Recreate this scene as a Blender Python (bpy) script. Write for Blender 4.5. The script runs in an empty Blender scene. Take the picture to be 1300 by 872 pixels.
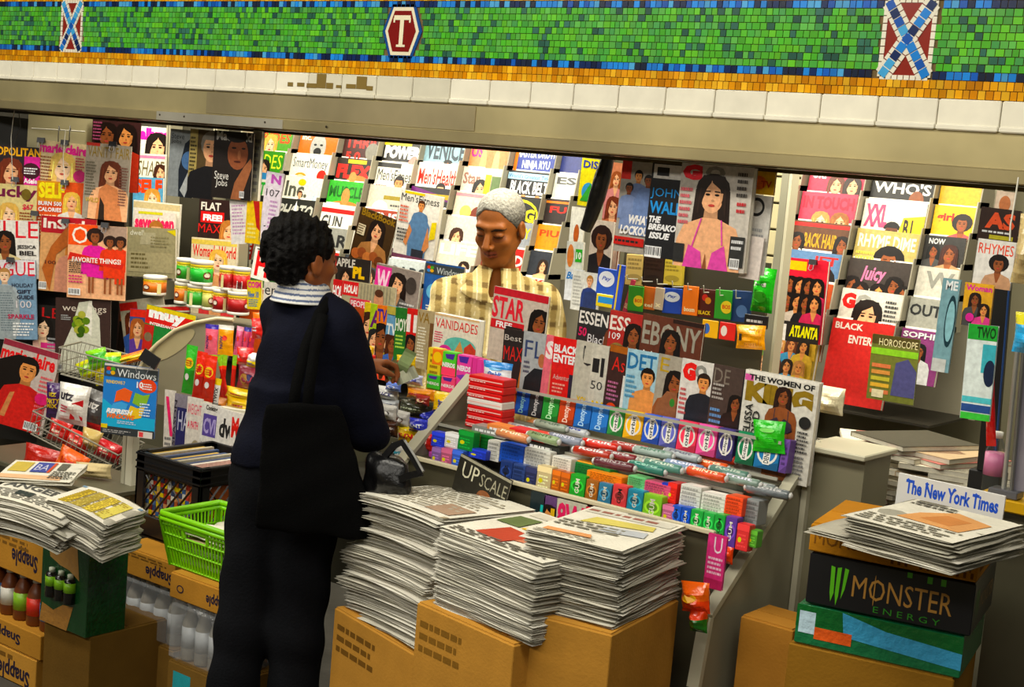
import bpy, math, random
import numpy as np
from mathutils import Matrix, Vector
rnd = random.Random(7)
S = bpy.context.scene
C = S.collection
PI = math.pi
# ---------------- camera ----------------
F = 1850.0
AX = Vector((0.78499709, -0.14056242, 0.60334217))
AY = Vector((0.61376799, 0.04429235, -0.78824301))
AZ = Vector((0.0840739, 0.98908058, 0.12104208))
EYE = Vector((0, 0, 1.86))
cd = bpy.data.cameras.new('camera'); cam = bpy.data.objects.new('camera', cd); C.objects.link(cam)
cd.sensor_width = 36; cd.lens = 36 * F / 1300; cd.clip_start = 0.05; cd.clip_end = 100
cam.matrix_world = Matrix(((AX.x, AX.y, AX.z, EYE.x), (AY.x, AY.y, AY.z, EYE.y), (AZ.x, AZ.y, AZ.z, EYE.z), (0, 0, 0, 1)))
S.camera = cam
# ---------------- light and exposure ----------------
S.view_settings.view_transform = 'Standard'; S.view_settings.look = 'None'
S.view_settings.gamma = 1.0; S.view_settings.use_curve_mapping = False
S.view_settings.exposure = 0.0
w = bpy.data.worlds.new('station_air'); S.world = w; w.use_nodes = True
w.node_tree.nodes['Background'].inputs[0].default_value = (0.9, 0.93, 1, 1)
w.node_tree.nodes['Background'].inputs[1].default_value = 0.035
def area(name, loc, rot, sx, sy, power, col=(1, .96, .86)):
    l = bpy.data.lights.new(name, 'AREA'); l.shape = 'RECTANGLE'; l.size = sx; l.size_y = sy
    l.energy = power; l.color = col
    o = bpy.data.objects.new(name, l); C.objects.link(o); o.location = loc; o.rotation_euler = rot
    return o
# fluorescent rows of the concourse ceiling, in front of the stand
area('concourse_light', (-3.0, 1.5, 3.35), (math.radians(14), 0, 0), 7.0, .5, 150, (1, .95, .82))
area('concourse_light_far', (-3.0, -1.2, 3.35), (math.radians(25), 0, 0), 7.0, .5, 110, (1, .95, .84))
# fluorescent tubes inside the stand, behind the steel lintel and over the racks
area('stand_tube_light', (-3.6, 3.72, 2.36), (math.radians(38), 0, 0), 5.2, .12, 70, (1, .95, .8))
area('stand_tube_light_back', (-3.2, 4.25, 2.42), (math.radians(28), 0, 0), 5.6, .12, 48, (1, .93, .74))

# ---------------- pixel to place ----------------
def ray(px, py):
    v = Vector((px - 650, 436 - py, -F))
    return Vector((AX.dot(v), AY.dot(v), AZ.dot(v)))
def onpl(px, py, p0, n):
    r = ray(px, py); return EYE + r * ((Vector(p0) - EYE).dot(n) / r.dot(n))
def onY(px, py, Y): return onpl(px, py, (0, Y, 0), Vector((0, 1, 0)))
def onX(px, py, X): return onpl(px, py, (X, 0, 0), Vector((1, 0, 0)))
def onZ(px, py, Z): return onpl(px, py, (0, 0, Z), Vector((0, 0, 1)))
# ---------------- colours ----------------
def lin(c):
    if isinstance(c, str):
        if len(c) == 3: c = ''.join(k + k for k in c)
        c = tuple(int(c[i:i + 2], 16) / 255 for i in (0, 2, 4)); g_ = .3 * c[0] + .59 * c[1] + .11 * c[2]
        if max(c) - min(c) > .13: c = tuple(min(1, max(0, g_ + (x - g_) * 1.22)) for x in c)
        return tuple(x / 12.92 if x < .04045 else ((x + .055) / 1.055) ** 2.4 for x in c)
    return tuple(c[:3])
def mul(c, k): c = lin(c); return tuple(min(1, x * k) for x in c)
MATS = {}
def mat(name, rough=.5, metal=0, noise=.0, nscale=30, bump=0, bscale=60, spec=.5, coat=0, trans=0, alpha=1, emis=0, sheen=0):
    m = bpy.data.materials.new(name); m.use_nodes = True; nt = m.node_tree; b = nt.nodes['Principled BSDF']
    at = nt.nodes.new('ShaderNodeAttribute'); at.attribute_name = 'Col'
    src = at.outputs['Color']
    if noise or bump:
        tc = nt.nodes.new('ShaderNodeTexCoord')
    if noise:
        nz = nt.nodes.new('ShaderNodeTexNoise'); nz.inputs['Scale'].default_value = nscale; nz.inputs['Detail'].default_value = 4
        nt.links.new(tc.outputs['Object'], nz.inputs['Vector'])
        mr = nt.nodes.new('ShaderNodeMapRange'); mr.inputs[1].default_value = .3; mr.inputs[2].default_value = .7
        mr.inputs[3].default_value = 1 - noise; mr.inputs[4].default_value = 1 + noise * .3
        nt.links.new(nz.outputs['Fac'], mr.inputs[0])
        mx = nt.nodes.new('ShaderNodeVectorMath'); mx.operation = 'SCALE'
        nt.links.new(src, mx.inputs[0]); nt.links.new(mr.outputs[0], mx.inputs['Scale']); src = mx.outputs[0]
    nt.links.new(src, b.inputs['Base Color'])
    if bump:
        n2 = nt.nodes.new('ShaderNodeTexNoise'); n2.inputs['Scale'].default_value = bscale; n2.inputs['Detail'].default_value = 5
        nt.links.new(tc.outputs['Object'], n2.inputs['Vector'])
        bp = nt.nodes.new('ShaderNodeBump'); bp.inputs['Strength'].default_value = bump; bp.inputs['Distance'].default_value = .01
        nt.links.new(n2.outputs['Fac'], bp.inputs['Height']); nt.links.new(bp.outputs[0], b.inputs['Normal'])
    b.inputs['Roughness'].default_value = rough; b.inputs['Metallic'].default_value = metal
    b.inputs['Specular IOR Level'].default_value = spec; b.inputs['Coat Weight'].default_value = coat
    if trans: b.inputs['Transmission Weight'].default_value = trans; b.inputs['IOR'].default_value = 1.1
    if alpha < 1: b.inputs['Alpha'].default_value = alpha
    if sheen: b.inputs['Sheen Weight'].default_value = sheen
    if emis:
        nt.links.new(at.outputs['Color'], b.inputs['Emission Color']); b.inputs['Emission Strength'].default_value = emis
    MATS[name] = m; return m
mat('glossy_print', .36, noise=.22, nscale=75, spec=.35)
mat('newsprint', .9, noise=.14, nscale=14, bump=.25, bscale=90, spec=.1)
mat('page_paper', .8, noise=.1, nscale=60, spec=.15)
mat('plastic', .35, noise=.04)
mat('foil', .22, noise=.1, nscale=25, bump=.5, bscale=45, coat=.4)
mat('cardboard', .85, noise=.12, nscale=12, bump=.12, bscale=120, spec=.15)
mat('steel', .34, metal=.6, noise=.25, nscale=3.5, bump=.04, bscale=14)
mat('painted_metal', .45, noise=.08, nscale=6)
mat('glazed_tile', .16, noise=.08, nscale=18, coat=.5)
mat('grout', .9, noise=.3, nscale=20)
mat('dark_cloth', .9, noise=.2, nscale=25, bump=.3, bscale=160, spec=.12)
mat('canvas', .95, noise=.12, nscale=8, bump=.5, bscale=400, spec=.08)
mat('leather', .28, noise=.1, bump=.35, bscale=35)
mat('skin', .5, noise=.1, nscale=20, bump=.06, bscale=120, spec=.35)
mat('hair', .75, noise=.3, nscale=90, bump=.9, bscale=90, spec=.15)
mat('gold', .25, metal=1)
mat('clear_plastic', .08, trans=.9, alpha=.28, spec=.4)
mat('shrink_wrap', .12, alpha=.22, bump=.8, bscale=14, spec=.7)
mat('stone', .85, noise=.35, nscale=6, bump=.2, bscale=30)
# ---------------- mesh builder ----------------
class MB:
    def __init__(s): s.v = []; s.f = []; s.c = []; s.sm = []
    def add(s, vs, fs, col, smooth=False):
        o = len(s.v); s.v += [tuple(v) for v in vs]
        col = lin(col)
        for f in fs: s.f.append([i + o for i in f]); s.c.append(col); s.sm.append(smooth)
        return s
    def quad(s, a, b, c, d, col): return s.add([a, b, c, d], [(0, 1, 2, 3)], col)
    def box(s, x0, x1, y0, y1, z0, z1, col, M=None, bev=0):
        if bev:
            b = bev; vs = []
            for (z, k) in ((z0, 1), (z0 + b, 0), (z1 - b, 0), (z1, 1)):
                e = b if k else 0
                X0, X1, Y0, Y1 = x0 + e, x1 - e, y0 + e, y1 - e
                c = b * .6
                vs += [(X0 + c, Y0, z), (X1 - c, Y0, z), (X1, Y0 + c, z), (X1, Y1 - c, z), (X1 - c, Y1, z), (X0 + c, Y1, z), (X0, Y1 - c, z), (X0, Y0 + c, z)]
            fs = [tuple(range(7, -1, -1)), tuple(range(24, 32))]
            for r in range(3):
                for i in range(8):
                    j = (i + 1) % 8; fs.append((r * 8 + i, r * 8 + j, r * 8 + 8 + j, r * 8 + 8 + i))
        else:
            vs = [(x, y, z) for z in (z0, z1) for (x, y) in ((x0, y0), (x1, y0), (x1, y1), (x0, y1))]
            fs = [(3, 2, 1, 0), (4, 5, 6, 7), (0, 1, 5, 4), (1, 2, 6, 5), (2, 3, 7, 6), (3, 0, 4, 7)]
        if M is not None: vs = [M @ Vector(v) for v in vs]
        return s.add(vs, fs, col)
    def tube(s, pts, r, col, n=8, closed=False, smooth=True):
        pts = [Vector(p) for p in pts]; m = len(pts); vs = []; fs = []
        rr = r if isinstance(r, (list, tuple)) else [r] * m
        up = None
        for i, p in enumerate(pts):
            t = (pts[(i + 1) % m] - pts[i - 1]) if closed else (pts[min(i + 1, m - 1)] - pts[max(i - 1, 0)])
            if t.length < 1e-9: t = Vector((0, 0, 1))
            t.normalize()
            if up is None: up = Vector((0, 0, 1)) if abs(t.z) < .9 else Vector((1, 0, 0))
            a = t.cross(up); a.normalize(); b = a.cross(t); up = b
            for k in range(n):
                an = 2 * PI * k / n; vs.append(p + (a * math.cos(an) + b * math.sin(an)) * rr[i])
        for i in range(m if closed else m - 1):
            j = (i + 1) % m
            for k in range(n):
                l = (k + 1) % n; fs.append((i * n + k, i * n + l, j * n + l, j * n + k))
        s.add(vs, fs, col, smooth)
        if not closed: s.add([vs[k] for k in range(n)][::-1] + vs[-n:], [tuple(range(n)), tuple(range(n, 2 * n))], col)
        return s
    def lathe(s, prof, c, col, n=20, M=None, smooth=True):
        vs = []; fs = []
        for (r, z) in prof:
            for k in range(n):
                a = 2 * PI * k / n; v = Vector((c[0] + r * math.cos(a), c[1] + r * math.sin(a), c[2] + z)); vs.append(M @ v if M is not None else v)
        for i in range(len(prof) - 1):
            for k in range(n):
                l = (k + 1) % n; fs.append((i * n + k, i * n + l, (i + 1) * n + l, (i + 1) * n + k))
        fs.append(tuple(range(n - 1, -1, -1))); fs.append(tuple(range((len(prof) - 1) * n, len(prof) * n)))
        return s.add(vs, fs, col, smooth)
    def build(s, name, material, parent=None, link=True):
        me = bpy.data.meshes.new(name); me.from_pydata(s.v, [], s.f); me.materials.append(MATS[material])
        a = me.color_attributes.new('Col', 'FLOAT_COLOR', 'CORNER')
        ls = np.array([len(f) for f in s.f]); cc = np.ones((ls.sum(), 4), np.float32)
        cc[:, :3] = np.repeat(np.array(s.c, np.float32).reshape(-1, 3), ls, axis=0)
        a.data.foreach_set('color', cc.ravel())
        me.polygons.foreach_set('use_smooth', np.array(s.sm, bool)); me.update()
        o = bpy.data.objects.new(name, me)
        if link: C.objects.link(o)
        if parent is not None: o.parent = parent
        return o
def tag(o, label, cat, group=None, kind=None):
    if label: o['label'] = label
    if cat: o['category'] = cat
    if group: o['group'] = group
    if kind: o['kind'] = kind
    return o
def thing(name, label, cat, M=None, group=None):
    o = bpy.data.objects.new(name, None); o.empty_display_size = .05; C.objects.link(o)
    if M is not None: o.matrix_world = M if isinstance(M, Matrix) else Matrix.Translation(M)
    return tag(o, label, cat, group)
def struct(o): o['kind'] = 'structure'; return o
def copytree(o, parent=None):
    c = o.copy(); C.objects.link(c)
    if parent is not None: c.parent = parent
    for ch in [k for k in bpy.data.objects if k.parent == o]: copytree(ch, c)
    return c
def frame(org, xd, up=(0, 0, 1)):
    """matrix: local x along xd, local z near up, local y away"""
    x = Vector(xd).normalized(); z = Vector(up); z = (z - x * z.dot(x)).normalized(); y = z.cross(x)
    return Matrix(((x.x, y.x, z.x, org[0]), (x.y, y.y, z.y, org[1]), (x.z, y.z, z.z, org[2]), (0, 0, 0, 1)))
# ---------------- flat printed art ----------------
_tc = {}
def glyphs(txt, bold=.0, slant=0):
    k = (txt, bold, slant)
    if k not in _tc:
        cu = bpy.data.curves.new('t', 'FONT'); cu.body = txt; cu.offset = bold; cu.shear = slant; cu.resolution_u = 2; cu.fill_mode = 'FRONT'
        ob = bpy.data.objects.new('t', cu); me = ob.to_mesh()
        vs = [(v.co.x, v.co.y) for v in me.vertices]; fs = [tuple(p.vertices) for p in me.polygons]
        ob.to_mesh_clear(); bpy.data.objects.remove(ob); bpy.data.curves.remove(cu)
        if vs:
            x0 = min(v[0] for v in vs); x1 = max(v[0] for v in vs); y0 = min(v[1] for v in vs); y1 = max(v[1] for v in vs)
            vs = [((v[0] - x0) / max(x1 - x0, 1e-6), (v[1] - y0) / max(y1 - y0, 1e-6)) for v in vs]
        _tc[k] = (vs, fs)
    return _tc[k]
def clip(poly, x0=0, x1=1, y0=0, y1=1):
    for ax, lim, sg in ((0, x0, 1), (0, x1, -1), (1, y0, 1), (1, y1, -1)):
        if all(sg * (p[ax] - lim) >= 0 for p in poly): continue
        out = []
        for i in range(len(poly)):
            a = poly[i - 1]; b = poly[i]; da = sg * (a[ax] - lim); db = sg * (b[ax] - lim)
            if (da >= 0) != (db >= 0):
                t = da / (da - db); out.append((a[0] + (b[0] - a[0]) * t, a[1] + (b[1] - a[1]) * t))
            if db >= 0: out.append(b)
        poly = out
        if len(poly) < 3: return []
    return poly
def ell(cx, cy, rx, ry, n=16): return [(cx + rx * math.cos(2 * PI * k / n), cy + ry * math.sin(2 * PI * k / n)) for k in range(n)]
SK = {'w': 'e8b48c', 'p': 'f2d0b0', 'b': '8a5230', 'd': '5a3420', 't': 'c88a58', 'o': 'd8965a', 'g': 'b8b4ae'}
def person(cx, cy, s, a, skin, hair, top, style='l', bow=None):
    """bust seen from the front; s = head height in v units, a = height/width of the card"""
    sk = SK.get(skin, skin); dk = mul(sk, .62); out = []
    X = lambda u: cx + u * s * a
    Yy = lambda v: cy + v * s
    E = lambda u, v, ru, rv, c, n=14: out.append((ell(X(u), Yy(v), ru * s * a, rv * s, n), c))
    if style == 'l': out.append(([(X(-.56), Yy(.15)), (X(-.62), Yy(-.95)), (X(-.3), Yy(-1.2)), (X(.3), Yy(-1.2)), (X(.62), Yy(-.9)), (X(.56), Yy(.15)), (X(.35), Yy(.58)), (X(-.35), Yy(.58))], hair)); E(0, .22, .55, .42, hair)
    elif style == 'a': E(0, .12, .72, .62, hair)
    elif style == 's': E(0, .14, .47, .47, hair)
    out.append(([(X(-.2), Yy(-.2)), (X(.2), Yy(-.2)), (X(.24), Yy(-.75)), (X(-.24), Yy(-.75))], dk))
    out.append(([(X(-.24), Yy(-.62)), (X(.24), Yy(-.62)), (X(.85), Yy(-.85)), (X(1.05), Yy(-1.3)), (X(1.1), Yy(-3)), (X(-1.1), Yy(-3)), (X(-1.05), Yy(-1.3)), (X(-.85), Yy(-.85))], top if top else sk))
    if top and style != 's': out.append(([(X(-.24), Yy(-.62)), (X(.24), Yy(-.62)), (X(.05), Yy(-1.25)), (X(-.05), Yy(-1.25))], sk))
    if bow:
        for k in (-1, 1): out.append(([(X(.1 * k), Yy(-1.95)), (X(.45 * k), Yy(-1.35)), (X(.85 * k), Yy(-1.95)), (X(.5 * k), Yy(-2.15))], bow)); out.append(([(X(.42 * k), Yy(-.75)), (X(.47 * k), Yy(-.75)), (X(.5 * k), Yy(-1.5)), (X(.45 * k), Yy(-1.5))], bow))
        out.append(([(X(-.02), Yy(-1.4)), (X(.02), Yy(-1.4)), (X(.01), Yy(-2.)), (X(-.01), Yy(-2.))], dk))
    E(0, -.02, .36, .46, sk, 18)
    if style == 'l':
        q = ((cx * 37 + s * 91) % 1 - .5) * .3
        out.append(([(X(q), Yy(.5)), (X(q - .02), Yy(.38)), (X(-.2), Yy(.2)), (X(-.31), Yy(-.12)), (X(-.36), Yy(-.5)), (X(-.5), Yy(-.55)), (X(-.46), Yy(.2)), (X(-.25), Yy(.5))], hair))
        out.append(([(X(q), Yy(.5)), (X(.25), Yy(.5)), (X(.46), Yy(.2)), (X(.5), Yy(-.6)), (X(.36), Yy(-.5)), (X(.31), Yy(-.1)), (X(.24), Yy(.2)), (X(q + .02), Yy(.38))], hair))
        hi = mul(hair, 1.9)
        for k in (-1, 1): out.append(([(X(.4 * k), Yy(.25)), (X(.46 * k), Yy(-.5)), (X(.43 * k), Yy(-.5)), (X(.37 * k), Yy(.2))][::k], hi))
    elif style == 's': out.append(([(X(-.36), Yy(.12)), (X(-.3), Yy(.28)), (X(.3), Yy(.28)), (X(.36), Yy(.12)), (X(.4), Yy(.4)), (X(0), Yy(.56)), (X(-.4), Yy(.4))], hair))
    elif style == 'a': out.append((ell(X(0), Yy(.42), .36 * s * a, .15 * s, 12), hair))
    for k in (-1, 1):
        E(.15 * k, .04, .08, .035, '1c1410', 8); out.append(([(X(.06 * k), Yy(.12)), (X(.25 * k), Yy(.11)), (X(.24 * k), Yy(.145)), (X(.07 * k), Yy(.155))], mul(hair, .7) if style != 'n' else '321'))
    E(.03, -.12, .05, .035, dk, 8); E(0, -.26, .11, .04, 'b0443c', 8)
    out.append(([(X(.2), Yy(-.3)), (X(.34), Yy(-.1)), (X(.35), Yy(.1)), (X(.27), Yy(.1)), (X(.26), Yy(-.12))], mul(sk, .8)))
    return out
def art_polys(ops, a):
    """ops -> list of (polygon, colour, is_tri) in 0..1 space"""
    L = []
    for op in ops:
        k = op[0]
        if k == 'r': L.append([([(op[1], op[2]), (op[3], op[2]), (op[3], op[4]), (op[1], op[4])], op[5])])
        elif k == 'e': L.append([(ell(op[1], op[2], op[3], op[4], 20), op[5])])
        elif k == 'poly': L.append([(op[1], op[2])])
        elif k == 't':
            vs, fs = glyphs(op[1], op[7] if len(op) > 7 else .02, op[8] if len(op) > 8 else 0)
            x0, y0, x1, y1 = op[2:6]; L.append([([(x0 + vs[i][0] * (x1 - x0), y0 + vs[i][1] * (y1 - y0)) for i in f], op[6]) for f in fs])
        elif k == 'tv':   # text running up the card
            vs, fs = glyphs(op[1], .02, 0); x0, y0, x1, y1 = op[2:6]
            L.append([([(x1 - vs[i][1] * (x1 - x0), y0 + vs[i][0] * (y1 - y0)) for i in f], op[6]) for f in fs])
        elif k == 'tr':   # text upside down
            vs, fs = glyphs(op[1], op[7] if len(op) > 7 else .02, 0); x0, y0, x1, y1 = op[2:6]
            L.append([([(x1 - vs[i][0] * (x1 - x0), y1 - vs[i][1] * (y1 - y0)) for i in f], op[6]) for f in fs])
        elif k == 'g':    # lines of small print
            x0, y0, x1, y1, n, col = op[1:7]; R = random.Random(int((x0 + y0 * 3 + n) * 1000)); g = []
            for i in range(n):
                h = (y1 - y0) / n; yy = y1 - (i + 1) * h + h * .25; x = x0; e = x0 + (x1 - x0) * R.uniform(.7, 1)
                while x < e:
                    ww = (x1 - x0) * R.uniform(.06, .2); g.append(([(x, yy), (min(x + ww, e), yy), (min(x + ww, e), yy + h * .5), (x, yy + h * .5)], col)); x += ww + (x1 - x0) * .035
            L.append(g)
        elif k == 'bar':  # barcode
            x0, y0, x1, y1 = op[1:5]; g = [([(x0, y0), (x1, y0), (x1, y1), (x0, y1)], 'eee')]; L.append(g); g = []; R = random.Random(3); x = x0 + .01
            while x < x1 - .01:
                ww = (x1 - x0) * R.uniform(.02, .07); g.append(([(x, y0 + (y1 - y0) * .2), (x + ww, y0 + (y1 - y0) * .2), (x + ww, y1 - .01), (x, y1 - .01)], '222')); x += ww * 2
            L.append(g)
        elif k == 'p':
            for q in person(op[1], op[2], op[3], a, *op[4:]): L.append([q])
    return L
def art(mb, ops, w, h, M=None, d0=.0004, dd=.00012, bg=None, y=0):
    """print ops on the rectangle 0..w x 0..h of the plane y, facing -y"""
    if bg: mb.add([(0, y - d0 * .5, 0), (w, y - d0 * .5, 0), (w, y - d0 * .5, h), (0, y - d0 * .5, h)] if M is None else [M @ Vector(p) for p in ((0, y - d0 * .5, 0), (w, y - d0 * .5, 0), (w, y - d0 * .5, h), (0, y - d0 * .5, h))], [(0, 1, 2, 3)], bg)
    for i, layer in enumerate(art_polys(ops, h / w)):
        yy = y - d0 - dd * i
        for poly, col in layer:
            q = clip(poly)
            if len(q) < 3: continue
            vs = [(p[0] * w, yy, p[1] * h) for p in q]
            if M is not None: vs = [M @ Vector(v) for v in vs]
            ar = sum(q[i - 1][0] * q[i][1] - q[i][0] * q[i - 1][1] for i in range(len(q)))
            idx = tuple(range(len(q)))
            mb.add(vs, [idx if ar > 0 else idx[::-1]], col)
_grad = {}
def magazine(name, M, w, h, bg, ops, label, cat='magazine', group=None, th=.008, pages='e8e2d0', spread=False, mat_='glossy_print'):
    """closed magazine: M maps local (x right, y away, z up), origin at the lower left of the cover"""
    t = thing(name, label, cat, M, group)
    pb = MB()
    # slightly fanned page block with a rounded spine on the left
    n = 4
    for k in range(n):
        y0 = th * k / n; y1 = th * (k + 1) / n - th * .04; j = rnd.uniform(0, .002)
        pb.box(.0006 if k in (0, n - 1) else 0, w - j - .001, y0, y1, j * .5, h - .001 - j, pages)
    pb.build('pages', 'page_paper', t)
    cb = MB(); e = .0006
    cb.box(-.0004, w, -e, 0, 0, h, bg); cb.box(-.001, -.0002, -e, th + e, 0, h, bg); cb.box(0, w, th, th + e, 0, h, mul(bg, .8))
    art(cb, ops, w, h, y=-e)
    cb.build('cover', mat_, t)
    return t
# =============== the setting ===============
YF = 3.38      # face of the tiled lintel over the opening
def slab(name, x0, x1, y0, y1, z0, z1, col, m, bev=0):
    b = MB(); b.box(x0, x1, y0, y1, z0, z1, col, bev=bev); return struct(b.build(name, m))
slab('floor', -9, 2, -3, 6, -.1, 0, '4a4740', 'stone')
slab('wall_back', -8.5, 2, 5.12, 5.25, 0, 3.6, '7c775f', 'painted_metal')
slab('ceiling', -8.5, 2, YF + .2, 5.25, 2.5, 2.6, 'c8c4b4', 'painted_metal')
slab('wall_left', -6.6, -6.5, YF + .1, 5.12, 0, 2.5, '2b2822', 'painted_metal')
slab('wall_far', -9, 2, -3.1, -3, 0, 3.6, 'cfc4a0', 'glazed_tile')
slab('wall_right', .4, .5, YF + .1, 5.12, 0, 2.5, '8c8878', 'painted_metal')
# the tiled lintel: grout bed, coloured mosaic, white bull-nosed course, steel fascia and lip
b = MB(); b.box(-8.5, 2, YF, YF + .2, 2.02, 3.6, '6b5a3a'); struct(b.build('wall_front', 'grout'))
GR = ['5fae3c', '58a43e', '69b23a', '4f9a48', '63a854', '55a83a', '5a9c4c', '4d8f52']; GD = ['35604e', '3c6a5c', '2f5448']
BL = ['16284e', '1d4f96', '2a78bc', '4f8fb8', '1b2438', '2b6db0', '15203a']; YE = ['c58a1c', 'd39c26', 'b87c18', 'dcae3c', 'c8902a']
XL, XR = -7.6, -.2
def motif_x(px): return onY(px, 34, YF).x
MX = [motif_x(92), motif_x(1155)]; TX = motif_x(512)
z_rows = []   # (z0, z1, kind)
z = 2.103
for k in range(2): z_rows.append((z, z + .0205, 'y')); z += .0215
z_rows.append((z, z + .019, 'b')); z += .020
zg0 = z
for k in range(8): z_rows.append((z, z + .0172, 'g')); z += .0184
zg1 = z
z_rows.append((z, z + .018, 'b')); z += .019
for k in range(14): z_rows.append((z, z + .0205, 'y')); z += .0215
mo = MB(); R = random.Random(5)
zm = (zg0 + zg1) / 2; hx = (zg1 - zg0) / 2
for z0, z1, kd in z_rows:
    x = XL + R.uniform(0, .02)
    while x < XR:
        wd = R.uniform(.016, .021) if kd != 'g' else R.uniform(.015, .024); xc = x + wd / 2; zc = (z0 + z1) / 2
        skip = any(abs(xc - m) < .072 and abs(zc - zm) < hx + .02 for m in MX)
        ht = abs(zc - zm); q = .066 - max(0, ht - .0) * .38
        if abs(xc - TX) < q + .02 and ht < hx - .0: skip = True
        if not skip:
            if kd == 'g':
                c = R.choice(GR) if R.random() > .16 else R.choice(GD)
                c = mul(c, R.uniform(.75, 1.12))
            elif kd == 'b': c = mul(R.choice(BL), R.uniform(.9, 1.3))
            else: c = mul(R.choice(YE), R.uniform(.75, 1.15))
            mo.box(x, x + wd - .0022, YF - .004, YF + .001, z0, z1 - .0006, c)
        x += wd
o = mo.build('mosaic_band', 'glazed_tile', ); tag(o, 'green mosaic band with blue and yellow border rows above the opening', 'mosaic'); struct(o)
# crossed medallions
for m_i, mx in enumerate(MX):
    b = MB(); W = .062; H = hx + .018
    def st(p0, p1, wdt, cols, dep, n):
        p0 = Vector((p0[0], 0, p0[1])); p1 = Vector((p1[0], 0, p1[1])); d = (p1 - p0); L = d.length; d.normalize(); nn = Vector((-d.z, 0, d.x))
        for k in range(n):
            a = p0 + d * (L * k / n + .0012); e = p0 + d * (L * (k + 1) / n - .0012)
            v = [a - nn * wdt / 2, e - nn * wdt / 2, e + nn * wdt / 2, a + nn * wdt / 2]
            vs = [Vector((p.x, y, p.z)) for y in (-dep, 0) for p in v]
            b.add(vs, [(0, 1, 2, 3), (4, 7, 6, 5), (0, 4, 5, 1), (1, 5, 6, 2), (2, 6, 7, 3), (3, 7, 4, 0)], R.choice(cols))
    b.box(-W, W, -.002, 0, -H, H, '7a2a20')
    for z_ in (-H, H): st((-W, z_), (W, z_), .011, ['e6e0cc'], .004, 8)
    for x_ in (-W, W): st((x_, -H), (x_, H), .011, ['e6e0cc'], .004, 10)
    for s_ in (-1, 1):
        st((-W * s_ * .88, -H * .95), (W * s_ * .88, H * .95), .042, ['e2dcc8'], .0045 + s_ * .0002, 12)
        st((-W * s_ * .93, -H * .98), (W * s_ * .93, H * .98), .021, ['1d4f96', '16284e', '2a78bc', '4f9cc8'], .006 + s_ * .0002, 9)
    o = b.build('mosaic_medallion', 'glazed_tile'); o.location = (mx, YF - .001, zm)
    tag(o, ['mosaic panel with blue cross on red, left end of the green band', 'mosaic panel with blue cross on red, right end of the green band'][m_i], 'mosaic panel')
b = MB()
def hexa(wd, hh): return [(-wd, 0), (-wd * .58, -hh), (wd * .58, -hh), (wd, 0), (wd * .58, hh), (-wd * .58, hh)]
for (wd, hh, c, d) in ((.082, .082, '20467c', .003), (.07, .073, 'e2dac0', .004), (.058, .062, '6e1a18', .005)):
    p = hexa(wd, hh); vs = [(x, y, z) for y in (-d, 0) for x, z in p]
    b.add(vs, [tuple(range(6))] + [(i, i + 6, (i + 1) % 6 + 6, (i + 1) % 6) for i in range(6)], c)
vs, fs = glyphs('T', .0)
T = [((-.034, .034), (-.034, .048), (.034, .048), (.034, .034)), ((-.008, -.042), (-.008, .04), (.008, .04), (.008, -.042)), ((-.018, -.048), (-.018, -.041), (.018, -.041), (.018, -.048)), ((-.036, .026), (-.036, .04), (-.029, .04), (-.029, .026)), ((.029, .026), (.029, .04), (.036, .04), (.036, .026))]
for i, q in enumerate(T):
    b.add([(x, -.0062 - .0001 * i, z) for x, z in q], [(3, 2, 1, 0)], 'e6dec4')
o = b.build('mosaic_letter_plaque', 'glazed_tile'); o.location = (TX, YF - .001, zm)
tag(o, 'hexagonal dark red mosaic plaque with a cream letter T', 'mosaic plaque')
# white bull-nosed tiles, one mesh per course pattern
b = MB(); x = XL; 
while x < XR:
    wd = .152; c = mul('ece6d2', R.uniform(.9, 1.02)) if not (-3.6 < x < -2.9) else mul('d8d2bc', R.uniform(.9, 1))
    b.box(x, x + wd - .0025, YF - .016, YF, 2.036, 2.101, c, bev=.003); b.box(x, x + wd - .0025, YF - .022, YF, 2.028, 2.042, c, bev=.003); x += wd
xa = onY(370, 108, YF).x; xb = onY(470, 112, YF).x
for k in range(9):
    p = xa + (xb - xa) * k / 8; b.box(p, p + .035 * R.uniform(.6, 1.3), YF - .0175, YF - .016, 2.05 + R.uniform(0, .008), 2.066 + R.uniform(0, .006) + (.03 if k in (3, 7) else 0), '7c6a40')
o = b.build('white_tile_course', 'glazed_tile'); struct(o)
b = MB(); b.box(-8.5, 2, YF - .012, YF + .02, 1.943, 2.03, 'c4b890')
b.box(-8.5, 2, YF - .03, YF - .012, 1.912, 1.946, 'b0a480', bev=.003); b.box(-8.5, 2, YF - .012, YF + .2, 1.9095, 1.914, '4b4130')
b.box(-8.5, 2, YF + .18, YF + .2, 1.9, 2.03, '5a5038')
q = [onY(*p, YF) for p in ((511, 150), (520, 139), (530, 137), (538, 144), (543, 158), (519, 158), (516, 155))]
b.add([(p.x, YF - .0135, p.z) for p in q], [tuple(range(7))[::-1]], '6e6038')
xs = [onY(p, 150, YF).x for p in (265, 1085)]
b.box(xs[0], xs[1] - 1.2, YF - .0145, YF - .012, 1.95, 2.022, 'b4a888')
x1 = onY(208, 150, YF).x; x2 = onY(368, 160, YF).x
b.box(x1, x2, YF - .0335, YF - .03, 1.914, 1.944, 'c8c2b0')
for px in (212, 243, 346, 424): 
    p = onY(px, 155, YF); b.lathe([(.004, 0), (.003, .002)], (0, 0, 0), '3a3022', 8, Matrix.Translation((p.x, YF - .0335, 1.932)) @ Matrix.Rotation(PI / 2, 4, 'X'))
struct(b.build('steel_lintel', 'steel')); 
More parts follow.
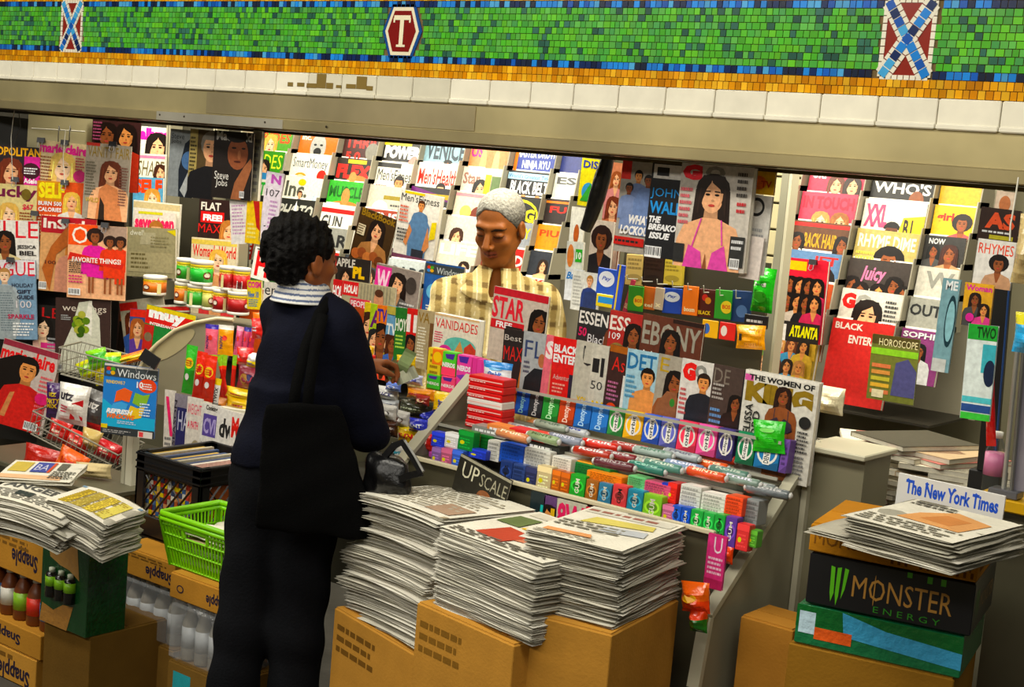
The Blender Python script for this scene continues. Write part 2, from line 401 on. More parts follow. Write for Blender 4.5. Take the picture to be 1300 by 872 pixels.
# slatted side walls of the stand and the cream slatwall panel beside the upright
sx = onY(1000, 300, 4.98).x; sx1 = onY(1030, 300, 4.98).x
b = MB(); z = .9
while z < 2.5: b.box(sx - .12, sx1 + .02, 4.98, 5.02, z + .006, z + .098, 'b9b191', bev=.003); z += .1
b.box(sx - .12, sx1 + .02, 5.0, 5.03, .9, 2.5, '4a4430')
tag(b.build('slatwall_panel', 'painted_metal'), 'cream slotted wall panel beside the upright steel post', 'wall panel')
p = onY(992, 300, 4.2); b = MB()
b.box(p.x - .022, p.x + .006, 4.2, 4.25, .9, 2.38, '8f8c78', bev=.004); b.box(p.x + .006, p.x + .016, 4.2, 4.25, .9, 2.38, 'c6c0a6')
tag(b.build('steel_post', 'painted_metal'), 'upright grey steel post between the card display and the right rack', 'post')
# fluorescent fixtures over the racks (they carry the area lights above)
for (yy, zz, lb) in ((3.72, 2.4, 'white fluorescent batten behind the steel lintel'), (4.25, 2.46, 'white fluorescent batten over the long back rack')):
    t = thing('fluorescent_fixture', lb, 'light', Vector((-3.5, yy, zz)))
    b = MB(); b.box(-2.7, 2.7, -.05, .05, .0, .035, 'd8d8d0', bev=.004); b.build('housing', 'painted_metal', t)
# the counter body that runs under the magazines
b = MB(); b.box(-6.5, -4.45, 3.66, 4.0, 0, .53, '4c4838', bev=.003); tag(b.build('low_counter', 'painted_metal'), 'dark low counter under the black board at the left end', 'counter')
b = MB(); b.box(-2.6, .4, 3.64, 4.12, 0, .86, '77735f'); b.build('window_counter', 'painted_metal'); tag(bpy.data.objects['window_counter'], 'grey metal counter running under the window of the stand', 'counter')
# =============== magazine racks ===============
def TT(t, c, y0=.8, y1=.96, x0=.04, x1=.96, b=.03, sl=0): return ('t', t, x0, y0, x1, y1, c, b, sl)
def G(x0, y0, x1, y1, n, c='222'): return ('g', x0, y0, x1, y1, n, c)
def P(cx, cy, s, sk='w', hair='2a1c14', top=None, st='l', bow=None): return ('p', cx, cy, s, sk, hair, top, st, bow)
def Rr(x0, y0, x1, y1, c): return ('r', x0, y0, x1, y1, c)
def El(cx, cy, rx, ry, c): return ('e', cx, cy, rx, ry, c)
NUM = ['one', 'two', 'three', 'four', 'five', 'six', 'seven', 'eight', 'nine', 'ten']
def filler(k):
    R = random.Random(k * 13 + 5)
    bg = R.choice(['d8d0bc', '7a1c18', '1c2a48', 'e0d6c0', '2a2622', 'b8341c', '4c6a30', 'c89a2c', '8aa4b8', '5a2c5c'])
    tc = R.choice(['c42018', 'f2e6c0', 'f0c020', 'ffffff']) if bg not in ('d8d0bc', 'e0d6c0') else R.choice(['c42018', '1a1a1a', '1c4c8c'])
    return bg, [TT(R.choice(['NOW', 'STYLE', 'HOME', 'AUTO', 'GOLF', 'FOOD', 'ARTS', 'LIFE']), tc), P(R.uniform(.35, .65), .6, .25, R.choice('wbtp'), R.choice(['2a1c14', '6a4420', '181010']), R.choice(['222', '933', '357', 'ddd'])), G(.05, .1, .35, .6, 8, tc)]
def C_(bg, desc, *ops): return (bg, list(ops), desc)
RACK = [  # xl, xr, y of row-1 top, entries from row 0 down
 (325, 378, 190, [
  C_('5c9a34', 'green cover with blonde head and orange title', TT('BRIDES', 'e0581c'), P(.45, .76, .26, 'p', 'd8a850', 'eee')),
  C_('3f8a28', 'green cover with yellow title and dark-haired bride', TT('BRIDES', 'd8e44c', .74, .95, b=.0), P(.5, .72, .24, 'w', '1c120c', None), Rr(0, .62, .4, .68, 'e08aa8')),
  C_('f0ece0', 'white cover with green title', Rr(0, .9, 1, 1, '3a8ac0'), TT('MINUTES', '2fae3c', .66, .86), P(.3, .62, .2, 'w', 'a04c20', 'd66')),
  C_('22241f', 'black cover with white numerals', TT('69', 'eee', .7, .92, .05, .5), P(.8, .72, .26, 'w', '3a2818', 'ddd'), G(.05, .55, .5, .68, 2, 'ddd')),
  C_('e8e6dc', 'white cover with blue band', Rr(0, .84, 1, .95, '2450a0'), P(.6, .66, .22)),
  C_('c03020', 'red cover with small white title', TT('STYLE', 'fff'), P(.5, .6, .22)),
  C_('e8d8b0', 'cream cover with brown title', TT('HOME', '6a3a1c')), C_('2c4a6c', 'blue cover with white title', TT('NEWS', 'fff'))]),
 (381, 434, 195, [
  C_('d8702c', 'orange cover with a grey bearded face', ('e', .5, .78, .2, .2, 'a8a8a4'), El(.5, .72, .1, .06, '2a2a2a'), El(.42, .82, .04, .015, '222'), El(.58, .82, .04, .015, '222'), TT('inc.', 'f0e8d0', .88, .96, .05, .3)),
  C_('ece6d4', 'cream cover with dark serif title and coin', ('t', 'SmartMoney', .05, .76, .95, .95, '3c4a5c', .0), El(.3, .66, .16, .07, 'b8902c'), El(.3, .66, .1, .04, 'e8dcb0'), El(.84, .7, .12, .09, 'b02c20')),
  C_('e6e2d2', 'pale cover with grey title and tiny figure', TT('Inc.', '55584c', .7, .93, .04, .62), El(.45, .92, .1, .05, 'd8c020'), P(.45, .74, .1, 'w', '421', '679', 's'), Rr(.78, .55, .92, .75, 'b8c8d8')),
  C_('2a2b26', 'black cover with chrome lettering', TT('PHOTO', 'c8c8bc', .72, .92, sl=.4), G(.05, .58, .9, .68, 2, 'aaa'), ('poly', [(.45, .8), (.52, .98), (.56, .8)], 'fff')),
  C_('e8e2d0', 'white cover with yellow corner', Rr(.7, .7, 1, 1, 'e0b840'), G(.1, .6, .6, .85, 4, '888')),
  C_('c8c2b0', 'grey cover with red title', TT('TIME', 'c02018')), C_('386038', 'dark green cover with white title', TT('GOLF', 'eee')), C_('b04c1c', 'rust cover with yellow title', TT('FOOD', 'f0d040'))]),
 (438, 486, 200, [
  C_('3a1c18', 'dark maroon cover with red title', TT('THRIL', 'c82c20', .8, .97), TT('5.0', 'c82c20', .6, .74, .1, .5), El(.8, .75, .18, .14, '777468')),
  C_('241c14', 'black cover with red block title and bodybuilder', TT('FLEX', 'd8261c', .68, .9, b=.06), El(.65, .58, .35, .16, 'c07840'), El(.5, .7, .1, .09, 'c88850'), Rr(.3, .92, .8, .98, 'e0b820')),
  C_('3c9a34', 'bright green cover with bare-chested man', TT('MUSCLE', '1c5a20', .74, .92), El(.5, .56, .5, .13, 'c07840'), El(.5, .76, .11, .13, 'c88850')),
  C_('e8e4da', 'white cover with red stripe', Rr(0, .86, 1, .93, 'c01c18'), TT('GUN', '444', .62, .82, .05, .6)),
  C_('8c8c84', 'grey cover with black title', TT('CAR', '222', .7, .9), G(.1, .5, .9, .66, 3, 'eee')),
  C_('b02a24', 'red cover with dark spine', TT('TEST', '3a1010')), C_('dedad0', 'white cover with pale blue head', TT('WOOD', '3a6a9c')), C_('444a58', 'slate cover with white title', TT('TECH', 'ddd'))]),
 (488, 539, 205, [
  C_('1c1a18', 'black cover with white POWER title', Rr(0, .9, .7, .97, 'd8c020'), TT('POWER', 'f4f0e4', .7, .9, b=.07), El(.82, .6, .14, .16, 'd88880')),
  C_('d8d4c4', 'pale cover with man in dark shirt', Rr(0, .92, .6, .99, '1a1a1a'), ("t", "Men'sFitness", .04, .72, .96, .9, '1c1c1c', .0), P(.62, .68, .22, 't', '1a1410', '445', 's'), G(.05, .5, .35, .66, 4, 'b86060')),
  C_('c0baa8', 'grey cover with striped shirt', Rr(.4, .8, 1, .86, '8c7c2c'), El(.35, .66, .2, .12, 'e8e8e0'), G(.6, .5, .95, .75, 4, '555')),
  C_('8c3c2c', 'brown-red cover with a white title', TT('MENS', 'eee'), P(.5, .55, .25)), C_('dcd8cc', 'cream cover with navy title', TT('SKI', '1c2c5c')),
  C_('3a4048', 'dark grey cover with two heads', P(.35, .7, .22, 'b'), P(.7, .7, .22)), C_('d0a030', 'gold cover with black title', TT('SURF', '111')), C_('e4e0d4', 'white cover with green title', TT('YOGA', '2a8a4a'))]),
 (541, 595, 206, [
  C_('8aa8b4', 'blue-grey cover with dark figures', TT('VENICE', '2c3c48', .7, .99), P(.6, .6, .18, 'b', '111', 'a62')),
  C_('e4dcd0', 'white cover with red MensHealth title', ("t", "Men'sHealth", .04, .68, .97, .92, 'c82818', .02), P(.62, .6, .2, 'w', '1a1410', '567', 's')),
  C_('2c2a2c', 'black cover with purple band and white letters', ('poly', [(0, 1), (1, .86), (1, .8), (0, .9)], '5c1c60'), Rr(.35, .84, 1, .91, 'a89020'), TT('Men', 'e8e4dc', .58, .8, .35, .95)),
  C_('2a1c18', 'dark cover with brick-red title', TT('ique', 'a83420', .7, .9, .1, .96, b=.05), G(.1, .5, .8, .64, 2, 'a43')),
  C_('e4e6e4', 'white cover with blue band and dark photo', Rr(.2, .82, 1, .93, '2c88b8'), Rr(0, .6, 1, .78, '4a2438')),
  C_('b4bcbc', 'silver cover with black title', TT('CARS', '333b40', .7, .9)), C_('303438', 'charcoal cover with white title', TT('PC', 'ddd')), C_('c04830', 'orange-red cover with white title', TT('MAC', 'fff'))]),
 (598, 651, 212, [
  C_('c88a5c', 'beach cover with bare torsos and pink title', TT('US', 'e02c80', .78, .96, .03, .32), *[El(.35 + .16 * k, .68, .08, .24, ['e0a070', 'c88050', 'e8b080', 'd08858'][k]) for k in range(4)]),
  C_('d8c8b8', 'pale cover with black-haired woman', TT('Star', '8c6a60', .74, .92, .03, .45), P(.48, .66, .26, 'w', '14100e', '833'), Rr(.58, .6, .72, .9, 'd8c020'), Rr(.74, .55, .98, .88, '5c7048')),
  C_('dccab8', 'beige cover with pink strip', Rr(0, .93, 1, .98, 'd88890'), El(.6, .6, .2, .2, '6a3020'), El(.3, .7, .14, .1, 'e8dc70')),
  C_('c8c4b8', 'grey cover with round dark head', P(.3, .68, .24, 'w', '3a2418', 'aaa')), C_('d4ccb8', 'tan cover with white lettering', TT('LIFE', 'fff'), P(.7, .6, .2)),
  C_('e8e6de', 'white cover with a bold black letter', TT('D', '1a1a1a', .6, .85, .3, .6)), C_('a03028', 'crimson cover with white title', TT('ROCK', 'fff')), C_('6c7c3c', 'olive cover with yellow title', TT('FISH', 'ee8'))]),
 (655, 710, 216, [
  C_('2c3c84', 'navy cover with white block title', TT('MASTER DROW', 'e8e8e0', .82, .96), TT('NINJA RYU', 'e8e8e0', .62, .78, .2, .85), Rr(0, .6, .08, 1, 'd07828')),
  C_('1c1a1c', 'black belt cover with pale blue band', Rr(0, .87, 1, .97, 'a4c8dc'), ("t", "World's Greatest Title", .02, .89, .98, .95, '1c4c8c', .0), TT('BLACK BELT', 'eee', .66, .85, .1, .98, b=.03), El(.45, .58, .08, .07, 'c88858'), El(.78, .58, .08, .07, 'c88858')),
  C_('1c1c18', 'black cover with yellow oval title', El(.5, .72, .46, .24, 'e0d020'), El(.5, .72, .42, .2, '1c1c18'), TT('RING', 'e0d020', .62, .82, .12, .88, b=.05)),
  C_('8c9098', 'grey cover with yellow title and dark-haired woman', TT('BEAUTY', 'd0c028', .76, .92, .2, .95), P(.5, .62, .3, 'w', '1a120e', 'b66')),
  C_('b02420', 'red cover with woman in red', TT('WIRED', 'f4ece0', .74, .9), P(.6, .5, .3, 'w', '2a1410', 'd42')), C_('2c3230', 'dark cover with long-haired figure', P(.6, .66, .3, 'w', '1a120e', '333')),
  C_('e4e2d8', 'white cover with thin orange title', TT('CHIC', 'd07030')), C_('506c84', 'steel blue cover with white title', TT('SAIL', 'fff'))]),
 (714, 745, 220, [
  C_('2c3468', 'narrow navy cover with pale letters', TT('DIS', 'c8d0e0', .76, .96, .05, .95)), C_('c8ccc4', 'narrow silver cover with grey letters', TT('ES', '555', .7, .9, .1, .9)),
  C_('2c2220', 'narrow dark cover with red title', Rr(0, .88, 1, .94, 'd07828'), TT('FU', 'c02c20', .62, .8, .2, .9)), C_('c88c28', 'narrow gold cover with orange title', TT('PIU', 'd04818', .68, .86, .1, .9)),
  C_('30343c', 'narrow black cover with grey figure', P(.6, .6, .3)), C_('d8d4c8', 'narrow white cover with red title', TT('OK', 'c22')), C_('5c7858', 'narrow green cover', TT('GO', 'fff')), C_('a8542c', 'narrow brown cover', TT('TV', 'fff'))]),
]
RIGHT = [
 (1027, 1099, 243, [
  C_('c83450', 'pink cover with row of small portraits', TT('ok!', 'fff', .8, .95, .05, .3), P(.5, .72, .22, 'w', '5a3020', 'c55'), P(.8, .72, .22, 'w', '2a1810', '733')),
  C_('d04058', 'rosy cover with red title and blonde heads', TT('IN TOUCH', 'd8203c', .78, .95, b=.05), P(.4, .6, .24, 'p', 'b88850', 'eee'), P(.75, .6, .24, 'w', '8a5a30', 'dcc')),
  C_('5a3c28', 'brown cover with gold capitals between portraits', Rr(0, .93, 1, .98, 'b02420'), TT('BACK HAIR', 'b8942c', .66, .85, .22, .82), P(.1, .72, .2, 'b', '1a1210', '28a'), P(.92, .72, .2, 'b', '1a1210', '28a')),
  C_('5c7ca0', 'blue cover with dark curly head', TT('JET', 'd02c28', .8, .95, .5, .95), P(.7, .62, .28, 'b', '120c0a', '36c', 'a')),
  C_('a84c20', 'rust cover with brown figures', P(.6, .66, .3, 'b', '120c0a', '7c2a14')), 
  C_('c8b058', 'yellow-green cover crowded with smiling heads', TT('TU PROGRAMA', 'c02c28', .64, .74, .3, .72), *[P(.12 + .22 * (k % 4), .82 - .28 * (k // 4), .15, 'wpto'[k % 4], ['5a3420', '2a1c14', 'b88850'][k % 3], ['6a8c3c', 'c44', '48a', 'ca4'][k % 4]) for k in range(12)])]),
 (1107, 1188, 252, [
  C_('1c1a18', 'black cover with bold white capitals', TT("WHO'S", 'e4e0d8', .72, .86), Rr(.3, .88, .95, .97, 'b82420'), El(.75, .65, .12, .12, '7a4a2c')),
  C_('e4dcc8', 'white cover with pink title and man in yellow', TT('XXL', 'e04c70', .66, .94, .03, .4, b=.06), P(.5, .6, .24, 'd', '120c0a', '222', 's'), ('poly', [(.58, .5), (.66, .8), (1, .84), (1, .5)], 'd8b820'), TT('B.I.', '1c1a14', .56, .78, .68, .86)),
  C_('b4a468', 'khaki cover with pale title and dark head', TT('RHYME DIME', 'e8e2c8', .78, .94, b=.03), P(.58, .62, .28, 'b', '120c0a', '222', 'a'), G(.04, .5, .35, .74, 4, 'e8d860')),
  C_('3c3430', 'dark cover with pink script and five faces', TT('Juicy', 'd07ca0', .7, .92, .2, .62, sl=.3), *[P([.1, .25, .55, .78, .95][k], [.66, .6, .6, .7, .6][k], .2, 'bbobb'[k], '140e0c', ['888', '999', 'b52', '111', '333'][k]) for k in range(5)]),
  C_('d8d4c8', 'white cover with red G and dark head', TT('G', 'c8201c', .76, .95, .02, .24, b=.07), ('t', 'Q', .24, .74, .5, .95, '9c9c94', .07), P(.46, .68, .34, 'w', '1a120e', 'caa'), G(.72, .6, .95, .92, 6, '444')),
  C_('b8302c', 'red cover behind the small astrology cover', TT('BLACK', 'e8dcd0', .88, .96, .05, .5), TT('ENTERPRISE', 'e8dcd0', .72, .82, .3, .96), *[El(.78 + .08 * (k % 3), .4 - .08 * (k // 3), .035, .03, 'c87838') for k in range(9)])]),
 (1194, 1247, 260, [
  C_('c8a028', 'amber cover with small red title', TT('soap', 'c42', .8, .95)), C_('e0b428', 'yellow cover with red title and curly-haired girl', TT('girl', 'd83020', .66, .86, .08, .5, b=.04), P(.72, .66, .28, 'b', '1a100c', 'a55', 'a')),
  C_('2c2a28', 'black cover with two seated women', TT('NOW', 'ccc', .84, .95, .1, .5), P(.25, .7, .22, 'b', '111', '444'), P(.65, .66, .3, 'b', '3a1c14', 'a86')),
  C_('c4c0b4', 'grey cover with large pale W', TT('W', '8c8c84', .6, .92, .2, .9)), C_('9c9c92', 'silver cover with black capitals', TT('OUT', '2a2c2c', .66, .88, .02, .8)),
  C_('7c3c6c', 'purple cover with small woman', P(.5, .6, .24, 'b', '111', 'ccc'), TT('SOPHIS', 'ddd', .84, .95))]),
]
def rack(cols, Y0, nrow, lab, grp, pitch, tilt=10, rackname='magazine_rack', racklabel='', last_full=False):
    first = None; lo = 9; items = []
    ti = math.radians(tilt); up = Vector((0, math.sin(ti), math.cos(ti)))
    xs = []
    for ci, (xl, xr, y1, ent) in enumerate(cols):
        a = onY(xl, y1, Y0); e = onY(xr, y1 + (xr - xl) * .09, Y0); xs.append((a.x, e.x))
        for r in range(nrow):
            bg, ops, desc = ent[r] if r < len(ent) else (*filler(ci * 10 + r), 'plain cover')
            yy = Y0 - r * .041; zt = (a.z + e.z) / 2 - (r - 1) * pitch
            wd = min(e.x - a.x, .262) * .97; h = wd * 1.27
            j = rnd.uniform(-.004, .004); rl = rnd.uniform(-.012, .012)
            top = Vector((a.x + j, yy, zt)); org = top - up * h
            M = frame(org, (math.cos(rl), 0, math.sin(rl)), up)
            lb = lab(ci, r, desc)
            magazine('magazine', M, wd, h, bg, ops, lb, group=grp, th=.02, pages='f0ead8')
            items.append((org, wd, h, top))
            lo = min(lo, org.z)
    # the rack: back board, dividers, white lips and ledges
    cx = xs[0][0]; t = thing('magazine_rack', racklabel, 'rack', Vector((cx, Y0, lo - .03)))
    inv = Vector((cx, Y0, lo - .03)); hz = items[0][3].z - lo + .1
    def L(b, n, m): o = b.build(n, m, t); o.location = -inv; return o
    b = MB(); b.box(xs[0][0] - .03, xs[-1][1] + .03, Y0 + .09, Y0 + .1, lo - .03, lo + hz + .04, 'a8a28c'); L(b, 'back_board', 'painted_metal')
    for ci in range(len(cols) + 1):
        x = xs[0][0] - .012 if ci == 0 else (xs[-1][1] + .01 if ci == len(cols) else (xs[ci - 1][1] + xs[ci][0]) / 2)
        b = MB(); n_ = 10
        for k in range(nrow):
            y_ = Y0 - k * .041; z_ = items[0][3].z - k * pitch if ci == 0 else items[(min(ci, len(cols)) - 1) * nrow][3].z - k * pitch
            b.add([(x - .002, y_ - .03, z_ + .02), (x + .002, y_ - .03, z_ + .02), (x + .002, y_ + .07, z_ + .02), (x - .002, y_ + .07, z_ + .02),
                   (x - .002, y_ - .055, z_ - pitch), (x + .002, y_ - .055, z_ - pitch), (x + .002, y_ + .07, z_ - pitch), (x - .002, y_ + .07, z_ - pitch)],
                  [(0, 1, 2, 3), (7, 6, 5, 4), (0, 4, 5, 1), (1, 5, 6, 2), (3, 7, 4, 0), (2, 6, 7, 3)], ['8c8674', '9c9682', '7a7462'][k % 3])
        L(b, 'divider', 'painted_metal')
    for (org, wd, h, top) in items:
        b = MB(); Mx = frame(top, (1, 0, 0), up)
        b.box(0, wd, .021, .026, -.03, .0085, 'f4f0e2', M=Mx); L(b, 'pocket_lip', 'plastic')
    b = MB()
    for (x0, x1) in xs:
        yb = Y0 - (nrow - 1) * .041 - .06; b.box(x0 - .01, x1 + .01, yb, Y0 + .09, lo - .028, lo - .02, '2c2820')
    L(b, 'bottom_ledge', 'painted_metal')
    return xs
rack(RACK, 4.86, 8, lambda c, r, d: f'{d}, row {NUM[r]} of column {NUM[c]} in back rack' if d.startswith(('x',)) else f'magazine, {d}, row {NUM[r]}, column {NUM[c]}, back rack', 'magazines in the long back rack', .105, racklabel='long tiered grey rack of magazines behind the man')
rack(RIGHT, 4.86, 6, lambda c, r, d: f"magazine, {d}, row {NUM[r]}, {['left', 'middle', 'right'][c]} column, right rack", 'magazines in the right rack', .104, racklabel='tiered grey rack of magazines right of the steel post')
# =============== magazines hung, clipped and stood around the window ===============
class PL:
    """a vertical display plane: through the point seen at (px,py) at world depth Y, turned by yaw degrees"""
    def __init__(s, px, py, Y, yaw=0, tilt=0):
        s.p = onY(px, py, Y); a = math.radians(yaw); t = math.radians(tilt)
        s.n = Vector((math.sin(a) * math.cos(t), -math.cos(a) * math.cos(t), math.sin(t)))
        s.x = Vector((math.cos(a), math.sin(a), 0))
    def at(s, px, py, off=0): return onpl(px, py, s.p + s.n * off, s.n)
def place(pl, tl, tr, bl, off=0):
    A = pl.at(*tl, off); B = pl.at(*tr, off); D = pl.at(*bl, off)
    w_ = (B - A).length; h_ = (A - D).length
    M = frame(D, B - A, A - D); return M, w_, h_
def MG(pl, tl, tr, bl, bg, ops, label, off=0, group=None, th=.006, name='magazine', cat='magazine', pages='eee8d8', **k):
    M, w_, h_ = place(pl, tl, tr, bl, off)
    return magazine(name, M, w_, h_, bg, ops, label, cat, group, th=th, pages=pages, **k)
def clipper(pl, px, py, off, label, s=.02, rot=0):
    """black binder clip: folded body and two wire handles"""
    p = pl.at(px, py, off); t = thing('binder_clip', label, 'clip', Matrix.Translation(p) @ Matrix.Rotation(math.atan2(pl.x.y, pl.x.x), 4, 'Z') @ Matrix.Rotation(rot, 4, 'Y'))
    b = MB(); b.add([(-s, -.006, -s * .6), (s, -.006, -s * .6), (s, -.002, s * .7), (-s, -.002, s * .7), (-s, .012, -s * .6), (s, .012, -s * .6), (s, .004, s * .7), (-s, .004, s * .7)],
       [(0, 1, 2, 3), (7, 6, 5, 4), (3, 2, 6, 7), (0, 3, 7, 4), (1, 5, 6, 2)], '16161a'); b.build('clip_body', 'plastic', t)
    b = MB(); b.tube([(-s * .5, -.007, -s * .5), (-s * .6, -.012, -s * 1.6), (0, -.013, -s * 2), (s * .6, -.012, -s * 1.6), (s * .5, -.007, -s * .5)], .0011, '888890', 6)
    b.build('handle', 'painted_metal', t); return t
def hook_line(pl, pts, off, label, col='c8c4b8', r=.0018, name='string', cat='string'):
    ps = [pl.at(x, y, off) for x, y in pts]; b = MB(); o0 = ps[0]; b.tube([p - o0 for p in ps], r, col, 6)
    o = b.build(name, 'plastic'); o.location = o0; return tag(o, label, cat)
# ---- left end: covers clipped one below another, turned toward the passer-by
LP = PL(60, 300, 3.62, 33)
b = MB(); A = LP.at(-30, 150, -.07); B2 = LP.at(166, 170, -.07)
b.box(0, (B2 - A).length, 0, .02, -1.35, .02, '14120f'); o = b.build('display_board', 'painted_metal'); o.matrix_world = frame(A, (B2 - A) * 1.0, (0, 0, 1)); tag(o, 'black board behind the covers clipped at the left end', 'board')
a0 = LP.at(36, 152, -.04); a1 = LP.at(118, 160, -.04)
b = MB(); b.box(0, (a1 - a0).length, 0, .02, -.13, .03, 'b0a888'); o = b.build('wall_panel', 'painted_metal'); o.matrix_world = frame(a0, a1 - a0); tag(o, 'cream metal panel above the blonde woman cover at the left', 'panel')
t = thing('wire_hanger_rail', 'wire rail with hooks above the covers at the left end', 'rail', LP.at(40, 165, .0))
b = MB(); o0 = LP.at(40, 165, 0); b.tube([LP.at(40, 163, 0) - o0, LP.at(108, 167, 0) - o0], .003, 'bdb8a6', 6); b.build('rail', 'painted_metal', t)
for px in (76, 90):
    b = MB(); b.tube([LP.at(px, 165, 0) - o0, LP.at(px - 1, 160, .03) - o0, LP.at(px - 2, 172, .04) - o0, LP.at(px - 2, 180, .03) - o0], .002, '3a3834', 6); b.build('hook', 'painted_metal', t)
g = 'covers clipped on the left display'
MG(LP, (-14, 183), (54, 188), (-18, 262), '2c2024', [TT('COSMOPOLITAN', 'e8b020', .84, .98, -.3, 1.), P(.45, .58, .36, 'w', '6a2c14', '1a1614'), Rr(.7, .0, 1, .85, 'c8288c'), El(.83, .62, .17, .13, '3a1020'), G(.7, .56, .95, .68, 3, 'eee'), G(.55, .25, .97, .4, 3, 'eee'), TT('Adele', 'fff', .42, .5, .7, .95)], 'magazine with auburn-haired woman on magenta, top left corner of the left display', 0, g)
MG(LP, (-12, 232), (50, 236), (-14, 312), 'd8c890', [TT('Lucky', '6a1840', .74, .98, -.1, .97, b=.03), P(.4, .52, .3, 'p', 'd8b060', 'eee'), TT('$67', 'c02848', .6, .7, .68, .9), G(.62, .3, .96, .58, 6, '8c5030'), El(.75, .85, .1, .09, '6c5c20')], 'cream magazine with plum title and blonde head, second down at the far left', .016, g)
MG(LP, (-8, 279), (53, 281), (-11, 352), 'eae4dc', [('t', 'ELLE', .0, .7, .99, .99, 'c82030', .0), P(.3, .62, .32, 'b', '160e0c', 'd8c89c'), TT('JESSICA', '2a2422', .5, .58, .55, .95), TT('BIEL', '2a2422', .4, .48, .6, .95), G(.6, .1, .95, .34, 5, '444')], 'white magazine with thin red title and dark curly hair, third down at the left', .032, g)
MG(LP, (-8, 330), (53, 331), (-13, 430), '7c98b0', [Rr(0, .82, 1, 1, 'e8e0e4'), ('t', 'VOGUE', -.2, .8, .98, .98, 'c81c3c', .0), P(.35, .8, .17, 'p', 'b88c58', 'a8b4bc', 's'), ('poly', [(.2, .0), (.12, .5), (.25, .68), (.5, .68), (.62, .5), (.66, .25), (.55, .0)], '9aa4a8'), G(.25, .1, .55, .6, 16, '6c7c84'), ('t', 'HOLIDAY', .5, .66, .95, .71, '2c2c40', .01), TT('GIFT', '2c2c40', .58, .63, .6, .9), TT('GUIDE', '2c2c40', .51, .56, .6, .95), TT('100', 'e0d8dc', .4, .49, .58, .9, b=0), TT('SPARKLE', 'a8244c', .26, .32, .4, .95), G(.5, .04, .95, .22, 5, 'eee')], 'pale blue magazine with woman in silver gown, fourth down at the left', .048, g)
MG(LP, (42, 386), (76, 389), (40, 484), '1e1a18', [TT('LE', 'b01c20', .84, .97, .3, .97, b=0), P(.35, .7, .24, 'p', '140e0c', 'e0b8a8'), Rr(.3, .45, .9, .52, 'c83880'), G(.55, .1, .92, .6, 10, 'aaa')], 'dark magazine with pale woman, half hidden behind the red jacket cover', .02, g)
MG(LP, (-1, 427), (70, 448), (-18, 532), 'c8b8b0', [('t', 'marie claire', .0, .76, .96, .93, 'd02024', .04), Rr(0, .93, 1, 1, '8a3040'), ('poly', [(0, .0), (0, .75), (.3, .86), (.55, .86), (.5, .4), (.3, .1)], '17100e'), P(.52, .7, .28, 'o', '17100e', 'b42420', 's'), ('poly', [(.15, .0), (.22, .3), (.42, .48), (.64, .46), (.8, .3), (.82, .0)], 'c22a24'), ('poly', [(.2, .1), (.3, .4), (.38, .42), (.3, .1)], 'c88858'), G(.76, .2, .98, .7, 10, 'd86a70'), El(.86, .42, .12, .07, 'c8286c'), ('bar', .66, .02, .9, .12)], 'tilted magazine with woman in a red leather jacket, lowest at the left', .085, g)
MG(LP, (50, 177), (112, 184), (45, 262), 'dcc8a0', [('t', 'marie claire', .01, .82, .99, .97, 'd02488', .05), P(.5, .62, .36, 'p', 'e0c070', 'd8c8a0'), G(.03, .3, .3, .78, 10, '8a5c40'), El(.86, .52, .13, .09, 'b82c70'), G(.76, .6, .96, .8, 5, 'b45')], 'cream magazine with blonde woman and pink lower-case title, upper left', .0, g)
MG(LP, (49, 229), (112, 233), (46, 306), 'cc5420', [Rr(0, .66, .5, 1, 'c88c1c'), TT('SELF', 'ecdc20', .72, .98, .03, .55, b=.05), P(.7, .68, .26, 'w', 'e0b858', 'e0dcd4'), TT('BURN 500', 'eee', .6, .67, .03, .5), TT('CALORIES', 'eee', .5, .57, .03, .5), G(.03, .1, .5, .46, 7, 'f4e0c0'), El(.38, .35, .08, .06, 'e8d030')], 'orange magazine with yellow title and fair woman, under the blonde cover', .016, g)
MG(LP, (51, 273), (121, 279), (49, 368), 'cfa070', [Rr(0, .78, 1, 1, 'a01828'), TT('InStyle', 'eee4d8', .8, .97, .04, .97), P(.68, .7, .28, 'w', 'b87838', 'c89078'), ('poly', [(.2, .0), (.3, .5), (.7, .75), (.5, .9), (.2, .6), (.05, .3)], 'a8602c'), G(.5, .02, .95, .4, 14, 'd8a488'), TT('100', '5a3020', .36, .41, .1, .3), ('bar', .0, .02, .14, .12)], 'magazine with long-haired woman under a crimson band, left of the pink gowns', .034, g)
MG(LP, (91, 284), (165, 289), (85, 377), 'ecb890', [Rr(0, .72, .5, 1, 'e0581c'), ('t', 'O', .06, .74, .34, .97, 'f4ece0', .0), Rr(.5, .8, 1, 1, 'a89080'), P(.46, .84, .17, 'b', '2a1610', 'cc2494', 'a'), ('poly', [(.34, .72), (.58, .72), (.62, .45), (.78, .38), (.7, .28), (.34, .3), (.26, .5)], 'cc2494'),
   P(.72, .78, .13, 'b', '2a1610', 'd0401c', 'a'), P(.9, .78, .13, 'b', '2a1610', 'd0401c', 'a'), ('poly', [(.63, .68), (.8, .68), (.84, .3), (.62, .3)], 'd0401c'), ('poly', [(.82, .68), (.99, .68), (.99, .22), (.82, .22)], 'd0401c'),
   ('poly', [(0, .5), (.04, .62), (.98, .5), (.94, .42), (.04, .53)], 'c02c1c'), ('t', 'FAVORITE THINGS!', .08, .49, .92, .56, 'f0e8e0', .03), *[Rr(x, .08, x + .035, .3, '8a5230') for x in (.37, .43, .64, .73, .86, .93)], G(.03, .34, .3, .5, 6, '333'), G(.03, .2, .3, .32, 3, 'c03a70'), ('bar', .03, .04, .24, .13)], 'magazine with women in magenta and orange gowns and a large round letter', .06, g)
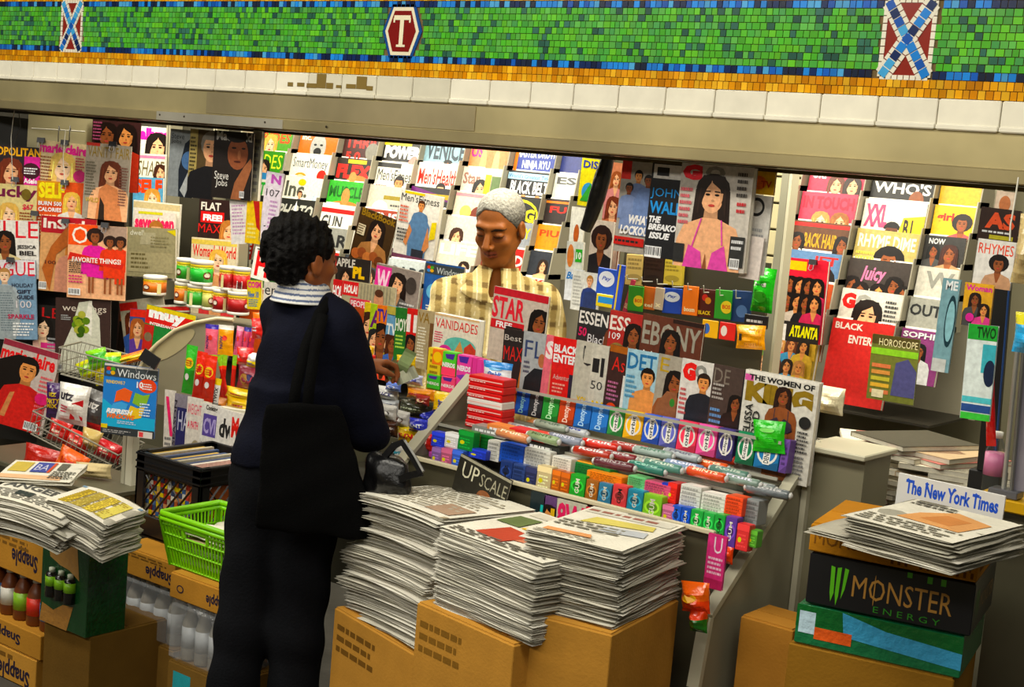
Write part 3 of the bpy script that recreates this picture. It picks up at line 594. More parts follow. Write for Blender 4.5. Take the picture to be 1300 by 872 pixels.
MG(LP, (119, 151), (180, 156), (114, 240), '3a1c1c', [P(.3, .78, .3, 'b', '1a0c0a', '7c2414'), P(.7, .78, .3, 'o', '1a0c0a', 'a8341c'), G(.02, .7, .2, .98, 6, 'a05070')], 'dark red magazine with two women, tucked under the lintel', -.02, g)
MG(LP, (117, 181), (174, 187), (104, 276), '9c9080', [Rr(0, .96, .3, 1, 'a03028'), ('t', 'VANITY FAIR', .04, .82, .97, .96, '8a7430', .0), P(.58, .62, .26, 'w', '5c2c18', None), ('poly', [(.3, .0), (.35, .4), (.5, .48), (.75, .42), (.9, .0)], 'c88458'), ('poly', [(.36, .0), (.38, .3), (.48, .2), (.5, .0)], '2a1c14'), G(.03, .3, .27, .76, 12, '6a6250'), G(.78, .2, .98, .72, 14, '7a5248'), ('t', 'WILD', .05, .22, .35, .28, 'b8a040', .01)], 'grey magazine with woman looking over her bare shoulder, upper left', .035, g)
MG(LP, (83, 379), (153, 383), (70, 471), '3c2824', [('t', 'weddings', .12, .8, .92, .92, 'd8ccbc', .0), ('poly', [(.05, .0), (.12, .3), (.3, .62), (.42, .95), (.62, .98), (.8, .75), (.84, .2), (.8, .0)], 'd0d0bc'), ('poly', [(.5, .6), (.6, .98), (.66, .98), (.66, .5)], 'eae6d8'), *[El(.44 + .05 * math.cos(k * 2.4) * (k % 3 + .5), .66 + .045 * math.sin(k * 2.4) * (k % 3 + 1), .07, .05, ['5c7c1c', '8a9c2c', '3c5a14', 'a8a848'][k % 4]) for k in range(12)], G(.1, .7, .28, .78, 3, 'aaa'), ('bar', .03, .02, .15, .1)], 'brown magazine with white bridal gown and green bouquet', .045, g)
for (x, y, o_, l_) in ((52, 178, .012, 'black binder clip on the auburn-haired cover at far left'), (82, 181, .012, 'black binder clip at the top of the blonde cover'), (82, 232, .03, 'black binder clip on the orange cover with yellow title'), (19, 228, .03, 'black binder clip between the two uppermost covers at far left'), (44, 271, .045, 'black binder clip beside the plum title'), (13, 330, .062, 'black binder clip on the gown cover at far left'), (83, 281, .05, 'black binder clip on the crimson band cover'), (133, 286, .075, 'black binder clip above the pink gown'), (143, 183, .05, 'black binder clip on the bare shoulder cover')):
    clipper(LP, x, y, o_, l_, .016)
for (pts, l_) in (([(18, 140), (14, 175), (16, 228)], 'white cord hanging at the far left over the topmost cover'), ([(83, 165), (80, 200), (82, 232)], 'white cord down the middle of the blonde cover'), ([(22, 125), (26, 160), (15, 190)], 'dark wire hanging above the left covers')):
    hook_line(LP, pts, .06, l_, 'c8c4b8' if 'white' in l_ else '2a2824')
# ---- second, deeper rack beside them
BP = PL(205, 280, 4.35, 18); g = 'covers in the short rack at the left'
b = MB(); A = BP.at(172, 158, -.09); B2 = BP.at(326, 168, -.09); wd = (B2 - A).length
t = thing('magazine_rack', 'short grey magazine rack beside the left covers', 'rack', frame(A - Vector((0, 0, 1.3)), B2 - A))
b.box(0, wd, 0, .02, 0, 1.42, '3c382c'); b.build('back_board', 'painted_metal', t)
for k in (0, .4, .42, .78, .8, 1):
    b = MB(); b.box(wd * k - .004, wd * k + .004, -.1, 0, .5, 1.42, '9a947c'); b.build('divider', 'painted_metal', t)
MG(BP, (180, 160), (219, 163), (174, 238), 'e4dccc', [TT('allure', 'e0289c', .78, .98, .02, .97, b=.06), P(.6, .66, .4, 'w', '1c120e', '777')], 'white magazine with pink lower-case title and dark eyes, short rack top', 0, g, .014)
MG(BP, (180, 195), (216, 197), (172, 268), 'e8e0cc', [Rr(0, .92, 1, .97, 'd880a0'), TT('SHAPE', '6a6040', .62, .88, .03, .98, sl=.25, b=0), P(.85, .68, .24, 'w', '3a2014', 'eee')], 'cream magazine with slanted olive title, second in the short rack', .03, g, .014)
MG(BP, (176, 225), (214, 227), (168, 296), '5c98b8', [TT('SELF', 'e0481c', .72, .97, .03, .97, b=.06), P(.65, .62, .3, 'p', 'c89448', 'c44', 'l')], 'blue magazine with orange slanted title, third in the short rack', .06, g, .014)
MG(BP, (173, 254), (232, 260), (166, 330), 'e8e2d0', [Rr(.0, .88, 1, .98, 'c8b890'), Rr(.1, .7, .9, .84, '6c6a60')], 'cream magazine with grey band above the short-haired head', .08, g, .014)
MG(BP, (181, 268), (233, 272), (168, 352), 'e8dcd0', [Rr(.1, .95, .7, .99, 'd8d040'), TT('seventeen', 'd83060', .72, .92, .02, .98, b=.05), P(.55, .7, .28, 'w', 'a87038', 'eee', 's'), El(.12, .66, .1, .07, 'e8701c')], 'white magazine with pink title and short-haired head, short rack', .11, g, .014)
MG(BP, (169, 289), (232, 292), (160, 350), 'a09878', [TT('dwell', 'e0dcc8', .84, .95, .08, .36, b=.01), ('poly', [(.3, .8), (.35, .9), (.6, .9), (.58, .66), (.28, .66)], 'b4ac90'), ('poly', [(.82, .95), (1, .98), (1, .85)], 'd8c830'), Rr(.05, .1, .95, .5, 'b0a684'), G(.1, .15, .5, .5, 4, '746a48'), G(.5, .6, .9, .84, 4, '8c8464')], 'olive-grey magazine with small white title behind clear plastic', .14, g, .014)
MG(BP, (257, 252), (303, 256), (250, 330), '2c1a18', [TT('FLAT', 'd8d0c4', .82, .95, .05, .6), Rr(.05, .62, .7, .8, 'b81c1c'), TT('FREE!', 'eee', .65, .76, .12, .65, b=.05), TT('MAXIM', 'b82420', .46, .6, .0, .9, b=0), P(.85, .5, .3, 'w', 'a87038', '722')], 'dark magazine with white FREE on a red panel', .03, g, .014)
MG(BP, (256, 303), (314, 308), (240, 398), 'ded2b4', [Rr(0, .92, 1, .98, 'd8c060'), TT("Woman's World", 'c82c24', .76, .92, .03, .98, b=.02), P(.6, .72, .24, 'p', 'e0b458', 'c44'), ('poly', [(.45, .0), (.42, .4), (.55, .55), (.75, .5), (.7, .0)], 'd8a070'), G(.03, .3, .4, .7, 6, '333')], 'cream magazine with red title and blonde woman, behind the snack cans', .06, g, .014)
MG(BP, (322, 312), (345, 318), (318, 352), 'f0ece4', [('t', 'H', .15, .1, .85, .9, 'c81c20', .03), G(.1, .9, .9, .98, 1, '333')], 'small white booklet with a bold red letter H', .12, g, .006)
# hanging from the lintel in front of that rack
HP = PL(295, 210, 3.52, 12)
MG(HP, (214, 163), (246, 166), (212, 248), '8c9294', [('t', 'Steve', .05, .86, .55, .94, '2c3034', .0), ('t', 'Jobs', .05, .78, .45, .85, '2c3034', .0), ('poly', [(.45, .0), (.4, .4), (.6, .8), (1, .95), (1, 0)], '1c2430'), El(.8, .55, .3, .14, '4c6c94'), ('poly', [(.5, .1), (.9, .5), (1, .4), (.7, 0)], 'b4b8b8')], 'grey magazine with bent figure in a dark shirt, hung under the lintel', 0, 'portraits hung under the lintel')
MG(HP, (239, 163), (272, 166), (237, 250), '54452c', [Rr(0, 0, .3, 1, 'a89860'), G(.03, .1, .28, .9, 14, '2c2618'), P(.85, .74, .42, 'w', '8c8478', '17161a', 's')], 'tan magazine with half a bespectacled face, hung under the lintel', .02, 'portraits hung under the lintel')
MG(HP, (270, 165), (320, 169), (268, 250), '231c1a', [TT('Macworld', 'b8b4ac', .86, 1.0, .06, .96, b=.03), El(.62, .68, .26, .24, '8c5438'), El(.58, .92, .26, .08, '17120f'), ('poly', [(.5, .0), (.58, .25), (.8, .5), (.95, .62), (1, .5), (.8, .1), (.75, 0)], '9a6444'), El(.52, .76, .06, .015, '1a100c'), El(.76, .76, .05, .015, '1a100c'), El(.66, .66, .04, .07, 'a46c4c'), El(.62, .56, .09, .015, '4a2018'), ('t', 'Steve', .06, .28, .42, .4, 'e8e4dc', .0), ('t', 'Jobs', .1, .15, .4, .28, 'e8e4dc', .0), ('bar', .72, .03, .84, .13)], 'black magazine with dim face resting on a hand, hung under the lintel', .04, 'portraits hung under the lintel')
MG(HP, (318, 165), (329, 166), (316, 254), 'b8b49c', [G(.1, .1, .9, .9, 8, '777')], 'edge of a pale magazine hung behind the face on a hand', .0, 'portraits hung under the lintel', th=.016)
MG(HP, (289, 254), (311, 253), (294, 310), 'f0eae6', [G(.1, .2, .9, .9, 9, 'c8a0c0')], 'white leaflet with pale print hanging under the dark portrait', .02)
MG(HP, (309, 254), (328, 256), (311, 308), 'ecc828', [('poly', [(.4, 1), (.8, 1), (.95, .3), (.7, .4)], 'b0241c'), G(.1, .1, .7, .5, 4, 'f4e890')], 'yellow leaflet with a red streak hanging under the dark portrait', .03)
MG(HP, (327, 216), (348, 220), (328, 306), 'f0e4f0', [TT('N', 'c060b8', .84, .97, .3, .9, b=.05), TT('107', '3a3038', .66, .76, .1, .9, b=0), G(.4, .2, .9, .62, 7, 'c89cc8'), ('bar', .5, .05, .9, .14)], 'white magazine with number 107, hung beside the woman\'s head', .03)
# ---- behind and right of the customer
CP = PL(500, 300, 4.05, 6)
MG(CP, (459, 262), (505, 280), (443, 327), '3c2a14', [TT('BlackBook', '8a6c18', .86, 1, .05, .97), P(.55, .66, .34, 'w', '1c100c', 'a87848'), Rr(.05, .5, .25, .7, 'd8ccb0'), G(.06, .51, .24, .69, 4, '4a3820'), *[El(.15 + .16 * k, .14 + .05 * (k % 2), .12, .1, ['b06434', '8c4c28', 'c47c44', '9c5830', '6c3c20'][k]) for k in range(5)]], 'tilted brown magazine with long-haired woman and gold title', .04)
MG(CP, (513, 241), (564, 251), (499, 320), 'e8e4da', [Rr(.1, .96, .6, 1, 'e0c818'), ("t", "Men'sFitness", .03, .84, .97, .96, '1c1c1c', .0), P(.55, .8, .15, 'o', '4a2c18', '5c7c9c', 's'), ('poly', [(.35, .0), (.3, .5), (.42, .66), (.68, .66), (.82, .5), (.78, .0)], '5a7ca0'), ('poly', [(.32, .5), (.22, .2), (.3, .15), (.4, .4)], 'c88858'), ('poly', [(.78, .5), (.86, .2), (.72, .05), (.7, .15)], 'c88858'), Rr(.45, .0, .75, .12, '2a2c38'), G(.04, .5, .3, .78, 5, 'c05838'), G(.04, .2, .3, .42, 4, '333'), ('poly', [(.84, .3), (.98, .34), (.98, .6), (.86, .58)], 'e0cc20')], 'white magazine with man in a blue T-shirt, tilted above the shelves', .06, th=.02)
WP = PL(560, 360, 4.0, 0)
MG(WP, (537, 331), (586, 339), (535, 398), '2c5c9c', [Rr(0, .78, 1, .97, '3c4448'), TT('Windows', 'd0d8dc', .8, .92, .3, .97, b=0), *[El(.1 + .08 * (k % 2), .9 - .06 * (k // 2), .05, .03, ['c83820', '50a030', '2c78c0', 'e0b020'][k]) for k in range(4)], El(.3, .45, .22, .16, '70b4d8'), ('poly', [(.38, .5), (.6, .55), (.64, .3), (.4, .28)], 'd87c28'), ('poly', [(.66, .55), (.9, .5), (.9, .3), (.68, .32)], '78a838'), G(.1, .05, .9, .2, 3, 'ddd')], 'blue computer magazine standing left of the man\'s shoulder', .0)
MG(CP, (428, 325), (471, 331), (424, 380), '2a2320', [TT('APPLE', 'd8d4cc', .78, .97, .0, .55, b=.03), TT('PL', 'e8c020', .55, .82, .5, .85, b=.06), P(.3, .55, .3, 'w', '1c110d', '555')], 'black magazine with yellow letters beside the woman\'s cheek', .09)
MG(CP, (477, 333), (533, 346), (470, 400), '8c8078', [Rr(0, .3, .35, .96, 'd03890'), TT('W', 'f4d0e4', .5, .9, .03, .32, b=.04), P(.52, .68, .36, 'w', '1e1411', '666'), El(.82, .72, .12, .16, '3c3430'), G(.62, .1, .95, .4, 4, 'ccc')], 'grey magazine with pink panel left of the blue computer cover', .1, th=.012)
MG(CP, (422, 354), (440, 357), (420, 400), 'b81c20', [TT('HOLA!', 'fff', .5, .85, .0, .95)], 'red edge of a celebrity weekly beside the woman\'s collar', .13)
MG(CP, (437, 355), (504, 366), (432, 404), 'a8a084', [Rr(0, .62, .3, .98, 'c02024'), TT('HOLA!', 'f4ece8', .68, .9, .03, .28, b=.05), *[Rr(.35 + .06 * k, .3, .37 + .06 * k, .98, '8c866c') for k in range(10)], El(.7, .62, .09, .22, 'c08c6c'), El(.7, .8, .08, .1, '4a2c1c'), Rr(0, .0, 1, .25, '5a4c44')], 'celebrity weekly with a red corner and small bald head', .15)
g = 'Spanish-language and TV covers standing in a row'
RP = PL(520, 420, 3.62, 0)
row = [((445, 378), (470, 382), 'c83c50', [TT('PEOPLE', 'f4d8d8', .86, .97), P(.4, .62, .4, 'w', 'a04820', 'a44')], 'magazine with red-haired woman under a pink strip'),
 ((462, 383), (476, 386), 'd8c030', [P(.5, .6, .4, 'w', '3a2014', '4a8')], 'thin yellow-green magazine right of the red-haired woman'),
 ((470, 385), (485, 388), 'a8c030', [TT('A', '5c1c60', .6, .9), P(.5, .4, .3, 'w', '222', 'c8c')], 'lime magazine with purple letter A'),
 ((480, 387), (493, 389), 'd87820', [TT('TV', '3c2c8c', .72, .94), P(.5, .45, .4, 'b', '1c1210', '223')], 'orange magazine with blue letters above a dark figure'),
 ((491, 387), (505, 390), '6c98b8', [TT('TV', 'e8ece8', .5, .7), P(.3, .35, .26, 'w', '421', 'cc4'), P(.7, .35, .26, 'b', '421', '46a'), Rr(0, .86, 1, 1, 'b8a850')], 'light blue magazine with two small heads'),
 ((504, 390), (519, 392), '2c6c2c', [TT('HOY', 'e8ecd8', .6, .82, .02, .98, b=.03), G(.1, .3, .9, .55, 4, 'b8d860')], 'green magazine with white letters'),
 ((518, 391), (531, 393), 'c02420', [Rr(.0, .6, 1, .9, 'f0e8e0'), Rr(.35, .6, .65, .95, 'c02420'), P(.5, .4, .26, 'b', '1c1210', '333')], 'red and white magazine with dark head below'),
 ((530, 392), (552, 396), 'a89878', [TT('VA', '8a6c20', .78, .96, .05, .7, b=0), G(.1, .1, .6, .72, 12, 'e8e0c8'), Rr(.75, .0, 1, .8, '6c4c30')], 'beige magazine with gold letters left of the wide red title')]
for k, (tl, tr, bg, ops, ds) in enumerate(row):
    MG(RP, tl, tr, (tl[0] - 5, tl[1] + 74), bg, ops, ds, .012 * k - .05, g, th=.006)
MG(RP, (550, 396), (606, 407), (546, 470), 'e4dcc8', [Rr(0, .96, 1, 1, 'd8b890'), ('t', 'VANIDADES', .03, .76, .98, .92, 'c82020', .0), El(.62, .5, .36, .16, '68b4a8'), El(.3, .4, .14, .09, 'c8388c'), ('poly', [(.55, .0), (.5, .4), (.62, .6), (.72, .4), (.72, 0)], 'c89858'), ('poly', [(.74, .0), (.72, .5), (.85, .6), (.98, .5), (.98, 0)], 'b84430'), G(.03, .5, .25, .7, 5, 'c46')], 'white magazine with wide red serif title and teal picture', .05, g, th=.03)
# =============== goods: cans, pouches, packs ===============
def surf_art(mb, ops, w, h, f, M=None, u0=0, u1=1, v0=0, v1=1):
    for i, layer in enumerate(art_polys(ops, h / w)):
        for poly, col in layer:
            q = clip(poly)
            if len(q) < 3: continue
            vs = [f(u0 + p[0] * (u1 - u0), v0 + p[1] * (v1 - v0), .0006 + .0002 * i) for p in q]
            if M is not None: vs = [M @ Vector(v) for v in vs]
            ar = sum(q[k - 1][0] * q[k][1] - q[k][0] * q[k - 1][1] for k in range(len(q))); idx = tuple(range(len(q)))
            mb.add(vs, [idx if ar > 0 else idx[::-1]], col)
def can(M, r, h, col, label, ops=(), group=None, wave='f0d840'):
    t = thing('snack_can', label, 'snack can', M, group)
    b = MB(); b.lathe([(r * .97, 0), (r, .003), (r, .012)], (0, 0, 0), 'd8d4c8', 24); b.lathe([(r * .995, .012), (r * .995, h * .8)], (0, 0, 0), col, 24); b.lathe([(r * .997, h * .8), (r * .997, h - .004)], (0, 0, 0), wave, 24)
    f = lambda u, v, e: (math.sin((u - .5) * 2.4) * (r + e), -math.cos((u - .5) * 2.4) * (r + e), v * h)
    # scalloped yellow edge, oval badge and barcode panel
    for k in range(8):
        u = -.4 + k * .25; b.add([f(u + .125 + .12 * math.cos(a), .8 + .05 * math.sin(a), .0004) for a in [PI + PI * j / 6 for j in range(7)]], [tuple(range(7))], wave)
    surf_art(b, list(ops) or [El(.42, .45, .16, .17, '6a1c14'), El(.42, .45, .12, .1, 'e8dcc8'), ('poly', [(.3, .4), (.42, .3), (.54, .4), (.42, .36)], '3a1410'), Rr(.85, .12, 1.05, .7, 'e8e0a8')], 1, 1, f)
    b.build('tube', 'plastic', t)
    b = MB(); b.lathe([(r * 1.03, h - .006), (r * 1.04, h + .004), (r * 1.0, h + .008), (r * .9, h + .006)], (0, 0, 0), 'ece8dc', 24); b.build('lid', 'plastic', t)
    return t
def pouch(M, w_, h_, t_, bands, ops, label, name='snack_bag', cat='snack bag', group=None, m='foil', seed=1, art_box=(0.1, .9, .15, .85)):
    R = random.Random(seed); nu, nv = 12, 14; th = thing(name, label, cat, M, group); b = MB()
    ph = [R.uniform(0, 6) for _ in range(6)]
    def prof(u, v):
        s = max(0, math.sin(PI * min(1, max(0, u)))) ** .6 * max(0, math.sin(PI * min(1, max(0, (v - .05) / .9)))) ** .6
        return t_ / 2 * s * (1 + .14 * math.sin(9 * u + ph[0]) * math.sin(7 * v + ph[1]) + .1 * math.sin(17 * v + ph[2] + 4 * u))
    def wx(u, v): return (u - .5) * w_ * (1 - .08 * math.sin(PI * v)) + w_ / 2
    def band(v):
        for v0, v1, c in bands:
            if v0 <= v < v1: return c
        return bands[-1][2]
    for side in (-1, 1):
        vs = [(wx(i / nu, j / nv), side * prof(i / nu, j / nv) + (0 if 0 < j < nv else .0), j / nv * h_) for j in range(nv + 1) for i in range(nu + 1)]
        for j in range(nv):
            for i in range(nu):
                a = j * (nu + 1) + i; f = (a, a + 1, a + nu + 2, a + nu + 1)
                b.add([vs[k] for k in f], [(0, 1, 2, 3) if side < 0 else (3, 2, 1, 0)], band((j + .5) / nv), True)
    b.build('pouch', m, th)
    if ops:
        b = MB(); f = lambda u, v, e: (wx(u, v), -prof(u, v) - e - .0012, v * h_)
        surf_art(b, ops, w_, h_, f, None, *art_box); b.build('printed_face', 'plastic', th)
    return th
def pack(M, w_, h_, d_, bg, ops, label, name='gum_pack', cat='gum pack', group=None, top=None, bev=.0015, m='plastic', root=True):
    t = thing(name, label, cat, M, group); b = MB(); b.box(0, w_, 0, d_, 0, h_, bg, bev=bev); b.build('carton', m, t)
    b = MB(); art(b, ops, w_, h_, y=0); 
    if top:
        e = .0006; b.add([(bev, bev, h_ + e), (w_ - bev, bev, h_ + e), (w_ - bev, d_ - bev, h_ + e), (bev, d_ - bev, h_ + e)], [(0, 1, 2, 3)], top)
    if b.v: b.build('printed_label', m, t)
    return t
def seal(c1, c2='fff', txt=None):
    o = [El(.5, .48, .4, .36, c1), El(.5, .48, .28, .26, mul(c1, .6))]
    if txt: o.append(('tv', txt, .3, .15, .62, .85, c2))
    return o
ORD = ['first', 'second', 'third', 'fourth', 'fifth', 'sixth', 'seventh', 'eighth', 'ninth', 'tenth', 'eleventh', 'twelfth', 'thirteenth', 'fourteenth', 'fifteenth', 'sixteenth', 'seventeenth', 'eighteenth', 'nineteenth', 'twentieth', 'twenty-first', 'twenty-second', 'twenty-third', 'twenty-fourth']
# ---- snack cans, left of the customer
SP = PL(260, 370, 3.92, 12)
def can_at(px, ytop, ybot, wpx, col, label, dep=0, **k):
    a = SP.at(px, ytop, -dep); d = SP.at(px, ybot, -dep); e = SP.at(px + wpx, ytop, -dep); can(Matrix.Translation(d) @ Matrix.Rotation(k.pop('rot', .25), 4, 'Z'), (e - a).length / 2 * .97, (a - d).length, col, label, group='short snack cans stacked by the customer', **k)
can_at(234, 330, 357, 18, '3a9a34', 'green snack can on the upper tier, farthest left')
can_at(255, 333, 361, 24, '2fae3c', 'bright green snack can on the upper tier beside a red can', rot=1.6)
can_at(288, 340, 368, 18, 'a81c20', 'red snack can on the upper tier, left of the barcode one', rot=-.8)
can_at(306, 342, 370, 18, 'b82024', 'red snack can on the upper tier showing its barcode', ops=[Rr(.5, .1, .78, .5, 'eee'), *[Rr(.53 + .035 * k, .14, .545 + .035 * k, .46, '222') for k in range(7)]])
can_at(231, 360, 385, 17, 'd87c28', 'orange snack can on the lower tier, farthest left')
can_at(250, 363, 390, 22, '3a9a34', 'green snack can on the lower tier under a bright green one', rot=-.8)
can_at(266, 366, 393, 17, 'c8c878', 'pale yellow snack can label on the lower tier between green and red', rot=1.2)
can_at(280, 369, 396, 18, 'b02024', 'red snack can on the lower tier beside the pale yellow one')
can_at(302, 372, 399, 24, '9c1c20', 'dark red snack can on the lower tier, farthest right', rot=1.9)
can_at(196, 352, 374, 24, 'd87c28', 'lone orange snack can behind the olive-grey cover')
b = MB(); a = SP.at(180, 393, -.05); e = SP.at(345, 412, -.05); b.box(0, (e - a).length, -.02, .16, -.03, -.008, '6a6450', bev=.003)
o = b.build('can_shelf', 'painted_metal'); o.matrix_world = frame(a, e - a); tag(o, 'grey shelf carrying the short snack cans', 'shelf')
# ---- magazines standing behind the curved tray
MP = PL(215, 420, 3.86, 15)
MG(MP, (166, 383), (222, 376), (160, 452), 'b0a890', [Rr(0, .82, .4, .96, 'b0241c'), P(.25, .6, .3, 'w', '5c2c18', '3a5a9a'), Rr(.5, .2, 1, .8, '6a6458')], 'grey-edged magazine standing behind the yellow-red science magazine', -.04)
MG(MP, (168, 392), (188, 394), (164, 452), '3c4c84', [Rr(0, .84, 1, 1, 'c83020'), P(.5, .6, .34, 'w', 'a05c2c', '5c3c8c')], 'narrow magazine with a red-haired woman on blue', .0)
MG(MP, (205, 388), (249, 387), (200, 450), 'd8ccb8', [Rr(0, .88, 1, .96, 'c82c28'), Rr(.6, .3, 1, .85, '7c3c2c')], 'pale magazine with a red bar standing behind the science magazine', -.02)
MG(MP, (186, 386), (248, 401), (178, 458), '2c7c3c', [Rr(0, .92, 1, 1, 'e0c828'), Rr(0, .68, 1, .92, 'c82420'), TT('muy', 'fff', .74, .93, .06, .8, b=.07), TT('INTERESANTE', 'fff', .67, .72, .1, .62), El(.85, .7, .11, .07, 'e8c828'), Rr(0, 0, .2, .66, 'b02c24'), El(.1, .45, .08, .08, '7c6c54'), El(.7, .45, .3, .16, 'c8d8c0'), El(.6, .25, .35, .12, '1c5428')], 'science magazine with thick white title on red over green', .03)
MG(PL(160, 420, 3.9, 15), (150, 384), (164, 386), (143, 460), '2c2018', [Rr(0, .7, 1, 1, 'b05c24')], 'dark case with orange top beside the bridal gown cover', .02)
# ---- curved cream tray wall
CV = PL(230, 460, 3.72, 20); pts = [(176, 470), (184, 452), (200, 436), (222, 419), (248, 409), (276, 404), (296, 406), (296, 440), (270, 500), (236, 520), (196, 512)]
t = thing('curved_tray', 'cream curved sheet tray with a clip on its rim, left of the candy', 'tray', CV.at(176, 470)); o0 = CV.at(176, 470)
b = MB(); vs = [CV.at(x, y, 0) - o0 for x, y in pts]; bk = [CV.at(x, y, -.02) - o0 for x, y in pts]; n = len(pts)
b.add(vs + bk, [tuple(range(n))[::-1], tuple(range(n, 2 * n))] + [(i, (i + 1) % n, (i + 1) % n + n, i + n) for i in range(n)], '8a836a'); b.build('curved_wall', 'painted_metal', t)
b = MB(); b.tube([CV.at(x, y, .015) - o0 for x, y in pts[:7]], .007, 'cfc6a6', 8); b.build('rim', 'plastic', t)
b = MB(); b.add([CV.at(196 + 24 + 26 * math.cos(a) * 1.0 + 8 * math.sin(a), 438 - 14 * math.sin(a) * 1.2 - 12 * math.cos(a), .003) - o0 for a in [2 * PI * k / 20 for k in range(20)]], [tuple(range(20))], 'a89f80'); b.build('cut_out', 'plastic', t)
WM = PL(170, 500, 3.22, 30)
MG(WM, (146, 463), (214, 471), (128, 549), '2a74b8', [Rr(0, .82, 1, .97, '40484c'), Rr(0, .97, 1, 1, 'd8d4cc'), ('t', 'Windows', .24, .83, .97, .94, 'e4e8ea', .0), *[El(.08 + .08 * (k % 2), .93 - .055 * (k // 2), .045, .028, ['c83820', '50a030', '2c78c0', 'e0b020'][k]) for k in range(4)],
  Rr(0, .1, 1, .8, '2c7cc4'), ('poly', [(0, .1), (0, .5), (.4, .3), (1, .28), (1, .1)], '28a8d0'), TT('WINDOWS 7', 'e8c828', .72, .77, .04, .4), El(.82, .74, .17, .1, 'd84c20'), TT('10', 'fff', .7, .79, .62, .74), G(.72, .68, .95, .78, 3, 'eee'),
  ('poly', [(.25, .62), (.4, .68), (.55, .64), (.5, .48), (.36, .5), (.22, .46)], 'e0662c'), ('poly', [(.6, .63), (.75, .6), (.88, .63), (.82, .48), (.68, .44), (.56, .48)], '8cb840'), ('poly', [(.2, .44), (.35, .48), (.48, .45), (.42, .3), (.28, .33), (.12, .3)], '4ca4dc'), ('poly', [(.53, .44), (.66, .41), (.8, .44), (.74, .28), (.6, .25), (.46, .29)], 'ecc83c'),
  TT('REFRESH', 'fff', .3, .37, .08, .58, sl=.3, b=.05), TT('WINDOWS', 'e87c28', .23, .3, .1, .62, sl=.3, b=.05), Rr(0, .0, 1, .11, '33383c'), Rr(0, .08, .12, .14, 'e0c820'), Rr(.7, .0, .97, .09, 'e4dcd4'), Rr(.72, .01, .8, .08, 'd84c50'), G(.3, .16, .66, .21, 2, 'cde'), G(.7, .3, .92, .5, 5, 'def'), G(.04, .02, .6, .07, 2, 'aaa')],
  'glossy blue computer magazine with coloured waving flag, clipped to the curved tray', 0, mat_='plastic')
clipper(WM, 190, 456, .03, 'large black binder clip holding the blue computer magazine', .034, .5)
# ---- wire baskets at the left with sweets and chips
def wire_basket(pl, tl, tr, hpx, dep, label, n=14):
    A = pl.at(*tl); B_ = pl.at(*tr); hh = (pl.at(tl[0], tl[1]) - pl.at(tl[0], tl[1] + hpx)).length; w_ = (B_ - A).length
    t = thing('wire_basket', label, 'basket', frame(A, B_ - A)); b = MB(); c = '8c8878'
    def loop(z, ins, r): b.tube([(ins, 0 + ins, z), (w_ - ins, ins, z), (w_ - ins, dep - ins, z), (ins, dep - ins, z)], r, c, 6, closed=True, smooth=False)
    loop(0, 0, .0035); b.build('rim', 'painted_metal', t); b = MB(); loop(-hh * .55, .01, .002); loop(-hh, .02, .003)
    for k in range(n + 1):
        x = .003 + (w_ - .006) * k / n; b.tube([(x, .0, 0), (x, .02, -hh), (x, dep - .02, -hh), (x, dep, 0)], .0014, c, 5, smooth=False)
    for k in range(1, 6):
        y = dep * k / 6; b.tube([(0, y, 0), (.02, y, -hh), (w_ - .02, y, -hh), (w_, y, 0)], .0014, c, 5, smooth=False)
    b.build('wires', 'painted_metal', t); return t
BA = PL(120, 470, 3.42, 30); wire_basket(BA, (75, 441), (152, 462), 34, .2, 'upper wire basket of yellow and green sweets under the bridal gown cover')
BB = PL(100, 540, 3.36, 30); wire_basket(BB, (42, 522), (150, 578), 30, .26, 'lower wire basket with crisp bags, above the left newspapers', 18)
def pb(pl, tl, tr, bl, t_, bands, ops, label, off=0, **k):
    M, w_, h_ = place(pl, tl, tr, bl, off); return pouch(M, w_, h_, t_, bands, ops, label, **k)
for k, (tl, tr, bl, c, c2, l) in enumerate([((96, 462), (120, 452), (104, 484), 'a8d028', 'd8d828', 'lime sweet bag at the left in the upper wire basket'), ((108, 446), (134, 440), (114, 470), '4cb034', '8ccc30', 'green sweet bag poking up from the upper wire basket'),
   ((118, 462), (142, 458), (122, 490), 'dcc828', 'e8e040', 'yellow sweet bag at the front of the upper wire basket'), ((128, 448), (152, 447), (132, 472), '58b83c', 'c8d830', 'green and lime sweet bag beside the blue magazine'), ((138, 456), (184, 443), (142, 468), 'e0b820', 'd87820', 'long yellow-orange sweet bag lying right in the upper wire basket')]):
    pb(BA, tl, tr, bl, .05, [(0, .3, c2), (.3, .8, c), (.8, 1, c2)], [G(.2, .3, .8, .6, 2, '6a7c1c')], l, -.08 + .02 * (k % 2), seed=k, name='sweet_bag', cat='sweet bag')
pb(BB, (66, 486), (88, 488), (58, 530), .06, [(0, 1, '3c1c54')], [TT('utz', 'c8b030', .7, .9, .2, .8), TT('PARTY', 'd8b828', .44, .62, 0, 1), TT('MIX', 'd8b828', .24, .42, .1, .9)], 'purple crisp bag with yellow lettering in the lower basket', -.13, seed=11)
pb(BB, (84, 486), (124, 494), (70, 534), .08, [(0, .3, 'e4e0dc'), (.3, 1, 'eeeae2')], [('poly', [(.5, 0), (.62, .6), (.98, .75), (1, 0)], 'b81c24'), TT('utz', '2a2430', .66, .95, .02, .62, b=.03), G(.1, .2, .5, .5, 3, 'b04')], 'white and red crisp bag with dark lettering in the lower basket', -.08, seed=12)
pb(BB, (108, 490), (136, 500), (100, 540), .07, [(0, .25, 'b02028'), (.25, .8, '4c4a4c'), (.8, 1, '8c8a88')], [TT('utz', 'd8d4d0', .6, .85, .1, .8)], 'silver-grey crisp bag beside the blue computer magazine', -.12, seed=13)
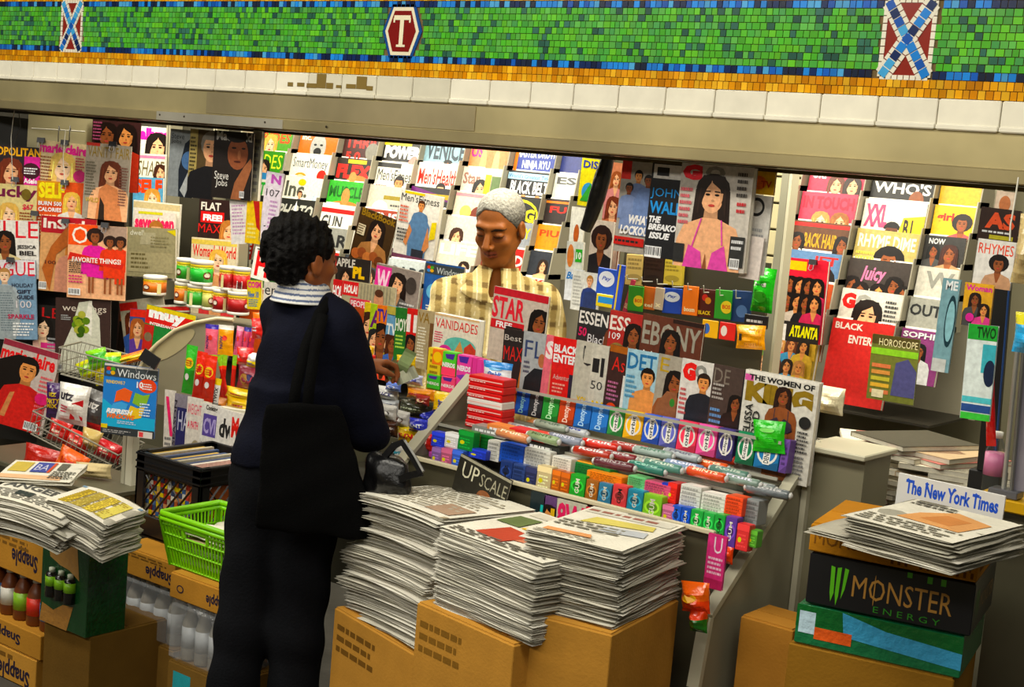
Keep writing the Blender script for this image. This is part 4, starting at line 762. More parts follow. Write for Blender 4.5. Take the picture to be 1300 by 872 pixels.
for k, (tl, tr, bl, c, l) in enumerate([((56, 528), (84, 538), (58, 556), 'b8241c', 'red crisp bag lying left in the lower basket'), ((78, 540), (108, 552), (80, 566), 'c82c20', 'red crisp bag lying middle in the lower basket'), ((96, 540), (122, 548), (100, 566), 'd0b878', 'beige biscuit bag lying over red bags in the lower basket'), ((118, 552), (150, 566), (118, 576), 'b01c24', 'dark red crisp bag lying right in the lower basket')]):
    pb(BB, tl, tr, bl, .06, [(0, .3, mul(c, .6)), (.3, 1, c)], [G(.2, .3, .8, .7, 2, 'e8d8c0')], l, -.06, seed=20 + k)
pb(PL(100, 570, 3.25, 30), (72, 560), (108, 580), (66, 592), .07, [(0, 1, 'd8641c')], [TT('UTZ', 'b02018', .3, .75, .1, .7, b=.05)], 'orange crisp bag standing behind the left newspapers', 0, seed=31)
pb(PL(100, 570, 3.22, 30), (98, 586), (144, 590), (96, 604), .06, [(0, 1, 'c8b890')], [G(.2, .3, .8, .6, 2, '5a4a30')], 'tan paper snack bag lying behind the left newspapers', 0, seed=32, m='page_paper')
pb(PL(100, 570, 3.3, 30), (30, 560), (78, 574), (26, 596), .06, [(0, 1, 'a8281c')], [], 'dark red crisp bag behind the pale broadsheet at far left', 0, seed=33)
# shelf uprights below the blue magazine
b = MB(); a = onY(160, 560, 3.3); b.box(a.x - .02, a.x, 3.3, 3.33, .5, a.z + .05, 'a8a48e', bev=.002); b.box(a.x + .004, a.x + .04, 3.3, 3.33, .5, a.z + .05, 'c4c0aa', bev=.002)
tag(b.build('shelf_upright', 'painted_metal'), 'pale metal upright under the blue computer magazine', 'post')
# ---- sticks, pouches and sweets left of the customer
K1 = PL(262, 440, 3.62, 20)
g = 'hanging candy sticks left of the customer'
for k, (x0, y0, x1, y1, c, c2, l) in enumerate([(232, 436, 246, 498, '46b83c', 'e8d030', 'green candy stick packet standing left of the red ones'), (245, 444, 258, 505, 'd8341c', 'ecc830', 'red and yellow candy stick packet, left of its twin'), (257, 449, 272, 508, 'dc3c20', 'ecc830', 'red and yellow candy stick packet, right of its twin')]):
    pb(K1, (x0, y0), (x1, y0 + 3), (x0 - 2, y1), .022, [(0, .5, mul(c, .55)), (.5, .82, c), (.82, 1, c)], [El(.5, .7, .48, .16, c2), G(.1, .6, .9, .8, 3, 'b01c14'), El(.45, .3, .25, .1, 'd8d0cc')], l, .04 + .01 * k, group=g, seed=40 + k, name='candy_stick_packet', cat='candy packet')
for k in range(7):
    x0 = 270 + k * 4.2; pb(K1, (x0, 450 + (k % 3)), (x0 + 6, 451), (x0 - 5, 512), .012, [(0, .7, 'b82418'), (.7, .82, 'd8481c'), (.82, 1, '8cc83c')], [], 'thin red candy stick with a green top left of the customer', .0 + .006 * (k % 2), group=g, seed=50 + k, name='candy_stick', cat='candy stick')
pb(K1, (276, 480), (284, 482), (268, 518), .012, [(0, .2, '8a8a84'), (.2, .8, 'e0dcd4'), (.8, 1, 'd8c020')], [('tv', 'TWIX', .1, .1, .9, .8, '1a1a1a')], 'white candy bar with dark upright lettering among the red sticks', .05, seed=58, name='candy_bar', cat='candy bar')
K2 = PL(280, 430, 3.68, 20)
for k, (x0, x1, c, c2, l) in enumerate([(262, 279, 'e06c84', '3c2c98', 'pink candy packet with a blue top, first in the upper row'), (279, 299, 'eca828', 'f0e8e0', 'orange-yellow candy packet, second in the upper row'), (299, 308, 'dc6890', 'e8a8c0', 'pink candy packet, third in the upper row'), (308, 316, 'd05878', '3c3490', 'rose candy packet with a blue top, fourth in the upper row'), (315, 323, 'b8385c', '2c2c88', 'dark pink candy packet, last in the upper row')]):
    pb(K2, (x0, 411 + k), (x1, 413 + k), (x0 - 3, 450), .02, [(0, .84, c), (.84, 1, c2)], [El(.5, .62, .22, .12, 'd84030'), ('tv', 'NOW', .05, .1, .35, .7, '3c2c68')], l, .0, seed=60 + k, name='candy_packet', cat='candy packet')
for k, (tl, tr, bl, bands, ops, l) in enumerate([((298, 440), (320, 442), (300, 462), [(0, 1, 'cc2420')], [Rr(.1, .35, .9, .65, 'f0d8d4')], 'red sweet bag with a white band beside the customer\'s back'), ((312, 446), (330, 449), (312, 466), [(0, .5, 'e8d020'), (.5, 1, 'ece8e0')], [G(.1, .1, .9, .4, 2, '3c48a0')], 'white and yellow sweet bag beside the customer\'s back'),
   ((300, 462), (332, 468), (300, 492), [(0, 1, '7c2838')], [El(.3, .5, .2, .3, 'a0783c'), El(.6, .6, .2, .2, '3c3860'), El(.8, .4, .15, .3, 'c04858')], 'dark red clear bag of mixed toys and sweets'), ((288, 489), (330, 498), (286, 502), [(0, 1, 'e4c428')], [G(.1, .2, .7, .6, 1, 'b02c20')], 'yellow candy bar box lying, upper one by the customer\'s back'), ((288, 500), (328, 508), (286, 518), [(0, 1, 'dcb824')], [G(.2, .2, .8, .6, 1, '8c2c20')], 'yellow candy bar box lying, lower one by the customer\'s back'),
   ((272, 502), (288, 506), (270, 522), [(0, 1, 'b0722c')], [G(.1, .2, .9, .7, 2, '3c2c20')], 'brown candy bag at the foot of the red sticks'), ((322, 404), (338, 404), (320, 430), [(0, 1, 'c82824')], [G(.2, .3, .8, .7, 2, 'eee')], 'red sweet bag under the small yellow booklet')]):
    pb(K1, tl, tr, bl, .05, bands, ops, l, .0 + .004 * k, seed=70 + k)
KP = PL(335, 380, 3.72, 10)
MG(KP, (318, 356), (336, 357), (314, 392), 'e4d030', [TT('COSM', 'e02c8c', .74, .96, b=.05), TT('New 10', '2c6cb0', .4, .62, .05, .8), G(.1, .08, .9, .36, 4, '3a78a8')], 'small yellow booklet with pink title beside the customer\'s shoulder', 0, name='booklet', cat='booklet')
MG(KP, (335, 357), (362, 361), (333, 398), 'ece6da', [TT('eni', '1c1c1c', .6, .92, .05, .75, b=.0), Rr(.78, .5, 1, 1, 'c8241c'), Rr(0, 0, 1, .4, '6a2c20'), TT('tan', 'e0a838', .12, .32, .1, .7)], 'white magazine with lower-case black letters beside the striped collar', .02)
pb(KP, (318, 396), (340, 398), (320, 424), .03, [(0, .5, 'e8c028'), (.5, 1, 'e87c28')], [G(.1, .2, .9, .8, 3, '3c88c0')], 'bright yellow-orange sweet bag beside the customer\'s shoulder', .02, seed=81)
# row of magazines behind the black crate
MR = PL(265, 530, 3.56, 10); g = 'magazines standing behind the black crate'
for k, (tl, tr, bg, ops, ds) in enumerate([((213, 495), (226, 497), 'e0d8cc', [('poly', [(.1, .9), (.4, .9), (.9, .3), (.6, .3)], 'e0306c'), G(.1, .05, .8, .3, 3, '777')], 'white magazine with a pink slash, first behind the black crate'), ((223, 499), (242, 503), '8c8490', [Rr(.2, .1, 1, .8, '2c2c5c'), TT('HA', 'c8c8dc', .45, .75, .3, .98, b=0), ('tv', 'SEASON', .0, .2, .18, .9, '2c2434')], 'magazine with a dark blue panel, second behind the black crate'),
   ((239, 503), (258, 507), 'e8e0d4', [TT('WEIGHT', 'e05870', .74, .9, b=0), TT('A PATH', 'e05870', .52, .64, .1, .8), El(.7, .2, .3, .16, 'a89c80')], 'pale magazine with thin pink title, third behind the black crate'), ((256, 510), (280, 516), 'e8e4dc', [Rr(.1, .5, .8, .84, '5c4c94'), TT('CVI', 'b8acd8', .54, .78, .14, .76), TT('HOMEY', '44403c', .3, .4, .1, .85), TT('MEALS', '6a6c5c', .1, .22, .05, .95), TT('Cooking', '3a3430', .88, .98, .2, .8)], 'white magazine with violet square, fourth behind the black crate'),
   ((277, 517), (299, 523), 'ece8e0', [TT('dw', '2a2a2a', .56, .86, .05, .9, b=.04), TT('Mad', 'd84030', .3, .44, .05, .85), G(.1, .05, .9, .22, 3, '88a')], 'white magazine with bold black lower-case letters, fifth behind the crate'), ((294, 522), (322, 528), 'ece6dc', [TT('Me', 'd0281c', .6, .92, .05, .6, b=.05), Rr(.6, .4, 1, .7, 'd83c20'), G(.1, .1, .6, .5, 5, '444')], 'white magazine with bold red letters, sixth behind the crate')]):
    MG(MR, tl, tr, (tl[0] - 6, tl[1] + 82), bg, ops, ds, .006 * k, g, th=.004)
a = K1.at(226, 508, .05); e = K1.at(345, 532, .05); b = MB(); b.box(0, (e - a).length, 0, .16, -.02, 0, 'd4ceb8', bev=.003); b.box(0, (e - a).length, .12, .15, -.6, -.02, '4c4838')
o = b.build('candy_shelf', 'painted_metal'); o.matrix_world = frame(a, (e.x - a.x, e.y - a.y, 0)); tag(o, 'pale-edged shelf under the candy sticks left of the customer', 'shelf')
b = MB(); a = onY(168, 588, 3.48); e = onY(330, 632, 3.48); b.box(a.x, e.x, 3.48, 3.8, a.z - .04, a.z - .01, '5c5844', bev=.003); b.box(a.x, e.x, 3.48, 3.5, 0, a.z - .04, '4a4636')
o = b.build('magazine_shelf', 'painted_metal'); tag(o, 'grey shelf under the magazines behind the black crate', 'shelf')
# =============== the sloping candy display and what stands behind it ===============
XR_ = -1.65; XL_ = -2.66
# right end panel, seen from the aisle side, with its sloping front edge
def side_panel(X, pix, thick, label):
    pts = [onX(x, y, X) for x, y in pix]; t = thing('display_side_panel' if False else 'candy_display_end', label, 'display end', Vector((X, pts[0].y, pts[0].z))); o0 = Vector((X, pts[0].y, pts[0].z))
    b = MB(); n = len(pts); v = [p - o0 for p in pts]; v2 = [p + Vector((thick, 0, 0)) for p in v]
    b.add(v + v2, [tuple(range(n)), tuple(range(n, 2 * n))[::-1]] + [(i, (i + 1) % n, (i + 1) % n + n, i + n)[::-1] for i in range(n)], '8e8a74'); b.build('end_sheet', 'painted_metal', t)
    return t, o0, v
t, o0, v = side_panel(XR_, [(1034, 562), (896, 782), (880, 872), (1005, 872), (1035, 562)][:4], .012, 'grey metal right end of the candy display with sloping front edge')
b = MB(); d = (v[1] - v[0]); 
for (a, e) in ((v[0], v[1]), (v[1], v[2])):
    u = (e - a).normalized(); nn = Vector((0, -u.z, u.y)); nn = nn if nn.z > 0 else -nn
    vs = [a + Vector((x, 0, 0)) + nn * q for x in (-.012, .02) for q in (-.004, .012)] + [e + Vector((x, 0, 0)) + nn * q for x in (-.012, .02) for q in (-.004, .012)]
    b.add(vs, [(0, 1, 3, 2), (4, 6, 7, 5), (0, 4, 5, 1), (2, 3, 7, 6), (1, 5, 7, 3), (0, 2, 6, 4)], 'bab69e')
b.build('edge_trim', 'painted_metal', t)
# squarer cabinet end behind it
pA = onX(1036, 560, XR_ + .02); 
b = MB(); b.box(XR_ + .014, XR_ + .03, 3.42, 3.44, .3, pA.z - .0, 'c0bca4'); b.box(XR_ + .03, XR_ + .17, 3.44, 3.6, .3, pA.z - .02, '79745c'); b.box(XR_ - .0, XR_ + .18, 3.41, 3.62, pA.z - .02, pA.z - .005, 'b6b29a', bev=.003)
b.lathe([(.004, 0), (.004, .004)], (0, 0, 0), '3a3020', 8, Matrix.Translation((XR_ + .06, 3.44, 1.0)) @ Matrix.Rotation(PI / 2, 4, 'X'))
tag(b.build('cabinet', 'painted_metal'), 'dull grey cabinet end right of the candy display', 'cabinet')
# left end strip and shelves of the display
t = thing('candy_display', 'stepped grey candy display with clear rails and pale front rail', 'display', Vector((XL_, 3.05, .0)))
def L(b, n, m='painted_metal'): o = b.build(n, m, t); o.location = Vector((-XL_, -3.05, 0)); return o
zA = onY(700, 546, 3.36).z; zC = onY(750, 634, 3.07).z
b = MB(); b.box(XL_, XR_ - .013, 3.33, 3.42, .5, zA - .004, '5c5846'); L(b, 'rear_step')
b = MB(); b.box(XL_, XR_ - .013, 3.16, 3.33, .5, zA - .005, '4c4838'); L(b, 'middle_step')
b = MB(); b.box(XL_, XR_ - .013, 3.045, 3.16, .5, zC - .004, '45412f'); L(b, 'front_step')
a0 = onX(604, 480, XL_); a1 = onX(502, 604, XL_); b = MB(); dd = Vector((0, 0, .02))
u = (a1 - a0).normalized(); nn = Vector((0, -u.z, u.y)); nn = nn if nn.z > 0 else -nn
lp = [a0, a1, Vector((XL_, a1.y, .5)), Vector((XL_, a0.y, .5))]; b.add(lp + [p + Vector((-.012, 0, 0)) for p in lp], [(3, 2, 1, 0), (4, 5, 6, 7), (0, 4, 7, 3), (1, 2, 6, 5), (2, 3, 7, 6), (0, 1, 5, 4)], '77735f'); L(b, 'end_sheet'); b = MB()
vs = [p + Vector((x, 0, 0)) + nn * q for p in (a0, a1) for x in (-.032, .004) for q in (.0, .012)]
b.add(vs, [(0, 1, 3, 2), (4, 6, 7, 5), (0, 4, 5, 1), (2, 3, 7, 6), (1, 5, 7, 3), (0, 2, 6, 4)], 'bab59c'); L(b, 'left_edge')
zr = onY(700, 624, 3.04).z
b = MB(); b.box(XL_ + .004, XR_ - .014, 3.03, 3.042, zr - .006, zr + .006, 'd0c8ac', bev=.002); L(b, 'front_rail')
for (Y_, px, py) in ((3.335, 700, 503), (3.335, 700, 545), (3.16, 700, 571)):
    z_ = onY(px, py, Y_).z; b = MB(); b.box(XL_, XR_ - .014, Y_ - .004, Y_, z_ - .004, z_ + .004, 'a8a698'); L(b, 'clear_rail', 'plastic')
# back row of upright gum packs
g = 'upright packs in the back row of the candy display'
A_ = [(628, 655, 'e0702c', None, '', 'orange'), (655, 672, '2454a8', '9cc', 'Dentyne', 'blue'), (672, 689, '2a3034', 'ccc', 'Dentyne', 'black'), (689, 710, '2c8c3c', 'cfc', 'Dentyne', 'green'), (710, 730, 'b8481c', 'fdc', 'Dentyne', 'rust red'), (730, 751, '2468b0', 'bdf', 'Dentyne', 'blue'), (751, 773, '2c74bc', 'bdf', 'Dentyne', 'bright blue'),
      (773, 793, '3c8c48', None, 'orbit', 'green'), (793, 817, 'e8b428', None, 'orbit', 'yellow'), (817, 839, '2858b8', None, 'orbit', 'royal blue'), (839, 861, '6468b0', None, 'orbit', 'lavender'), (861, 886, 'd83c58', None, 'orbit', 'coral red'), (886, 911, 'e05898', None, 'orbit', 'pink'), (912, 933, '3c3468', None, 'Eclipse', 'dark purple'), (936, 960, '0c6c48', None, 'Eclipse', 'dark green'), (960, 992, '1c6c9c', None, 'DENTYNE', 'teal blue'), (992, 1002, '6c4c94', None, '', 'violet')]
for k, (x0, x1, c, tc, tx, cn) in enumerate(A_):
    yt = 494 + (x0 - 655) * .187; yb = 525 + (x0 - 655) * .223
    a = onY(x0, yt, 3.34); e = onY(x1, yt + (x1 - x0) * .18, 3.34); d = onY(x0, yb, 3.34); w_ = (e.x - a.x) * .96; h_ = a.z - d.z
    ops = [('tv', tx, .3, .08, .75, .92, tc)] if tc else ([El(.5, .5, .42, .36, 'e8e6de'), El(.5, .5, .34, .28, mul(c, 1.2)), Rr(.36, .14, .64, .86, 'f0eee6'), ('tv', tx, .4, .18, .6, .82, '1c2c3c')] if tx else [G(.2, .2, .8, .8, 4, mul(c, .5))])
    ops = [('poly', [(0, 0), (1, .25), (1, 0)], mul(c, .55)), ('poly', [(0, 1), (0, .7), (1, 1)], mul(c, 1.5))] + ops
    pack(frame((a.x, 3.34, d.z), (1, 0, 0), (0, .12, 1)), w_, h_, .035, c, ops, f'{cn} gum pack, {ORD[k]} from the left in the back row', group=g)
g = 'packs and stacks along the front of the candy display'
# x0,x1,ytop,ybot,Y,color,text, label
FR = [(548, 565, 547, 566, 3.08, '2c3cb0', '', 'royal blue pack at the left end'), (565, 583, 548, 567, 3.08, 'd8d8d4', '', 'white pack next to the royal blue one'), (548, 560, 567, 590, 3.06, '7c5c90', '', 'mauve pack below the royal blue one'), (560, 574, 568, 592, 3.06, 'a85c78', '', 'rose pack below the white one'), (574, 588, 570, 594, 3.06, '3c5cb0', '', 'blue-pink pack right of the rose one'),
  (582, 602, 545, 570, 3.08, '1c7c34', '', 'green pack with yellow top at the left'), (602, 610, 551, 570, 3.12, 'b82820', '', 'thin red pack between two green ones'), (609, 625, 551, 575, 3.12, '1c6c2c', '', 'green pack left of the white stack'), (595, 618, 568, 580, 3.08, '2438a0', '', 'blue and white pack under the green ones'),
  (619, 635, 558, 584, 3.1, 'dcdad0', '', 'white stack left of the blue stack'), (635, 666, 561, 586, 3.1, '2454b4', '', 'blue stack beside the white stack'), (666, 700, 567, 590, 3.1, 'd8d8d0', '', 'white stack under the black box'), (635, 651, 584, 612, 3.07, '24386c', '42', 'dark blue pack below the blue stack'), (651, 667, 588, 616, 3.07, '34487c', '', 'navy and red pack below the blue stack'), (667, 682, 592, 619, 3.07, '2c3050', '', 'dark navy pack left of the cream one'),
  (682, 701, 590, 621, 3.07, 'c8b890', '', 'cream pack with brown scroll'), (701, 712, 596, 622, 3.07, 'b46420', '', 'brown-orange pack, left one of two'), (712, 724, 599, 625, 3.07, 'a85818', '', 'brown-orange pack, right one of two'), (701, 726, 578, 596, 3.1, 'e8e4d8', '', 'white pack pile under an orange lid'),
  (724, 744, 601, 632, 3.07, '2c9c34', '5', 'green pack with round seal under a green box'), (730, 776, 586, 602, 3.12, '1c7c3c', '', 'long green box'), (744, 760, 608, 637, 3.07, '9c6428', '5', 'tan-brown pack right of the green seal'), (745, 791, 596, 609, 3.09, 'ec8c1c', '', 'long orange box'),
  (760, 777, 612, 641, 3.07, '3c7c9c', '5', 'teal and yellow pack before the first coral one'), (778, 797, 614, 645, 3.07, 'd8484c', '5', 'coral pack with dark upright word'), (797, 817, 620, 650, 3.07, '2c8ca8', '5', 'turquoise pack with round seal'), (797, 820, 603, 618, 3.1, '7cd08c', '', 'mint green stack'), (817, 841, 626, 660, 3.07, '8cc83c', '5', 'lime pack with upright word'), (817, 853, 609, 626, 3.1, 'd85c84', '', 'pink and orange stack'),
  (841, 856, 640, 664, 3.07, 'b86c8c', '', 'pink-striped pack right of the lime one'), (840, 848, 612, 636, 3.1, '1c2c8c', '', 'thin navy pack beside the red one'), (848, 860, 612, 638, 3.1, 'c82820', '', 'red pack beside the thin navy one'), (853, 865, 641, 668, 3.07, '2458b8', '5', 'blue pack, left one of two'), (865, 877, 643, 671, 3.07, '1c4ca8', '5', 'blue pack, right one of two'), (864, 891, 614, 643, 3.1, 'dcdcd4', '', 'white stack with pale print'), (877, 893, 646, 676, 3.07, '2ca048', '5', 'green pack after the blue pair'), (891, 922, 624, 648, 3.1, 'e4e2d8', '', 'second white stack further right'),
  (893, 907, 650, 680, 3.07, '34a850', '5', 'green pack with red dot, left one of two'), (907, 921, 652, 683, 3.07, '2c9c44', '5', 'green pack with red dot, right one of two'), (921, 936, 655, 696, 3.07, '5c3c90', '5', 'tall violet pack'), (921, 944, 628, 652, 3.1, 'e8582c', '', 'orange-red stack near the right end'), (936, 952, 664, 698, 3.07, 'c83c3c', '', 'red and white pack near the right end'), (944, 964, 632, 664, 3.12, '8c9090', '', 'grey stack at the right end'), (950, 962, 672, 694, 3.08, '5c9c3c', '', 'small green pack at the right end')]
for k, (x0, x1, yt, yb, Y_, c, tx, l) in enumerate(FR):
    a = onY(x0, yt, Y_); e = onY(x1, yt + (x1 - x0) * .2, Y_); d = onY(x0, yb, Y_)
    w_ = (e.x - a.x) * .96; h_ = a.z - d.z
    ops = []
    if tx: ops = [El(.5, .55, .42, .24, mul(c, 1.9)), El(.5, .55, .3, .16, mul(c, .5)), ('tv', 'GUM' if tx == '5' else '42', .36, .25, .64, .85, 'f0ecd8' if k % 2 else '1c1c1c')]
    elif 'stack' in l or 'pile' in l or 'box' in l: ops = [Rr(0, y, 1, y + .015, mul(c, .45)) for y in (.2, .4, .6, .8)] + [G(.1, .05, .9, .95, 5, mul(c, .55))]
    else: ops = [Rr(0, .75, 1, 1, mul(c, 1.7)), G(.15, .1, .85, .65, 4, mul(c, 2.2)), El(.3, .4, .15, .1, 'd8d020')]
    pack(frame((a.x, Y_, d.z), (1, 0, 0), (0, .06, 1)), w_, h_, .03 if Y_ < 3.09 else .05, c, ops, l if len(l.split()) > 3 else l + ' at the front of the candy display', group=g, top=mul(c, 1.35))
# flat boxes on top
for (x, y, w_, d_, c, l) in ((689, 568, .11, .05, '2a2c26', 'black and white flat box on the white stack'), (728, 588, .12, .05, 'eca428', 'flat orange-yellow box on the white pile'), (636, 546, .1, .05, 'dc8c50', 'peach flat box behind the blue stack'), (668, 552, .12, .05, 'c82c28', 'flat red box behind the black one'), (620, 548, .12, .05, '8c8c86', 'flat silver box behind the green packs'), (690, 580, .0, 0, '', '')):
    if not l: continue
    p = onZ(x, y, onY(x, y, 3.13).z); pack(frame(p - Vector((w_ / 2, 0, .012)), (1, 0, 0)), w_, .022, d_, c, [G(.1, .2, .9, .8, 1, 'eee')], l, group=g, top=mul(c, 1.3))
# rolls of sweets and tubs lying between the two rows
g = 'rolls of sweets lying in the middle of the candy display'
RL = [(727, 547, 'd0d4d8', 'white and blue roll', '2c3c8c'), (718, 558, '8c94a8', 'slate grey roll', 'ccd'), (752, 575, 'a83420', 'red roll with white word', 'eee'), (762, 565, 'c8301c', 'bright red roll behind the worded one', 'eee'), (785, 579, '7c2830', 'maroon roll with silver ends', 'ccc'), (780, 590, '5c2c34', 'dark maroon roll below', 'a99'), (814, 584, 'b8b8a4', 'cream-grey roll', '888'), (842, 592, '5c8c80', 'teal roll with foil ends', 'cdc'), (822, 594, '3c7c70', 'deep teal roll', '9cb'), (830, 575, 'a4b8b0', 'pale mint roll at the back', '687'), (869, 592, '8098b8', 'silver-blue roll', 'eef'), (866, 578, 'b4bcc0', 'silver roll at the back', '778'),
      (900, 590, 'e0642c', 'orange roll, upper one', 'fec'), (897, 602, 'd05428', 'orange roll, lower one', 'fdb'), (926, 600, '64887c', 'grey-green roll', 'bcb'), (940, 610, '7c9488', 'pale grey-green roll', 'dde'), (960, 616, '848c8c', 'grey roll near the end panel', 'ccc'), (690, 556, '9cb088', 'pale green roll at the left', '564'), (664, 545, 'c8ccc4', 'white roll at the far left', '889'), (700, 541, 'a8b4a0', 'sage roll at the back left', '676'), (800, 568, 'a83c34', 'brick red roll at the back', 'edd'), (912, 580, 'c8442c', 'red-orange roll at the back right', 'fdc'), (975, 624, '6c7478', 'dark grey roll beside the end panel', 'bbb'), (651, 553, 'd89468', 'peach roll at the left', 'fec')]
for k, (x, y, c, l, c2) in enumerate(RL):
    p = onZ(x, y, zA + .014 + .012 * (k % 2)); r = .0125; hl = .055; an = rnd.uniform(-.12, .12)
    M = Matrix.Translation(p) @ Matrix.Rotation(an, 4, 'Z') @ Matrix.Rotation(PI / 2, 4, 'Y')
    t_ = thing('candy_roll', l + (' among the sweets of the display' if len(l.split()) < 4 else ''), 'candy roll', M, g)
    b = MB(); b.lathe([(r * .7, -hl), (r, -hl + .004), (r, hl - .004), (r * .7, hl)], (0, 0, 0), c, 12); b.build('wrapper', 'foil', t_)
    for s_ in (-1, 1):
        b = MB(); b.lathe([(r * .55, -.001), (r * .75, .004), (r * .3, .008)] if s_ > 0 else [(r * .3, -.008), (r * .75, -.004), (r * .55, .001)], (0, 0, s_ * hl), 'c8c8c4', 10); b.build('foil_end', 'foil', t_)
    b = MB(); f = lambda u, v, e: (math.cos(-(v - .5) * 1.5 + PI + .55) * (r + e), math.sin(-(v - .5) * 1.5 + PI + .55) * (r + e) * 1, (u - .5) * 2 * hl * .8)
    f2 = lambda u, v, e: (-math.sin(.9 + (v - .5) * 1.2) * (r + e) * -1 * -1, -math.cos(.9 + (v - .5) * 1.2) * (r + e), (u - .5) * 2 * hl * .8)
    surf_art(b, [TT(['Certs', 'MINTS', 'Rolls', 'Fruit'][k % 4], c2, .2, .8, .08, .92)], 2 * hl, .02, f2); b.build('printed_label', 'plastic', t_)
# red bundle at the left of the tray
g = 'red boxes bundled at the left end of the candy display'
p = onY(590, 548, 3.19); p.z = zA - .004
for k in range(7):
    z_ = p.z + k * .0215; c = 'e4e0d8' if k == 3 else 'c01c1c'
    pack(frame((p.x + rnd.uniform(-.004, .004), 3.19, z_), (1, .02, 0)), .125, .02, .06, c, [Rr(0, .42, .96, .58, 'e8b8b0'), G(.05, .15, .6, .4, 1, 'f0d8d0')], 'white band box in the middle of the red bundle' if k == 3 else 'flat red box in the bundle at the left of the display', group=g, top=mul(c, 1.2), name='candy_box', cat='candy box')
OP = PL(640, 480, 3.3, 0)
pb(OP, (625, 462), (663, 468), (612, 486), .03, [(0, .3, '2c6cc0'), (.3, .75, 'e4ecf0'), (.75, 1, '3c8cd0')], [TT('Orbit', '3c6cc0', .35, .65, .2, .8, sl=.3), El(.5, .8, .3, .1, '78b8e0')], 'blue and white gum bag leaning on the red bundle', .0, seed=90)
pb(OP, (610, 484), (632, 487), (608, 496), .02, [(0, 1, 'e8c020')], [], 'small yellow bag beside the red bundle', .02, seed=91)
# low front: covers hung on the front rail
FP = PL(700, 650, 3.025, 0); g = 'covers hung under the front rail'
MG(PL(610, 590, 3.0, 0), (588, 577), (652, 612), (574, 620), '2a2820', [Rr(0, .93, 1, 1, 'a8a48c'), TT('UP', 'd8d4b8', .45, .86, .1, .42, b=.0), TT('SCALE', 'a8a48c', .45, .8, .46, .97, b=0), El(.6, .2, .14, .2, '8c5c3c')], 'tilted black magazine with tall cream capitals above the tallest newspapers', .0)
for (tl, tr, bg, ops, l) in (((672, 622), (690, 627), '1c2c30', [TT('el', '28b0a8', .3, .8, .1, .9)], 'dark magazine with teal letters under the front rail'), ((690, 628), (706, 632), '5c3c6c', [P(.4, .6, .4, 'o', '1c1210', 'c02c30'), Rr(.6, .5, .9, .8, 'd8b030')], 'purple magazine with a woman in red under the front rail'), ((706, 632), (742, 641), 'c4c0ac', [TT('8W', 'd02860', .45, .95, .03, .98, b=.04), TT('eek', '8c6c74', .5, .8, .6, .95, b=0), Rr(0, 0, .9, .25, '9c8c84')], 'pale magazine with crimson numeral under the front rail'), ((743, 643), (768, 649), 'd02840', [P(.3, .7, .3, 'w', '2c1a12', '5c1c20'), Rr(.5, .5, 1, .95, 'b8b4a4')], 'red magazine with two small faces under the front rail'), ((768, 650), (800, 658), 'd8d0c0', [Rr(0, .85, 1, 1, 'c03040'), TT('Shelf', 'b04858', .5, .75, .1, .8, b=0)], 'white magazine with a red top edge under the front rail'), ((800, 656), (860, 672), 'c87888', [Rr(0, .8, 1, .95, 'd8a8b0')], 'pink magazine mostly behind the newspapers')):
    MG(FP, tl, tr, (tl[0] - 4, tl[1] + 70), bg, ops, l, .0, g)
MG(PL(915, 710, 2.96, 0), (906, 678), (929, 684), (893, 744), 'c83c7c', [('t', 'U', .35, .66, .8, .96, 'f0d8e4', .0), G(.1, .25, .9, .6, 4, 'f0c8dc'), Rr(0, 0, 1, .18, 'a82c5c')], 'narrow pink card leaning against the sloping end panel', .0, name='price_card', cat='card')
CPp = PL(890, 750, 2.9, 0)
pb(CPp, (872, 738), (908, 742), (866, 775), .07, [(0, .4, 'e04818'), (.4, 1, 'ec6c1c')], [El(.5, .55, .3, .2, 'e8b020')], 'orange crisp bag at the foot of the end panel', 0, seed=95)
pb(CPp, (882, 770), (904, 774), (876, 800), .06, [(0, .6, '2c6c24'), (.6, 1, 'd8481c')], [], 'green and orange crisp bag lowest by the end panel', .0, seed=96)
pb(PL(930, 690, 3.02, 0), (916, 692), (936, 697), (910, 712), .03, [(0, 1, 'e8501c')], [], 'small orange bag above the pink card', 0, seed=97)
